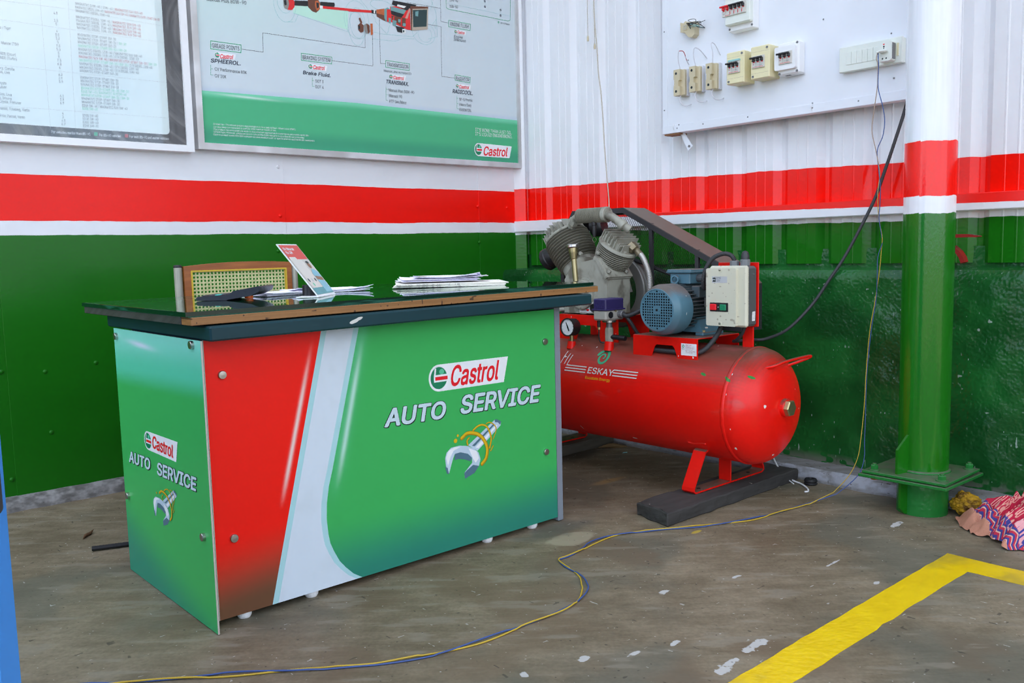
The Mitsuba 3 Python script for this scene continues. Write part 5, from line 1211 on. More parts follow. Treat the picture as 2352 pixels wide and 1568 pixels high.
def cylinder(base, top, r0, r1, nf, name):
    """finned barrel between two points"""
    base, top = np.array(base), np.array(top)
    ax = top - base
    L = np.linalg.norm(ax)
    rc0, rc1 = r0 * 0.78, r1 * 0.78
    k = part(ac, name, lathe([(0, 0), (rc0, 0), (rc1, L), (0, L)], base, ax, 48), 'barrel_dark', smooth=35)
    p = L / (nf + 0.5)
    for i in range(nf):
        h = p * (i + 0.35)
        r = r0 + (r1 - r0) * math.sin(min(1, (i + 1) / nf * 1.25) * math.pi / 2)
        part(k, 'fin', lathe([(rc0 * 0.9, h), (r - 0.0008, h + 0.0006), (r, h + 0.0013), (r - 0.0008, h + 0.0020), (rc0 * 0.9, h + 0.0026)], base, ax, 56), 'fin_grey', smooth=35)
    return k, ax / L, L


cl, axl, Ll = cylinder((2.585, 2.488, 0.818), (2.585, 2.566, 0.930), 0.082, 0.096, 11, 'cylinder')
cr, axr, Lr = cylinder((2.585, 2.330, 0.812), (2.585, 2.282, 0.885), 0.060, 0.077, 11, 'cylinder')
for base, ax, r in (((2.585, 2.474, 0.798), axl, 0.075), ((2.585, 2.345, 0.790), axr, 0.060)):
    part(ac, 'cylinder_neck', cyl(base, np.array(base) + ax * 0.03, r, n=36), 'cast_grey', smooth=35)


def head(base, ax, side, r, name, plate_r):
    """round plate with parallel upright fins and a port block; side is the in-plane direction across the axis"""
    base = np.array(base)
    k = part(ac, name, lathe([(0, 0), (plate_r, 0), (plate_r + 0.002, 0.003), (plate_r, 0.010), (plate_r * 0.93, 0.013), (0, 0.013)], base, ax, 48), 'cast_grey', smooth=35)
    xx = np.array([1.0, 0, 0])
    fr = Frame(base, side, ax)
    part(k, 'head_block', fr.solid(rrect(-r * 0.62, r * 0.62, 0.010, 0.036, 0.004), -r * 0.70, r * 0.70), 'cast_grey')
    for i in range(8):
        t = -0.78 + 1.56 * i / 7
        hh = 0.056 if abs(t) < 0.5 else 0.046
        P = Polygon([(r * t - 0.0018, 0.008), (r * t + 0.0018, 0.008), (r * t + 0.0011, hh), (r * t - 0.0011, hh)])
        part(k, 'fin', fr.solid(P, -r * 0.86 * math.sqrt(max(0.1, 1 - t * t * 0.7)), r * 0.86 * math.sqrt(max(0.1, 1 - t * t * 0.7))), 'cast_grey')
    for a in range(6):
        t = math.radians(25 + 60 * a)
        q = base + (np.cos(t) * fr.U + np.sin(t) * fr.W) * plate_r * 0.84 + ax * 0.012
        part(k, 'bolt', hexnut(q, ax, 0.0075, 0.009), 'cast_grey')
    return k, fr


hl, frl = head((2.585, 2.566, 0.930), axl, np.cross([1.0, 0, 0], axl), 0.085, 'cylinder_head', 0.088)
hr, frr = head((2.585, 2.282, 0.885), axr, np.cross([1.0, 0, 0], axr), 0.076, 'cylinder_head', 0.080)

# intercooler across both heads
ia, ib = np.array([2.535, 2.445, 1.012]), np.array([2.535, 2.292, 1.012])
ic = part(ac, 'intercooler', cyl(ia, ib, 0.021, n=28), 'fin_grey', smooth=35)
for i in range(19):
    y = 2.440 - 0.0072 * i
    part(ic, 'fin', lathe([(0.018, 0), (0.0285, 0.0005), (0.0292, 0.0012), (0.0285, 0.0019), (0.018, 0.0024)], (2.535, y, 1.012), (0, -1, 0), 40), 'fin_grey', smooth=35)
part(ic, 'end_cap', cyl((2.535, 2.306, 1.012), (2.535, 2.287, 1.012), 0.030, n=36, ch=0.002), 'cast_grey', smooth=35)
part(ic, 'pipe', tube(spline([(2.535, 2.290, 1.010), (2.530, 2.268, 1.004), (2.545, 2.246, 0.985), (2.56, 2.228, 0.966), (2.575, 2.212, 0.950)], 8), 0.0165, 18), 'cast_grey', smooth=True)
part(ic, 'pipe_nut', lathe([(0, 0), (0.021, 0), (0.021, 0.016), (0.016, 0.02)], (2.553, 2.238, 0.976), (0.25, -0.60, -0.62), 24), 'cast_grey', smooth=35)
part(ic, 'pipe', tube(spline([(2.535, 2.442, 1.010), (2.535, 2.462, 1.003), (2.54, 2.482, 0.988), (2.55, 2.498, 0.972)], 8), 0.016, 16), 'cast_grey', smooth=True)
part(ic, 'pipe_nut', hexnut((2.538, 2.470, 0.998), (0.1, 0.62, -0.62), 0.021, 0.024), 'cast_grey')
part(ic, 'safety_valve', lathe([(0, 0), (0.010, 0.0), (0.0105, 0.014), (0.0085, 0.016), (0.0085, 0.042), (0.0055, 0.060), (0, 0.060)], (2.535, 2.360, 0.988), (0, 0, -1), 18), 'black_plastic', smooth=35, label='small black relief valve')
part(ic, 'pull_ring', tube([(2.535, 2.360 + 0.0095 * math.cos(a), 0.917 + 0.0095 * math.sin(a)) for a in np.linspace(0, 2 * math.pi, 25)], 0.0007, 6), 'chrome_steel')
af = part(ac, 'air_filter', lathe([(0, 0.0), (0.020, 0.0), (0.024, 0.018), (0.040, 0.024), (0.044, 0.030), (0.044, 0.056), (0.047, 0.060), (0.047, 0.078), (0.042, 0.084), (0, 0.085)], (2.585, 2.602, 0.872), (-0.15, 0.86, -0.42), 32), 'black_plastic', smooth=35, label='black air filter canister')
af = part(ac, 'air_filter', lathe([(0, 0.0), (0.02, 0), (0.036, 0.01), (0.040, 0.03), (0.040, 0.055), (0.034, 0.062), (0, 0.063)], (2.665, 2.500, 0.965), (0.15, -0.5, 0.1), 28), 'black_plastic', smooth=35, label='black air filter behind the left head')

# flywheel, belt, motor pulley
fy = part(ac, 'flywheel', lathe([(0.104, 0.004), (0.146, 0.0), (0.150, 0.004), (0.150, 0.012), (0.141, 0.017), (0.150, 0.022), (0.150, 0.026), (0.141, 0.031), (0.150, 0.036), (0.150, 0.046), (0.104, 0.042)], (2.712, 2.407, 0.705), (1, 0, 0), 64, close=True), 'flywheel_iron', smooth=35)
part(fy, 'hub', cyl((2.655, 2.407, 0.705), (2.750, 2.407, 0.705), 0.032, n=28), 'flywheel_iron', smooth=35)
for i in range(5):
    a = math.radians(18 + 72 * i)
    d = np.array([0, math.cos(a), math.sin(a)])
    part(fy, 'spoke', Frame((2.7, 2.407, 0.705), d, np.cross([1.0, 0, 0], d)).solid(Polygon([(0.02, -0.024), (0.108, -0.034), (0.108, 0.034), (0.02, 0.024)]), -0.034, -0.016), 'flywheel_iron')
pc = np.array([2.735, 1.942, 0.663])
part(ac, 'motor_pulley', lathe([(0, 0), (0.047, 0), (0.047, 0.008), (0.04, 0.013), (0.047, 0.018), (0.04, 0.024), (0.047, 0.03), (0.047, 0.036), (0, 0.036)], (2.717, 1.942, 0.663), (1, 0, 0), 36), 'flywheel_iron', smooth=35)
for x in (2.729, 2.743):
    bp = [(x, 2.407 + 0.147 * math.cos(t), 0.705 + 0.147 * math.sin(t)) for t in np.linspace(math.radians(103), math.radians(-92), 24)][::-1]
    bp = [(x, 2.407 + 0.147 * math.cos(t), 0.705 + 0.147 * math.sin(t)) for t in np.linspace(math.radians(-83), math.radians(107 - 0), 30)]
    c2 = [(x, 1.942 + 0.045 * math.cos(t), 0.663 + 0.045 * math.sin(t)) for t in np.linspace(math.radians(107), math.radians(277), 14)]
    up = [(x, 2.407 + 0.147 * math.cos(math.radians(107)), 0.705 + 0.147 * math.sin(math.radians(107)))]
    loop = [(x, 2.407 + 0.147 * math.cos(t), 0.705 + 0.147 * math.sin(t)) for t in np.linspace(math.radians(-83), math.radians(107), 30)] + c2
    part(ac, 'drive_belt', tube(loop + loop[:1], 0.0058, 8), 'black_rubber')

# belt guard
gp = [(2.715, 0.600), (2.715, 0.930), (2.640, 1.042), (2.352, 1.042), (1.845, 0.796), (1.800, 0.740), (1.800, 0.570)]
gd = part(ac, 'belt_guard', Frame((0, 0, 0), (0, 1, 0), (0, 0, 1)).solid(LineString(gp).buffer(0.0016, cap_style=2, join_style=2), 2.700, 2.833), 'guard_black', label='black belt guard with dusty sloping top')
inner = Polygon(gp + [(1.80, 0.57)]).buffer(-0.001)
for x0, x1 in ((2.698, 2.7005), (2.8325, 2.835)):
    ring = Polygon(gp).difference(Polygon(gp).buffer(-0.020, join_style=2))
    part(gd, 'edge_angle', Frame((0, 0, 0), (0, 1, 0), (0, 0, 1)).solid(ring, x0, x1), 'guard_black')
for y0 in (2.215, 1.995):
    zt = float(np.interp(y0, [1.845, 2.352], [0.796, 1.042]))
    part(gd, 'post', bx(2.7005, 2.712, y0 - 0.008, y0 + 0.008, 0.58, zt), 'guard_black')


def expanded_mesh(poly, x, pu, pv, wd):
    """diamond mesh strands inside a polygon of the yz plane"""
    u0, v0, u1, v1 = poly.bounds
    ln = []
    n = int((u1 - u0) / pu) + 2
    H = v1 - v0
    for s in (1, -1):
        for i in range(-int(H / pv) - 1, n + int(H / pv) + 1):
            a = u0 + i * pu
            ln.append(LineString([(a, v0), (a + s * H / pv * pu, v1)]).intersection(poly))
    V, F = [], []
    for l in ln:
        for g in getattr(l, 'geoms', [l]):
            if g.geom_type == 'LineString' and g.length > 0.004:
                p, q = np.array(g.coords[0]), np.array(g.coords[-1])
                d = (q - p) / np.linalg.norm(q - p)
                m = np.array([-d[1], d[0]]) * wd / 2
                b = len(V)
                for e in (p, q):
                    for c in (m, -m):
                        for xx in (x, x + wd * 0.8):
                            V.append((xx, e[0] + c[0], e[1] + c[1]))
                F += [[b, b + 4, b + 6], [b, b + 6, b + 2], [b + 1, b + 3, b + 7], [b + 1, b + 7, b + 5], [b, b + 1, b + 5], [b, b + 5, b + 4], [b + 2, b + 6, b + 7], [b + 2, b + 7, b + 3]]
    return tm(V, F)


part(gd, 'wire_mesh', expanded_mesh(Polygon(gp), 2.8335, 0.0105, 0.0185, 0.0012), 'guard_black', stuff=True)

# motor
MY, MZ = 1.942, 0.663
mo = part(ac, 'motor', lathe([(0, 0), (0.070, 0), (0.074, 0.006), (0.074, 0.170), (0.060, 0.190), (0.03, 0.20), (0, 0.20)], (2.48, MY, MZ), (1, 0, 0), 40), 'motor_dark', smooth=35)
for i in range(11):
    z = MZ - 0.062 + 0.0124 * i
    hw = math.sqrt(max(0.0, 0.088 ** 2 - (z - MZ) ** 2))
    part(mo, 'fin', rbox(2.484, 2.652, MY - hw, MY + hw, z - 0.0016, z + 0.0016, 0.0008), 'motor_dark')
for i in range(7):
    y = MY - 0.048 + 0.016 * i
    hz = math.sqrt(max(0.0, 0.086 ** 2 - (y - MY) ** 2))
    part(mo, 'fin', rbox(2.484, 2.652, y - 0.0016, y + 0.0016, MZ - hz + 0.02, MZ + hz, 0.0008), 'motor_dark')
part(mo, 'side_block', rbox(2.53, 2.60, MY - 0.084, MY - 0.05, 0.700, 0.742, 0.003), 'motor_dark')
part(mo, 'rating_plate', bx(2.555, 2.605, MY - 0.0905, MY - 0.088, 0.668, 0.700), 'screw_grey')
fc_ = lathe([(0.070, 0.003), (0.0715, 0.000), (0.075, 0.001), (0.086, 0.020), (0.0895, 0.030), (0.0895, 0.092), (0.087, 0.092), (0.087, 0.030), (0.072, 0.006)], (2.398, MY, MZ), (1, 0, 0), 64)
fcv = part(mo, 'fan_cover', fc_, 'motor_blue', smooth=30, label='round blue fan cover')
disc = Point(0, 0).buffer(0.0715, 24)
holes = []
for i in range(-6, 7):
    for j in range(-7, 8):
        u, v = i * 0.0103, j * 0.0093
        if math.hypot(u, v) < 0.0655 and not (abs(i) <= 1 and abs(j) <= 1):
            holes.append(sbox(u - 0.0034, v - 0.0028, u + 0.0034, v + 0.0028))
grille = disc.difference(unary_union(holes))
part(fcv, 'grille', Frame((2.400, MY, MZ), (0, -1, 0), (0, 0, 1)).solid(grille, -0.003, 0.0), 'motor_blue')
part(fcv, 'hub', cyl((2.400, MY, MZ), (2.3985, MY, MZ), 0.004, n=16), 'black_plastic')
part(fcv, 'fan_backing', cyl((2.425, MY, MZ), (2.43, MY, MZ), 0.085, n=40), 'black_plastic')
for i in range(7):
    a = 2 * math.pi * i / 7
    d = np.array([0, math.cos(a), math.sin(a)])
    part(fcv, 'fan_blade', Frame((2.415, MY, MZ), d, np.cross([1.0, 0, 0], d)).solid(Polygon([(0.012, -0.0015), (0.066, -0.0015), (0.066, 0.0015), (0.012, 0.0015)]), -0.009, 0.009), 'motor_dark')
for s in (-1, 1):
    yb = MY + s * 0.066
    part(mo, 'foot', rbox(2.53, 2.655, min(yb, yb + s * 0.034), max(yb, yb + s * 0.034), 0.566, 0.579, 0.003), 'motor_blue')
    for x in (2.555, 2.595, 2.63):
        part(mo, 'rib', Frame((x, MY, MZ), (0, 1, 0), (0, 0, 1)).solid(Polygon([(s * 0.040, -0.062), (s * 0.100, -0.086), (s * 0.060, -0.086), (s * 0.02, -0.075)]), -0.004, 0.004), 'motor_blue')
    part(mo, 'saddle', Frame((2.53, MY, MZ), (0, 1, 0), (0, 0, 1)).solid(Polygon([(s * 0.075, -0.030), (s * 0.094, -0.085), (0, -0.085), (0, -0.06)]), 0.004, 0.12), 'motor_blue')
    for x in (2.545, 2.645):
        part(mo, 'bolt', hexnut((x, MY + s * 0.090, 0.579), (0, 0, 1), 0.008, 0.007), 'brass')
tbx = part(mo, 'terminal_box', rbox(2.535, 2.640, 1.902, 1.990, 0.748, 0.787, 0.003), 'motor_blue')
part(tbx, 'lid', rbox(2.528, 2.648, 1.893, 1.999, 0.786, 0.801, 0.003), 'motor_blue')
part(tbx, 'lid_rim', rbox(2.526, 2.650, 1.891, 2.001, 0.789, 0.793, 0.001), 'motor_blue')
part(tbx, 'lifting_eye', lathe([(0.0105, -0.006), (0.0155, -0.006), (0.0155, 0.006), (0.0105, 0.006)], (2.520, 1.955, 0.765), (1, 0.25, 0), 24, close=True), 'motor_blue', smooth=35)
part(tbx, 'eye_stem', bx(2.516, 2.526, 1.948, 1.962, 0.742, 0.752), 'motor_blue')
part(tbx, 'cable_gland', cyl((2.585, 1.904, 0.768), (2.585, 1.872, 0.768), 0.0145, n=12, ch=0.002), 'starter_grey')

# starter box on its post
sb = part(ac, 'starter_box', rbox(2.500, 2.560, 1.6425, 1.7880, 0.610, 0.812, 0.008), 'starter_grey', label='starter box with red and green buttons')
part(sb, 'lid', rbox(2.492, 2.510, 1.6400, 1.7880, 0.609, 0.814, 0.006), 'starter_cream')
cv = part(sb, 'lid', Frame((2.494, 0, 0), (0, -1, 0), (0, 0, 1)).solid(rrect(-1.791, -1.672, 0.611, 0.806, 0.006), 0.0, 0.016), 'starter_cream')
for z in (0.800, 0.619):
    part(sb, 'lid_screw', lathe([(0.0088, 0), (0.0088, 0.0012), (0.0062, 0.0014), (0.0056, 0.0002), (0.0042, 0.0010), (0.0, 0.0016)], (2.478, 1.7345, z), (-1, 0, 0), 20), 'starter_cream', smooth=30)
    part(sb, 'screw_head', lathe([(0.0042, 0), (0.0035, 0.002), (0, 0.0026)], (2.4775, 1.7345, z), (-1, 0, 0), 14), 'chrome_steel', smooth=50)
f = LEFTF(2.478)
part(sb, 'rating_label', f.solid(sbox(-1.766, 0.757, -1.706, 0.7785), 0.0, 0.0006), 'ink_grey', label='small grey rating label')
part(sb, 'label_mark', f.flat(sbox(-1.763, 0.7605, -1.7515, 0.7745), 0.0010), 'ink_black')
part(sb, 'lettering', lettering(f, 'rc', -1.7618, 0.7655, -1.7527, 0.7655, 0.0055, 'b', 0.0014), 'ink_white')
for t, v, u1 in (('DOL STARTER', 0.7735, -1.731), ('BC1 TYPE', 0.7700, -1.731), ('415 V 50 Hz', 0.7655, -1.734), ('10 A', 0.7615, -1.734)):
    part(sb, 'lettering', lettering(f, t, -1.7495, v, u1, v, 0.0024, 'r', 0.0010), 'ink_dark')
part(sb, 'button_plate', f.solid(rrect(-1.774, -1.702, 0.660, 0.690, 0.002), -0.001, 0.0015), 'black_plastic')
part(sb, 'stop_button', rbox(2.4705, 2.478, 1.747, 1.772, 0.6645, 0.6855, 0.002), 'ink_red', label='red stop button')
part(sb, 'start_button', rbox(2.4725, 2.478, 1.709, 1.734, 0.664, 0.685, 0.002), 'ink_ball', label='green start button')
part(sb, 'indicator', cyl((2.478, 1.7405, 0.675), (2.4755, 1.7405, 0.675), 0.0018, n=10), 'white_plastic')
sd = FRONT(1.6425)
part(sb, 'side_sticker', sd.flat(Polygon([(2.527, 0.628), (2.545, 0.628), (2.547, 0.660), (2.531, 0.660), (2.528, 0.656)]), 0.0006), 'ink_white', label='white sticker on the grey side')
for i in range(5):
    part(sb, 'sticker_print', sd.flat(sbox(2.530, 0.6355 + 0.0045 * i, 2.543 - 0.002 * (i % 2), 0.6365 + 0.0045 * i), 0.0010), 'ink_grey')
part(sb, 'side_screw', cyl((2.535, 1.643, 0.785), (2.535, 1.6405, 0.785), 0.004, n=12), 'screw_grey')
part(sb, 'back_plate', rbox(2.5605, 2.565, 1.6385, 1.80, 0.606, 0.824, 0.002), 'bed_red')
part(sb, 'post', rbox(2.5655, 2.572, 1.662, 1.704, 0.532, 0.66, 0.001), 'bed_red')
for y, h, nm in ((1.713, 0.018, 0), (1.672, 0.022, 1)):
    part(sb, 'cable_gland', cyl((2.532, y, 0.812), (2.532, y, 0.812 + h), 0.0165, n=12, ch=0.002), 'ink_softdark')
part(sb, 'gland_cap', lathe([(0, 0.0), (0.014, 0.0), (0.014, 0.012), (0.010, 0.024), (0.004, 0.028), (0, 0.029)], (2.532, 1.672, 0.834), (0, 0, 1), 18), 'conduit_grey', smooth=35)
part(ac, 'conduit', ribbed([(2.532, 1.713, 0.830), (2.527, 1.724, 0.848), (2.520, 1.750, 0.854), (2.514, 1.790, 0.838), (2.508, 1.815, 0.800), (2.508, 1.824, 0.76), (2.53, 1.835, 0.735), (2.57, 1.850, 0.760), (2.583, 1.874, 0.768)], 0.0082, 0.0042, 0.0016), 'conduit_grey', smooth=True)
part(ac, 'conduit', ribbed([(2.530, 1.762, 0.612), (2.512, 1.770, 0.575), (2.478, 1.792, 0.530), (2.46, 1.83, 0.513), (2.46, 1.92, 0.513), (2.47, 2.02, 0.515), (2.53, 2.06, 0.535)], 0.0090, 0.0045, 0.0014), 'conduit_grey', smooth=True)

# delivery hose
dh = part(ac, 'delivery_hose', ribbed([(2.60, 2.200, 0.868), (2.60, 2.175, 0.850), (2.595, 2.152, 0.820), (2.595, 2.135, 0.775), (2.60, 2.135, 0.72), (2.62, 2.150, 0.66)], 0.0118, 0.0040, 0.0018, 12), 'steel_hose', smooth=True, label='corrugated steel delivery hose')
part(dh, 'fitting', hexnut((2.588, 2.222, 0.892), (0.1, -0.70, -0.62), 0.021, 0.028), 'fitting')
part(dh, 'sleeve', cyl((2.60, 2.206, 0.876), (2.60, 2.182, 0.855), 0.0125, n=18), 'fitting', smooth=35)

# pressure switch, valve, gauge
ps = part(ac, 'pressure_switch', rbox(2.415, 2.520, 2.196, 2.262, 0.612, 0.652, 0.006), 'switch_beige', label='beige pressure switch with dark purple cover')
part(ps, 'cover', rbox(2.416, 2.519, 2.197, 2.261, 0.652, 0.694, 0.004), 'switch_purple')
part(ps, 'cover_rim', rbox(2.412, 2.523, 2.193, 2.265, 0.650, 0.6555, 0.001), 'switch_purple')
for i in range(8):
    part(ps, 'cover_rib', bx(2.4148, 2.4164, 2.207 + 0.0062 * i, 2.2092 + 0.0062 * i, 0.657, 0.690), 'switch_purple')
part(ps, 'knockout', cyl((2.442, 2.197, 0.633), (2.442, 2.1945, 0.633), 0.0125, n=24), 'black_plastic')
part(ps, 'screw', cyl((2.468, 2.196, 0.648), (2.468, 2.192, 0.648), 0.004, n=10), 'brass')
part(ps, 'cable_gland', cyl((2.492, 2.198, 0.633), (2.492, 2.176, 0.633), 0.0145, n=14, ch=0.002), 'screw_grey')
part(ps, 'flange', cyl((2.462, 2.222, 0.6115), (2.462, 2.222, 0.604), 0.026, n=28), 'chrome_steel')
part(ps, 'neck', cyl((2.462, 2.222, 0.604), (2.462, 2.222, 0.584), 0.0115, n=20), 'screw_grey')
vb = part(ac, 'check_valve', hexnut((2.462, 2.222, 0.530), (0, 0, 1), 0.0165, 0.054), 'cast_grey')
part(vb, 'red_boss', lathe([(0.019, -0.035), (0.0175, 0.0), (0, 0.0)], (2.462, 2.222, 0.530), (0.12, 0, 1), 24), 'bed_red', smooth=35)
part(vb, 'side_pipe', cyl((2.464, 2.215, 0.548), (2.472, 2.150, 0.545), 0.0095, n=14), 'black_plastic', smooth=35)
part(ac, 'relief_tube', tube(spline([(2.435, 2.250, 0.614), (2.435, 2.250, 0.57), (2.436, 2.250, 0.545), (2.440, 2.246, 0.528), (2.450, 2.236, 0.526), (2.458, 2.228, 0.534)], 8), 0.0026, 8), 'black_plastic', smooth=True)
part(ac, 'relief_nut', hexnut((2.435, 2.250, 0.585), (0, 0, -1), 0.0058, 0.010), 'brass')
part(ac, 'relief_stem', cyl((2.435, 2.250, 0.612), (2.435, 2.250, 0.586), 0.0062, n=14), 'black_plastic')
part(ac, 'conduit', ribbed([(2.492, 2.178, 0.633), (2.495, 2.160, 0.628), (2.52, 2.135, 0.640), (2.58, 2.11, 0.672), (2.66, 2.10, 0.68)], 0.0090, 0.004, 0.0012), 'conduit_grey', smooth=True)
part(ac, 'conduit', ribbed([(2.495, 2.166, 0.626), (2.505, 2.150, 0.600), (2.53, 2.140, 0.560), (2.56, 2.130, 0.535)], 0.0075, 0.004, 0.0012), 'conduit_grey', smooth=True)
ga = part(ac, 'pressure_gauge', lathe([(0, 0.0), (0.030, 0.0), (0.034, 0.003), (0.034, 0.036), (0.0345, 0.038), (0.036, 0.039), (0.036, 0.046), (0.032, 0.046), (0.0315, 0.041), (0.0, 0.041)], (2.482, 2.425, 0.574), (-1, -0.08, 0.05), 40), 'black_plastic', smooth=30, label='round black pressure gauge with white dial')
gw = np.array([-1, -0.08, 0.05]) / np.linalg.norm([-1, -0.08, 0.05])
gc = np.array([2.482, 2.425, 0.574]) + gw * 0.0415
gu = np.cross([0, 0, 1.0], gw)
gu /= np.linalg.norm(gu)
gf = Frame(gc, gu, np.cross(gw, gu))
part(ga, 'dial', gf.flat(Point(0, 0).buffer(0.0315, 16), 0.0002), 'gauge_face')
part(ga, 'needle', gf.flat(Polygon([(0.009, -0.014), (0.004, 0.0), (-0.009, 0.021), (-0.011, 0.020), (-0.003, -0.001), (0.004, -0.015)]), 0.0012), 'ink_black')
part(ga, 'tick_marks', gf.flat(unary_union([LineString([(0.0255 * math.cos(a), 0.0255 * math.sin(a)), (0.029 * math.cos(a), 0.029 * math.sin(a))]).buffer(0.0005) for a in np.radians(np.arange(-45, 226, 27))]), 0.0008), 'ink_dark', stuff=True)
part(ga, 'stem', cyl((2.464, 2.424, 0.545), (2.464, 2.424, 0.515), 0.008, n=14), 'brass')
part(ga, 'red_boss', lathe([(0.019, -0.03), (0.015, 0.0), (0.0, 0.0)], (2.464, 2.424, 0.519), (0.1, 0, 1), 24), 'bed_red', smooth=35)

# timber planks under the feet
def plank_col(p, n, uv):
    c = mix((0.022, 0.021, 0.020), (0.060, 0.056, 0.052), fbm(p.x * 7, p.y * 40, p.z * 60, 4))
    return mix(c, (0.50, 0.46, 0.36), smoothstep(0.91, 0.94, noise(p.x * 50, p.y * 50, p.z * 50)) * 0.8)


def plank2_col(p, n, uv):
    return mix((0.050, 0.045, 0.034), (0.11, 0.095, 0.07), fbm(p.x * 7, p.y * 40, p.z * 60, 4))


mat('plank_black', plank_col, 0.8, bump=masonry_bump, bscale=0.004)
mat('plank_brown', plank2_col, 0.85, bump=masonry_bump, bscale=0.004)


def plank(x0, x1, ya, yb, h, seed):
    m = rbox(x0, x1, ya, yb, 0.0, h, 0.004).subdivide_to_size(0.03)
    v = np.array(m.vertices)
    nz = meshkit.fbm(v * 22 + seed, 3) - 0.5
    v[:, 1] += nz * 0.012
    v[:, 2] += np.where(v[:, 2] > 0.01, nz * 0.006, 0)
    v[:, 0] += np.where(v[:, 0] < x0 + 0.03, (v[:, 1] - ya) * 0.20 + nz * 0.02, 0)
    return tm(v, m.faces)


k = thing('timber_plank', 'blackened timber plank on the floor under the near foot of the red tank', 'plank')
part(k, None, plank(2.135, 2.915, 1.690, 1.845, 0.0445, 2.0), 'plank_black')
k = thing('timber_plank', 'dusty brown timber plank under the far foot of the red tank, behind the counter', 'plank')
part(k, None, plank(2.30, 2.915, 2.610, 2.755, 0.0445, 6.0), 'plank_brown')

# ------------------------------------------------------------------ things on the counter
A_, B_ = np.array([0.749, -0.663, 0.0]), np.array([0.663, 0.749, 0.0])   # right and away, seen from the front corner
ZUP = np.array([0, 0, 1.0])


def obox(o, a, b, la, lb, z0, z1, r=0.001):
    """box along two horizontal directions from a corner"""
    m = rbox(0, la, 0, lb, z0, z1, r)
    v = np.array(m.vertices)
    return tm(np.asarray(o) + v[:, :1] * a + v[:, 1:2] * b + v[:, 2:3] * ZUP, m.faces)


mat('calc_body', (0.020, 0.022, 0.030), 0.35)
mat('calc_key', (0.030, 0.032, 0.038), 0.45)
mat('mint_key', (0.05, 0.50, 0.40), 0.4)
o = np.array([0.945, 2.375, TOP(1.0) + 0.0005])
k = thing('desk_calculator', 'black desk calculator with raised display lying on the counter glass near the chair', 'calculator')
fr = Frame(o, A_, ZUP)                                            # W points towards the front
part(k, 'body', fr.solid(Polygon([(0, 0.002), (0.002, 0.0), (0.082, 0.0), (0.100, 0.006), (0.100, 0.022), (0.088, 0.015), (0.004, 0.011), (0, 0.008)]), -0.135, 0.0), 'calc_body')
part(k, 'display', fr.solid(Polygon([(0.080, 0.0005), (0.095, 0.018), (0.102, 0.025), (0.174, 0.037), (0.179, 0.034), (0.174, 0.022), (0.150, 0.011)]), -0.135, 0.0), 'calc_body')
for i in range(4):
    for j in range(5):
        part(k, 'key', obox(o + A_ * (0.012 + 0.018 * i) + B_ * (0.012 + 0.024 * j) + ZUP * (0.0112 + 0.0008 * i), A_, B_, 0.013, 0.018, 0, 0.003), 'mint_key' if (i, j) in ((2, 0), (2, 1)) else 'calc_key')
k = thing('orange_cap', 'small orange cap behind the calculator on the counter glass', 'cap')
mat('orange_plastic', (0.80, 0.12, 0.01), 0.4)
part(k, None, lathe([(0, 0), (0.011, 0), (0.012, 0.004), (0.011, 0.012), (0.006, 0.015), (0, 0.015)], (1.088, 2.352, TOP(1.09) + 0.0003), (0, 0, 1), 20), 'orange_plastic', smooth=35)

# payment stand
k = thing('payment_stand', 'tilted white acrylic payment sign with a red top on the counter glass', 'sign stand')
wv = np.array([0.120, 0.114, 0.0])
wd = np.linalg.norm(wv)
wv = wv / wd
o = np.array([1.195, 2.148, TOP(1.22) + 0.0003])
up = -A_ * 0.108 + ZUP * 0.146
hl_ = np.linalg.norm(up)
up = up / hl_
sf = Frame(o + ZUP * 0.003, wv, up)
if sf.W @ A_ < 0:
    sf.W = -sf.W
part(k, 'base', obox(o, -A_, wv, 0.062, wd, 0, 0.003, 0.0006), 'white_plastic')
sgn = part(k, 'sign_panel', sf.solid(sbox(0, 0, wd, hl_), -0.0028, 0.0), 'white_plastic')
mat('sign_red', (0.66, 0.06, 0.05), 0.35)
mat('sign_beige', (0.58, 0.54, 0.48), 0.4)
mat('sign_card', (0.66, 0.62, 0.56), 0.4)
mat('sign_teal', (0.10, 0.30, 0.33), 0.4)
mat('sign_blue', (0.22, 0.46, 0.55), 0.4)
mat('skin_print', (0.28, 0.14, 0.08), 0.5)
S = lambda u, v: (u * wd, v * hl_)
part(sgn, 'print_ground', sf.flat(sbox(*S(0.03, 0.03), *S(0.97, 0.97)), 0.0004), 'sign_beige')
part(sgn, 'red_header', sf.flat(sbox(*S(0.03, 0.70), *S(0.97, 0.975)), 0.0008), 'sign_red')
part(sgn, 'teal_footer', sf.flat(sbox(*S(0.03, 0.03), *S(0.97, 0.155)), 0.0008), 'sign_teal')
part(sgn, 'card', sf.flat(unary_union([rrect(*S(0.06, 0)[:1], *S(0.60, 0)[:1], hl_ * 0.155, hl_ * 0.70, 0.006), rrect(0.06 * wd, 0.40 * wd, 0.62 * hl_, 0.745 * hl_, 0.006)]), 0.0010), 'sign_card')
part(sgn, 'figure_print', sf.flat(Polygon([S(0.62, 0.06), S(0.96, 0.06), S(0.96, 0.44), S(0.84, 0.50), S(0.72, 0.50), S(0.62, 0.42)]), 0.0010), 'sign_blue')
part(sgn, 'figure_print', sf.flat(ellipse(*S(0.775, 0.575), 0.075 * wd, 0.055 * hl_), 0.0012), 'skin_print')
part(sgn, 'figure_print', sf.flat(ellipse(*S(0.775, 0.635), 0.075 * wd, 0.025 * hl_), 0.0014), 'ink_black')
part(sgn, 'figure_print', sf.flat(Polygon([S(0.63, 0.30), S(0.95, 0.27), S(0.95, 0.34), S(0.63, 0.37)]), 0.0012), 'skin_print')
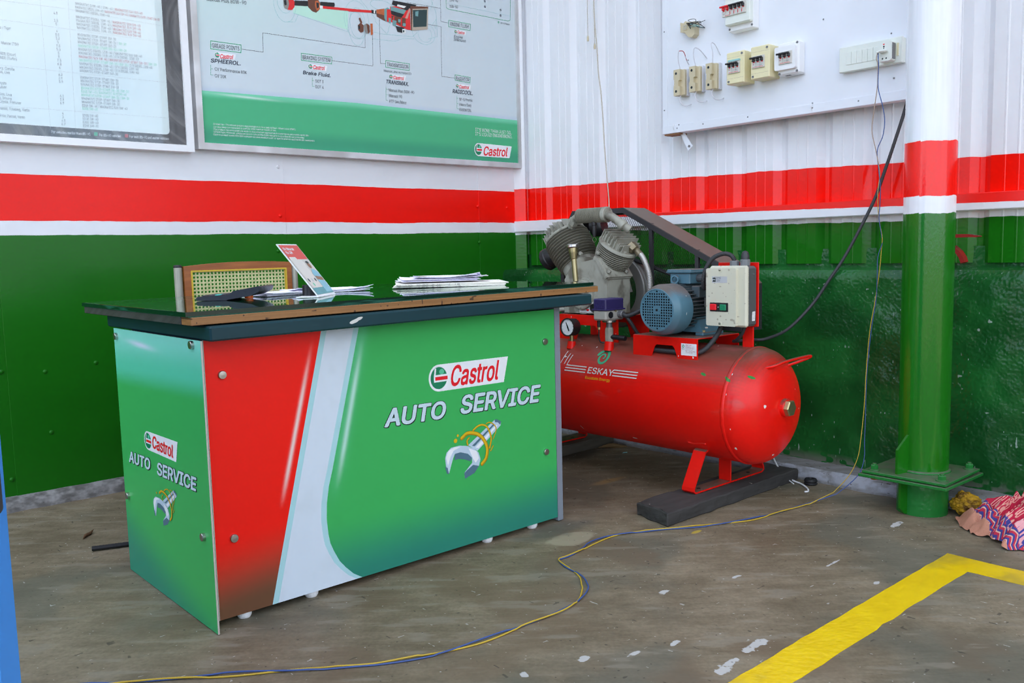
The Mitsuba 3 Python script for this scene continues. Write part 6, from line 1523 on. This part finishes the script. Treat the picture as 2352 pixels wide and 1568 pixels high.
for t, u0, u1, v, c in (('Ek Bharat', 0.10, 0.62, 0.875, 'ink_white'), ('Ek QR', 0.10, 0.42, 0.805, 'ink_white'), ('Scan & Pay', 0.16, 0.48, 0.635, 'ink_softdark')):
    if c != 'ink_white':
        continue
    part(sgn, 'lettering', lettering(sf, t, u0 * wd, v * hl_, u1 * wd, v * hl_, 0.0085, 'b', 0.0014), c)
for u, v, c in ((0.16, 0.30, 'ink_navy'), (0.34, 0.30, 'ink_grey'), (0.50, 0.30, 'ink_navy'), (0.25, 0.215, 'ink_softgreen')):
    part(sgn, 'app_badge', sf.flat(ellipse(*S(u, v), 0.006, 0.006), 0.0013), c)
k = thing('black_tub', 'small round black plastic tub behind the payment sign', 'tub')
c = o - A_ * 0.047 + wv * 0.070
part(k, None, lathe([(0, 0.0), (0.0185, 0.0), (0.0185, 0.028), (0.0175, 0.030), (0.015, 0.028), (0.015, 0.022), (0, 0.022)], c + ZUP * 0.0033, (0, 0, 1), 32), 'black_plastic', smooth=35)


def sheets(x, y, z, w, h, rot, n, t, curl=None, seed=0, jitter=0.004):
    """n loose sheets in a pile with curled corners"""
    r = np.random.default_rng(seed)
    ms = []
    for i in range(n):
        a = rot + r.normal(0, 0.03)
        ux, uy = np.array([math.cos(a), math.sin(a)]), np.array([-math.sin(a), math.cos(a)])
        g = 9
        U, V = np.meshgrid(np.linspace(-w / 2, w / 2, g), np.linspace(-h / 2, h / 2, g), indexing='ij')
        Z = z + i * t + 0 * U
        if curl:
            for (cu, cv, amt, rad) in curl:
                d = np.hypot(U - cu * w / 2, V - cv * h / 2)
                Z = Z + amt * (0.3 + 0.7 * i / max(1, n - 1)) * np.clip(1 - d / rad, 0, 1) ** 2
        dx, dy = r.normal(0, jitter, 2)
        top = np.stack([x + dx + U * ux[0] + V * uy[0], y + dy + U * ux[1] + V * uy[1], Z + t * 0.85], -1).reshape(-1, 3)
        bot = top - [0, 0, t * 0.8]
        F = []
        for p in range(g - 1):
            for q in range(g - 1):
                b = p * g + q
                F += [[b, b + g, b + g + 1], [b, b + g + 1, b + 1]]
        nn = g * g
        F2 = [[f[0] + nn, f[2] + nn, f[1] + nn] for f in F]
        rim = [j for j in range(g)] + [j * g + g - 1 for j in range(1, g)] + [(g - 1) * g + j for j in range(g - 2, -1, -1)] + [j * g for j in range(g - 2, 0, -1)]
        S_ = []
        for j in range(len(rim)):
            a_, b_ = rim[j], rim[(j + 1) % len(rim)]
            S_ += [[a_, b_, b_ + nn], [a_, b_ + nn, a_ + nn]]
        ms.append(tm(np.vstack([top, bot]), F + F2 + S_))
    return ms


def paper_col(p, n, uv):
    return mix((0.66, 0.64, 0.76), (0.78, 0.77, 0.86), fbm(p.x * 9, p.y * 9, p.z * 300, 3))


def news_col(p, n, uv):
    c = mi.Color3f(0.70, 0.68, 0.60)
    ln = smoothstep(0.55, 0.6, noise(p.x * 380, p.y * 30, 1.0)) * smoothstep(0.45, 0.55, noise(p.x * 22, p.y * 22, 5.0))
    return mix(c, (0.25, 0.24, 0.22), ln * 0.6)


mat('paper', paper_col, 0.85)
mat('newsprint', news_col, 0.85)
mat('news_edge', (0.30, 0.25, 0.20), 0.9)
k = thing('paper_pile', 'white paper sheets with curled edges on the glass behind the payment sign', 'paper pile')
for m in sheets(1.245, 2.430, TOP(1.25) + 0.0006, 0.20, 0.14, 0.05, 4, 0.0022, [(1, -1, 0.004, 0.1)], 3):
    part(k, 'sheet', m, 'paper', smooth=30)
k2 = thing('paper_pile', 'thick white sheets lifting at the corners, right of the payment sign on the glass', 'paper pile')
for m in sheets(1.400, 2.470, TOP(1.40) + 0.0006, 0.24, 0.20, -0.25, 4, 0.0020, [(-1, -1, 0.010, 0.14), (1, -1, 0.012, 0.13)], 5):
    part(k2, 'sheet', m, 'paper', smooth=30)
k = thing('newspaper', 'folded newspaper lying on the right half of the counter glass', 'newspaper')
for m in sheets(1.790, 2.330, TOP(1.79) + 0.0006, 0.36, 0.27, -0.62, 5, 0.0022, [(-1, 1, 0.004, 0.15)], 8, 0.0015):
    part(k, 'sheet', m, 'newsprint', smooth=30)
torn = [(1.90 + 0.085 * math.cos(a) * (1 + 0.25 * math.sin(7 * a)), 2.30 + 0.045 * math.sin(a) * (1 + 0.3 * math.cos(5 * a))) for a in np.linspace(0, 2 * math.pi, 30)[:-1]]
part(k, 'torn_flap', Frame((0, 0, TOP(1.9) + 0.002), (1, 0, 0), (0, 1, 0)).solid(Polygon(torn).buffer(0), 0.0, 0.006), 'news_edge')
k = thing('document_pile', 'untidy pile of white documents on top of the folded newspaper', 'paper pile')
zz = TOP(1.80) + 0.0145
for m in sheets(1.775, 2.375, zz, 0.25, 0.19, -0.55, 5, 0.0020, [(-1, 1, 0.006, 0.12)], 11, 0.010):
    part(k, 'sheet', m, 'paper', smooth=30)
for m in sheets(1.800, 2.345, zz + 0.0105, 0.22, 0.16, -0.75, 4, 0.0018, [(1, -1, 0.012, 0.12), (-1, -1, 0.005, 0.1)], 12, 0.010):
    part(k, 'sheet', m, 'paper', smooth=30)
part(k, 'folded_sheet', sheets(1.690, 2.430, zz + 0.0015, 0.06, 0.12, -0.4, 3, 0.004, [(0, 0, 0.004, 0.08)], 14, 0.003)[0], 'paper', smooth=30)

# ------------------------------------------------------------------ cane back chair behind the counter
def chairwood(p, n, uv):
    a = fbm(p.x * 12, p.y * 40, p.z * 90, 4)
    return mix((0.22, 0.055, 0.012), (0.42, 0.14, 0.030), a)


mat('chair_wood', chairwood, 0.38)
mat('chair_tube', lambda p, n, uv: mix((0.30, 0.30, 0.24), (0.46, 0.45, 0.38), fbm(p.x * 30, p.y * 30, p.z * 12, 3)), 0.45, metal=0.3)
mat('cane', lambda p, n, uv: mix((0.52, 0.52, 0.25), (0.70, 0.66, 0.36), noise(p.x * 220, p.z * 220, 1.0)), 0.6)
mat('cane_edge', (0.62, 0.42, 0.03), 0.5)
mat('seat_black', (0.02, 0.02, 0.022), 0.5)
ch = thing('cane_back_chair', 'wooden framed cane back chair with metal tube posts behind the counter', 'chair')
CY = 2.95
cfr = FRONT(CY - 0.010)
for x in (1.1185, 1.5465):
    t = part(ch, 'post', tube(spline([(x, CY + 0.004, 0.857), (x, CY, 0.60), (x, CY - 0.02, 0.45), (x, CY + 0.03, 0.0)], 8), 0.0135, 16), 'chair_tube', smooth=35)
    part(t, 'end_cap', lathe([(0.0138, -0.006), (0.0138, 0.0), (0.010, 0.003), (0, 0.0035)], (x, CY + 0.004, 0.857), (0, 0, 1), 18), 'seat_black', smooth=35)
    part(ch, 'front_leg', tube(spline([(x, CY - 0.42, 0.44), (x, CY - 0.43, 0.2), (x, CY - 0.45, 0.0)], 6), 0.0125, 14), 'chair_tube', smooth=35)
    part(ch, 'side_rail', tube([(x, CY - 0.02, 0.44), (x, CY - 0.42, 0.44)], 0.0115, 12), 'chair_tube', smooth=35)
arc = [(1.134 + (1.531 - 1.134) * i / 12, 0.8545 + 0.012 * (1 - ((i - 7) / 7) ** 2)) for i in range(13)]
outer = Polygon([(1.134, 0.56)] + arc + [(1.531, 0.56)])
inner_ = rrect(1.157, 1.511, 0.61, 0.8405, 0.003)
part(ch, 'back_frame', cfr.solid(outer.difference(inner_), -0.020, 0.0), 'chair_wood')
hol = []
nx, nz = 27, 15
for i in range(nx):
    for j in range(nz):
        cx, cz = 1.1705 + i * 0.0127, 0.829 - j * 0.0127
        if cz < 0.625:
            continue
        hol.append(Point(cx + (0.0 if j % 2 == 0 else 0.0), cz).buffer(0.0040, 2))
part(ch, 'cane_panel', cfr.solid(sbox(1.157, 0.612, 1.511, 0.839).difference(unary_union(hol)), -0.010, -0.008), 'cane')
dg = []
for i in range(nx + 1):
    for j in range(nz + 1):
        cx, cz = 1.1705 + (i - 0.5) * 0.0127, 0.829 - (j - 0.5) * 0.0127
        if 0.62 < cz < 0.837 and 1.16 < cx < 1.508:
            dg.append(LineString([(cx - 0.0032, cz - 0.0032), (cx + 0.0032, cz + 0.0032)]).buffer(0.0007, 1))
            dg.append(LineString([(cx - 0.0032, cz + 0.0032), (cx + 0.0032, cz - 0.0032)]).buffer(0.0007, 1))
part(ch, 'cane_strands', cfr.solid(unary_union(dg), -0.008, -0.0068), 'cane', stuff=True)
part(ch, 'cane_beading', cfr.solid(rrect(1.157, 1.511, 0.61, 0.8405, 0.003).difference(rrect(1.1625, 1.5055, 0.616, 0.835, 0.003)), -0.012, 0.002), 'cane_edge')
part(ch, 'seat', rbox(1.125, 1.54, CY - 0.44, CY - 0.01, 0.43, 0.47, 0.012), 'seat_black')

# ------------------------------------------------------------------ cables on wall and floor
YW = [[2.998, 1.457, 1.525], [2.99, 1.456, 1.505], [2.99, 1.451, 1.483], [2.985, 1.449, 1.409], [2.98, 1.456, 1.337], [2.975, 1.46, 1.278], [2.97, 1.455, 1.245], [2.965, 1.44, 1.194], [2.96, 1.429, 1.153], [2.96, 1.422, 1.112], [2.95, 1.423, 1.053], [2.95, 1.421, 0.993], [2.945, 1.413, 0.949], [2.94, 1.4, 0.896], [2.94, 1.402, 0.852], [2.93, 1.402, 0.786], [2.92, 1.411, 0.681], [2.9, 1.418, 0.577], [2.88, 1.418, 0.444], [2.86, 1.413, 0.326], [2.83, 1.407, 0.225], [2.81, 1.408, 0.152], [2.78, 1.423, 0.092], [2.745, 1.459, 0.034]]
BW = [[2.998, 1.454, 1.525], [2.99, 1.450, 1.505], [2.99, 1.448, 1.483], [2.985, 1.446, 1.409], [2.98, 1.428, 1.348], [2.975, 1.416, 1.295], [2.97, 1.419, 1.241], [2.965, 1.435, 1.194], [2.96, 1.428, 1.139], [2.955, 1.417, 1.067], [2.95, 1.415, 1.008], [2.945, 1.415, 0.963], [2.94, 1.402, 0.904], [2.94, 1.4, 0.874], [2.93, 1.409, 0.83], [2.92, 1.405, 0.756], [2.92, 1.408, 0.681], [2.9, 1.413, 0.578], [2.88, 1.416, 0.429], [2.86, 1.408, 0.296], [2.84, 1.4, 0.209], [2.82, 1.39, 0.153], [2.79, 1.39, 0.106], [2.765, 1.415, 0.066], [2.74, 1.448, 0.03]]
FL = [(2.66, 1.503), (2.531, 1.520), (2.42, 1.535), (2.337, 1.559), (2.198, 1.626), (2.10, 1.685), (2.01, 1.733), (1.957, 1.751), (1.907, 1.757), (1.850, 1.752), (1.803, 1.740), (1.755, 1.729), (1.715, 1.725), (1.690, 1.726), (1.676, 1.712), (1.660, 1.671), (1.650, 1.628), (1.632, 1.584), (1.605, 1.548), (1.58, 1.521), (1.525, 1.487), (1.458, 1.470), (1.39, 1.468), (1.335, 1.471), (1.255, 1.473), (1.187, 1.477), (1.11, 1.490), (1.044, 1.513), (0.98, 1.540), (0.934, 1.567), (0.793, 1.670), (0.655, 1.770), (0.508, 1.875), (0.36, 2.00), (0.2, 2.12), (0.0, 2.22)]
mat('wire_yellow', lambda p, n, uv: mix((0.50, 0.33, 0.03), (0.36, 0.27, 0.20), smoothstep(0.95, 1.2, p.z)), 0.45)
mat('wire_blue', (0.045, 0.085, 0.25), 0.45)
fl = np.array(spline([(a, b, 0) for a, b in FL], 6))
sl = np.r_[0, np.cumsum(np.linalg.norm(np.diff(fl, axis=0), axis=1))]
tn = np.gradient(fl, axis=0)
tn /= np.linalg.norm(tn, axis=1, keepdims=True)
nm = np.stack([-tn[:, 1], tn[:, 0], 0 * tn[:, 0]], 1)
amp = 0.0045 * np.sin(sl * 9.0) + 0.0035 * np.sin(sl * 23 + 1)
for nmq, wire, sgn_, ink, lab in (('extension_wire', YW, 1, 'wire_yellow', 'thin yellow wire from the plug down the wall and across the floor'), ('extension_wire', BW, -1, 'wire_blue', 'thin blue wire running beside the yellow one from plug to floor')):
    k = thing(nmq, lab, 'wire')
    P = fl + nm * (amp * sgn_)[:, None]
    P[:, 2] = 0.0026 + 0.0022 * (np.sin(sl * 14 + (0 if sgn_ > 0 else 3.1)) > 0.2)
    W_ = spline(wire, 6)
    part(k, None, tube(np.vstack([W_, P]), np.r_[np.full(len(W_), 0.0015), np.full(len(P), 0.0021)], 7), ink, smooth=True)

mat('cable_black', lambda p, n, uv: mix((0.030, 0.032, 0.036), (0.30, 0.32, 0.33), smoothstep(0.86, 0.9, noise(p.y * 9, p.z * 14, 2.0))), 0.5)
k = thing('power_cable', 'thick black cable rising from the starter box to the switchboard corner', 'cable')
pc_ = [(2.535, 1.672, 0.612), (2.540, 1.690, 0.580), (2.56, 1.725, 0.556), (2.62, 1.772, 0.545), (2.75, 1.785, 0.538), (2.80, 1.759, 0.539), (2.90, 1.730, 0.569), (2.98, 1.680, 0.655), (3.02, 1.632, 0.750), (3.05, 1.592, 0.829), (3.08, 1.545, 0.940), (3.10, 1.505, 1.039), (3.105, 1.475, 1.13), (3.11, 1.440, 1.24), (3.12, 1.408, 1.36), (3.13, 1.40, 1.45)]
part(k, None, tube(spline(pc_, 8), 0.0058, 10), 'cable_black', smooth=True)
mat('red_strip', lambda p, n, uv: mix((0.30, 0.012, 0.010), (0.10, 0.05, 0.04), smoothstep(0.6, 0.95, n.z)), 0.5)
k = thing('red_strip', 'short dark red metal strip sticking out level from behind the column', 'metal strip')
part(k, None, Frame((3.06, 0, 0), (0, -1, 0), (0, 0, 1)).solid(Polygon([(-1.215, 0.901), (-1.165, 0.900), (-1.134, 0.894), (-1.131, 0.891), (-1.14, 0.889), (-1.165, 0.890), (-1.215, 0.889)]), -0.022, 0.012), 'red_strip')
k = thing('red_strip', 'dark red metal strip bending downwards behind the column', 'metal strip')
part(k, None, Frame((3.06, 0, 0), (0, -1, 0), (0, 0, 1)).solid(LineString([(-1.215, 0.858), (-1.196, 0.842), (-1.184, 0.824), (-1.178, 0.806)]).buffer(0.0065, cap_style=2), -0.022, 0.012), 'red_strip')

# ------------------------------------------------------------------ floor things
def yellow_line(p, n, uv):
    a = fbm(p.x * 18, p.y * 18, 1.0, 4)
    c = mix((0.72, 0.47, 0.002), (0.82, 0.57, 0.004), a)
    return mix(c, (0.42, 0.30, 0.03), smoothstep(0.55, 0.75, fbm(p.x * 5, p.y * 9, 3.0, 4)) * 0.7)


def yellow_bump(p, n, uv):
    return fbm(p.x * 90, p.y * 90, 1.0, 4)


mat('yellow_paint', yellow_line, 0.35, bump=yellow_bump, bscale=0.002)
k = thing('floor_line', 'yellow painted line with a corner on the concrete floor', 'floor marking')
rr = np.random.default_rng(5)
out = [(x, 0.983 + rr.normal(0, 0.0012)) for x in np.arange(-0.6, 2.49, 0.04)] + [(2.496, 0.983)]
out += [(2.494 + rr.normal(0, 0.0012), y) for y in np.arange(0.95, -1.0, -0.04)]
inn = [(2.391 + rr.normal(0, 0.0012), y) for y in np.arange(-0.98, 0.87, 0.04)] + [(2.391, 0.888)]
inn += [(x, 0.891 + rr.normal(0, 0.0014)) for x in np.arange(2.36, -0.62, -0.04)]
part(k, None, Frame((0, 0, 0), (1, 0, 0), (0, 1, 0)).solid(Polygon(out + inn).buffer(0), 0.0, 0.0012), 'yellow_paint')


CLX, CLY = 2.815, 0.850


def cloth_col(p, n, uv):
    u, v = uv.x, uv.y                                               # metres along the cloth
    c = mix((0.66, 0.27, 0.30), (0.76, 0.38, 0.38), fbm(u * 30, v * 30, 1.0, 3))

    def motif(cell, ox, oy):
        fx, fy = u / cell + ox, v / cell + oy
        ix, iy = dr.floor(fx), dr.floor(fy)
        dx = (fx - ix - 0.5 + (cell_rand(ix, iy, 1) - 0.5) * 0.25) * cell
        dy = (fy - iy - 0.5 + (cell_rand(ix, iy, 2) - 0.5) * 0.25) * cell
        return dr.sqrt(dx * dx + dy * dy), dr.atan2(dy, dx) + cell_rand(ix, iy, 3) * 6

    r, a = motif(0.055, 0.0, 0.0)
    pet = 0.010 + 0.013 * dr.abs(dr.sin(a * 4))
    c = mix(c, (0.045, 0.045, 0.24), smoothstep(pet + 0.001, pet - 0.001, r))
    c = mix(c, (0.50, 0.03, 0.05), smoothstep(0.0065, 0.0055, r))
    c = mix(c, (0.70, 0.36, 0.33), smoothstep(0.0030, 0.0022, r))
    r, a = motif(0.055, 0.5, 0.5)
    c = mix(c, (0.48, 0.012, 0.045), smoothstep(0.001, -0.001, r - 0.003 - 0.013 * dr.abs(dr.sin(a * 1.5)) * dr.abs(dr.sin(a * 2.5))))
    # dense red field in the middle
    f1, f2, w = voronoi(u * 75, v * 75)
    fld = mix((0.46, 0.010, 0.040), (0.74, 0.33, 0.27), smoothstep(0.16, 0.24, f1) * smoothstep(0.48, 0.38, f1))
    d = dr.sqrt(dr.square((p.x - 2.80) / 0.075) + dr.square((p.y - 0.855) / 0.16)) + (noise(p.x * 30, p.y * 30) - 0.5) * 0.4
    c = mix(c, fld, smoothstep(1.02, 0.98, d))
    # chevron border and tan hem along the near left edge
    e = (p.x - 2.735) * 0.68 - (p.y - 0.985) * 0.73 + (noise(u * 20, v * 20) - 0.5) * 0.012
    al = (p.x - 2.735) * 0.73 + (p.y - 0.985) * 0.68
    q = al * 55
    zg = dr.abs(q - dr.floor(q) - 0.5) * 1.3 + e * 70
    sx = zg - dr.floor(zg)
    chv = mix((0.045, 0.040, 0.20), (0.48, 0.02, 0.05), smoothstep(0.36, 0.42, sx))
    chv = mix(chv, (0.62, 0.36, 0.28), smoothstep(0.74, 0.80, sx))
    c = mix(c, chv, smoothstep(0.046, 0.043, e))
    c = mix(c, (0.50, 0.22, 0.14), smoothstep(0.010, 0.008, e))
    return c * (0.93 + 0.12 * noise(u * 700, v * 700))


mat('scrap_purple', (0.22, 0.10, 0.20), 0.5)
mat('cloth_print', cloth_col, 0.85)


def heap():
    nr, na = 70, 280
    cx, cy = CLX, CLY
    V, UV = [], []
    key = [(-180, .165), (-150, .18), (-120, .21), (-60, .23), (0, .14), (40, .13), (62, .18), (75, .225), (95, .225), (118, .195), (135, .150), (148, .160), (158, .150), (168, .178), (174, .172), (180, .165)]
    ka, kr = zip(*key)
    A = np.array([-180 + 360 * j / na for j in range(na)])
    T_ = np.linspace(0, 1, nr)
    tt, aa = np.meshgrid(T_, A, indexing='ij')
    R = np.interp(aa, ka, kr) * (1 + 0.04 * np.sin(np.radians(aa) * 9) + 0.03 * np.sin(np.radians(aa) * 17 + 1))
    x = cx + R * tt * np.cos(np.radians(aa))
    y = cy + R * tt * np.sin(np.radians(aa))
    P = np.stack([x * 7, y * 7, 0 * x + 1.3], -1)
    w = meshkit.fbm(P, 3, 2)
    w2 = meshkit.fbm(P * 2.3, 3, 9)
    a1 = (x * 0.62 + y * 0.78) * 13 + 3.2 * w                      # folds lying across, seen from the camera
    f1 = 0.5 - 0.5 * np.cos(2 * np.pi * a1)
    a2 = (x * 0.85 - y * 0.52) * 15 + 2.6 * w2
    f2 = 0.5 - 0.5 * np.cos(2 * np.pi * a2)
    body = (1 - tt ** 2.6)
    h = body * (0.060 + 0.042 * f1 ** 1.4 + 0.020 * f2 + 0.055 * np.clip(1.0 - (y - 0.70) / 0.26, 0, 1)) + 0.008 * f2 * (tt > 0.8)
    z = 0.003 + h
    x = np.minimum(x, np.where(z < 0.065, 2.922 + 0.3 * np.maximum(0, z - 0.05), x))
    V = np.stack([x, y, z], -1).reshape(-1, 3)
    UV = np.stack([y + 0.8 * z + 0.03 * w, x - 1.0 * z + 0.03 * w2], -1).reshape(-1, 2)
    F = []
    for i in range(nr - 1):
        for j in range(na):
            k_ = (j + 1) % na
            a, b = i * na + j, i * na + k_
            F += [[a, a + na, b + na], [a, b + na, b]]
    return tm(V, F), UV


hm, huv = heap()
k = thing('printed_cloth', 'crumpled pink cloth with blue flowers and red pattern heaped on the floor by the kerb', 'cloth')
part(k, None, hm, 'cloth_print', smooth=True, uv=huv)
k = thing('purple_cloth', 'purple and striped cloth bundle lying on the kerb behind the pink cloth', 'cloth')


def purple_col(p, n, uv):
    s = (p.y * 60 + p.z * 40) - dr.floor(p.y * 60 + p.z * 40)
    st = mix((0.05, 0.05, 0.24), (0.45, 0.12, 0.16), smoothstep(0.45, 0.5, s))
    return mix((0.38, 0.06, 0.30), st, smoothstep(0.135, 0.14, p.z))


mat('purple_cloth', purple_col, 0.85)
ms = trimesh.creation.icosphere(4, 1.0)
v = np.array(ms.vertices)
v = v * (1 + 0.25 * (meshkit.fbm(v * 2.2 + 3, 4)[:, None] - 0.5)) * [0.055, 0.13, 0.062] + [2.965, 0.745, 0.115]
part(k, None, tm(v, ms.faces), 'purple_cloth', smooth=True)
k = thing('yellow_rag', 'wadded dirty yellow rag on the floor between the column foot and the pink cloth', 'rag')


def rag_col(p, n, uv):
    return mix((0.12, 0.055, 0.004), (0.46, 0.25, 0.006), smoothstep(0.3, 0.65, fbm(p.x * 60, p.y * 60, p.z * 60, 4)))


mat('rag_yellow', rag_col, 0.8, bump=masonry_bump, bscale=0.006)
ms = trimesh.creation.icosphere(5, 1.0)
v = np.array(ms.vertices)
cr_ = np.abs(meshkit.fbm(v * 3.0 + 7, 4) - 0.5)
v = v * (0.92 + 0.55 * (meshkit.fbm(v * 2.0 + 1, 3)[:, None] - 0.5) + 0.5 * cr_[:, None]) * [0.038, 0.046, 0.040] + [2.886, 1.082, 0.040]
v[:, 2] = np.maximum(v[:, 2], 0.001)
part(k, None, tm(v, ms.faces), 'rag_yellow', smooth=True)

k = thing('cable_end', 'loose white cable end hanging over the kerb onto the floor', 'cable')
part(k, None, tube(spline([(2.945, 1.815, 0.060), (2.912, 1.785, 0.052), (2.885, 1.745, 0.030), (2.872, 1.690, 0.009), (2.862, 1.650, 0.005), (2.829, 1.607, 0.004), (2.795, 1.582, 0.004), (2.778, 1.586, 0.004)], 8), 0.0034, 8), 'white_plastic', smooth=True)
k = thing('cable_stub', 'short stub of white wire lying across the loose cable end', 'wire')
part(k, None, tube(spline([(2.878, 1.735, 0.016), (2.862, 1.712, 0.013), (2.850, 1.690, 0.012), (2.838, 1.664, 0.006)], 6), 0.0022, 7), 'white_plastic', smooth=True)
k = thing('purple_scrap', 'small purple plastic scrap leaning on the kerb beside the white cable', 'scrap')
part(k, None, rbox(2.906, 2.910, 1.715, 1.745, 0.004, 0.036, 0.0015), 'scrap_purple')

k = thing('rubber_bush', 'black rubber ring on the floor against the kerb', 'rubber ring')
part(k, None, lathe([(0.010, 0.0), (0.020, 0.0), (0.024, 0.004), (0.021, 0.009), (0.024, 0.014), (0.020, 0.022), (0.012, 0.023), (0.010, 0.018)], (2.893, 1.628, 0.0005), (0, 0, 1), 32, close=True), 'black_rubber', smooth=35)
k = thing('rubber_strip', 'black rubber strip on the floor sticking out behind the counter side panel', 'rubber strip')
part(k, None, tube([(0.743, 2.793, 0.009), (0.80, 2.772, 0.0085), (0.90, 2.735, 0.0085), (1.02, 2.70, 0.0085)], 0.0075, 8), 'black_rubber', smooth=35)
k = thing('dry_leaf', 'small curled dry brown leaf on the floor near the back wall', 'leaf')
mat('leaf_brown', (0.11, 0.055, 0.022), 0.7)
part(k, None, tube(spline([(0.757, 2.935, 0.003), (0.770, 2.955, 0.006), (0.788, 2.972, 0.005), (0.806, 2.996, 0.008)], 6), [0.001] + [0.0045 * math.sin(math.pi * t) + 0.001 for t in np.linspace(0.05, 0.95, 17)] + [0.001], 6), 'leaf_brown', smooth=True)
k = thing('dry_leaf', 'heap of dry straw coloured leaf bits by the far plank under the tank', 'leaf')
mat('leaf_straw', (0.16, 0.10, 0.04), 0.8)
part(k, None, tube(spline([(2.80, 2.60, 0.004), (2.84, 2.575, 0.010), (2.875, 2.55, 0.006), (2.90, 2.52, 0.004)], 6), [0.002] + [0.010 * math.sin(math.pi * t) + 0.001 for t in np.linspace(0.05, 0.95, 17)] + [0.002], 6), 'leaf_straw', smooth=True)
k = thing('paper_scrap', 'tiny turquoise paper scrap on the floor under the tank', 'scrap')
part(k, None, Frame((2.80, 2.46, 0.0008), A_, B_).solid(Polygon([(0, 0), (0.022, 0.004), (0.024, 0.020), (0.006, 0.016)]), 0, 0.001), 'ink_teal')

# ------------------------------------------------------------------ blue post at the left edge
mat('post_blue', lambda p, n, uv: mix((0.040, 0.200, 0.560), (0.055, 0.245, 0.64), fbm(p.x * 6, p.y * 6, p.z * 3, 3)), 0.35)
k = thing('machine_cabinet', 'bright blue painted steel machine cabinet at the left edge with a black recessed pad', 'machine')
part(k, 'body', rbox(-0.72, 0.192, 1.0, 1.72, 0.0, 1.25, 0.022), 'post_blue')
pd = part(k, 'pad', FRONT(1.0).solid(rrect(-0.06, 0.184, 0.626, 0.714, 0.008), 0.0, 0.006), 'black_plastic')
part(pd, 'pad_recess', FRONT(0.994).solid(rrect(-0.05, 0.176, 0.636, 0.704, 0.006).difference(rrect(-0.045, 0.171, 0.641, 0.699, 0.005)), 0.0, 0.003), 'black_plastic')
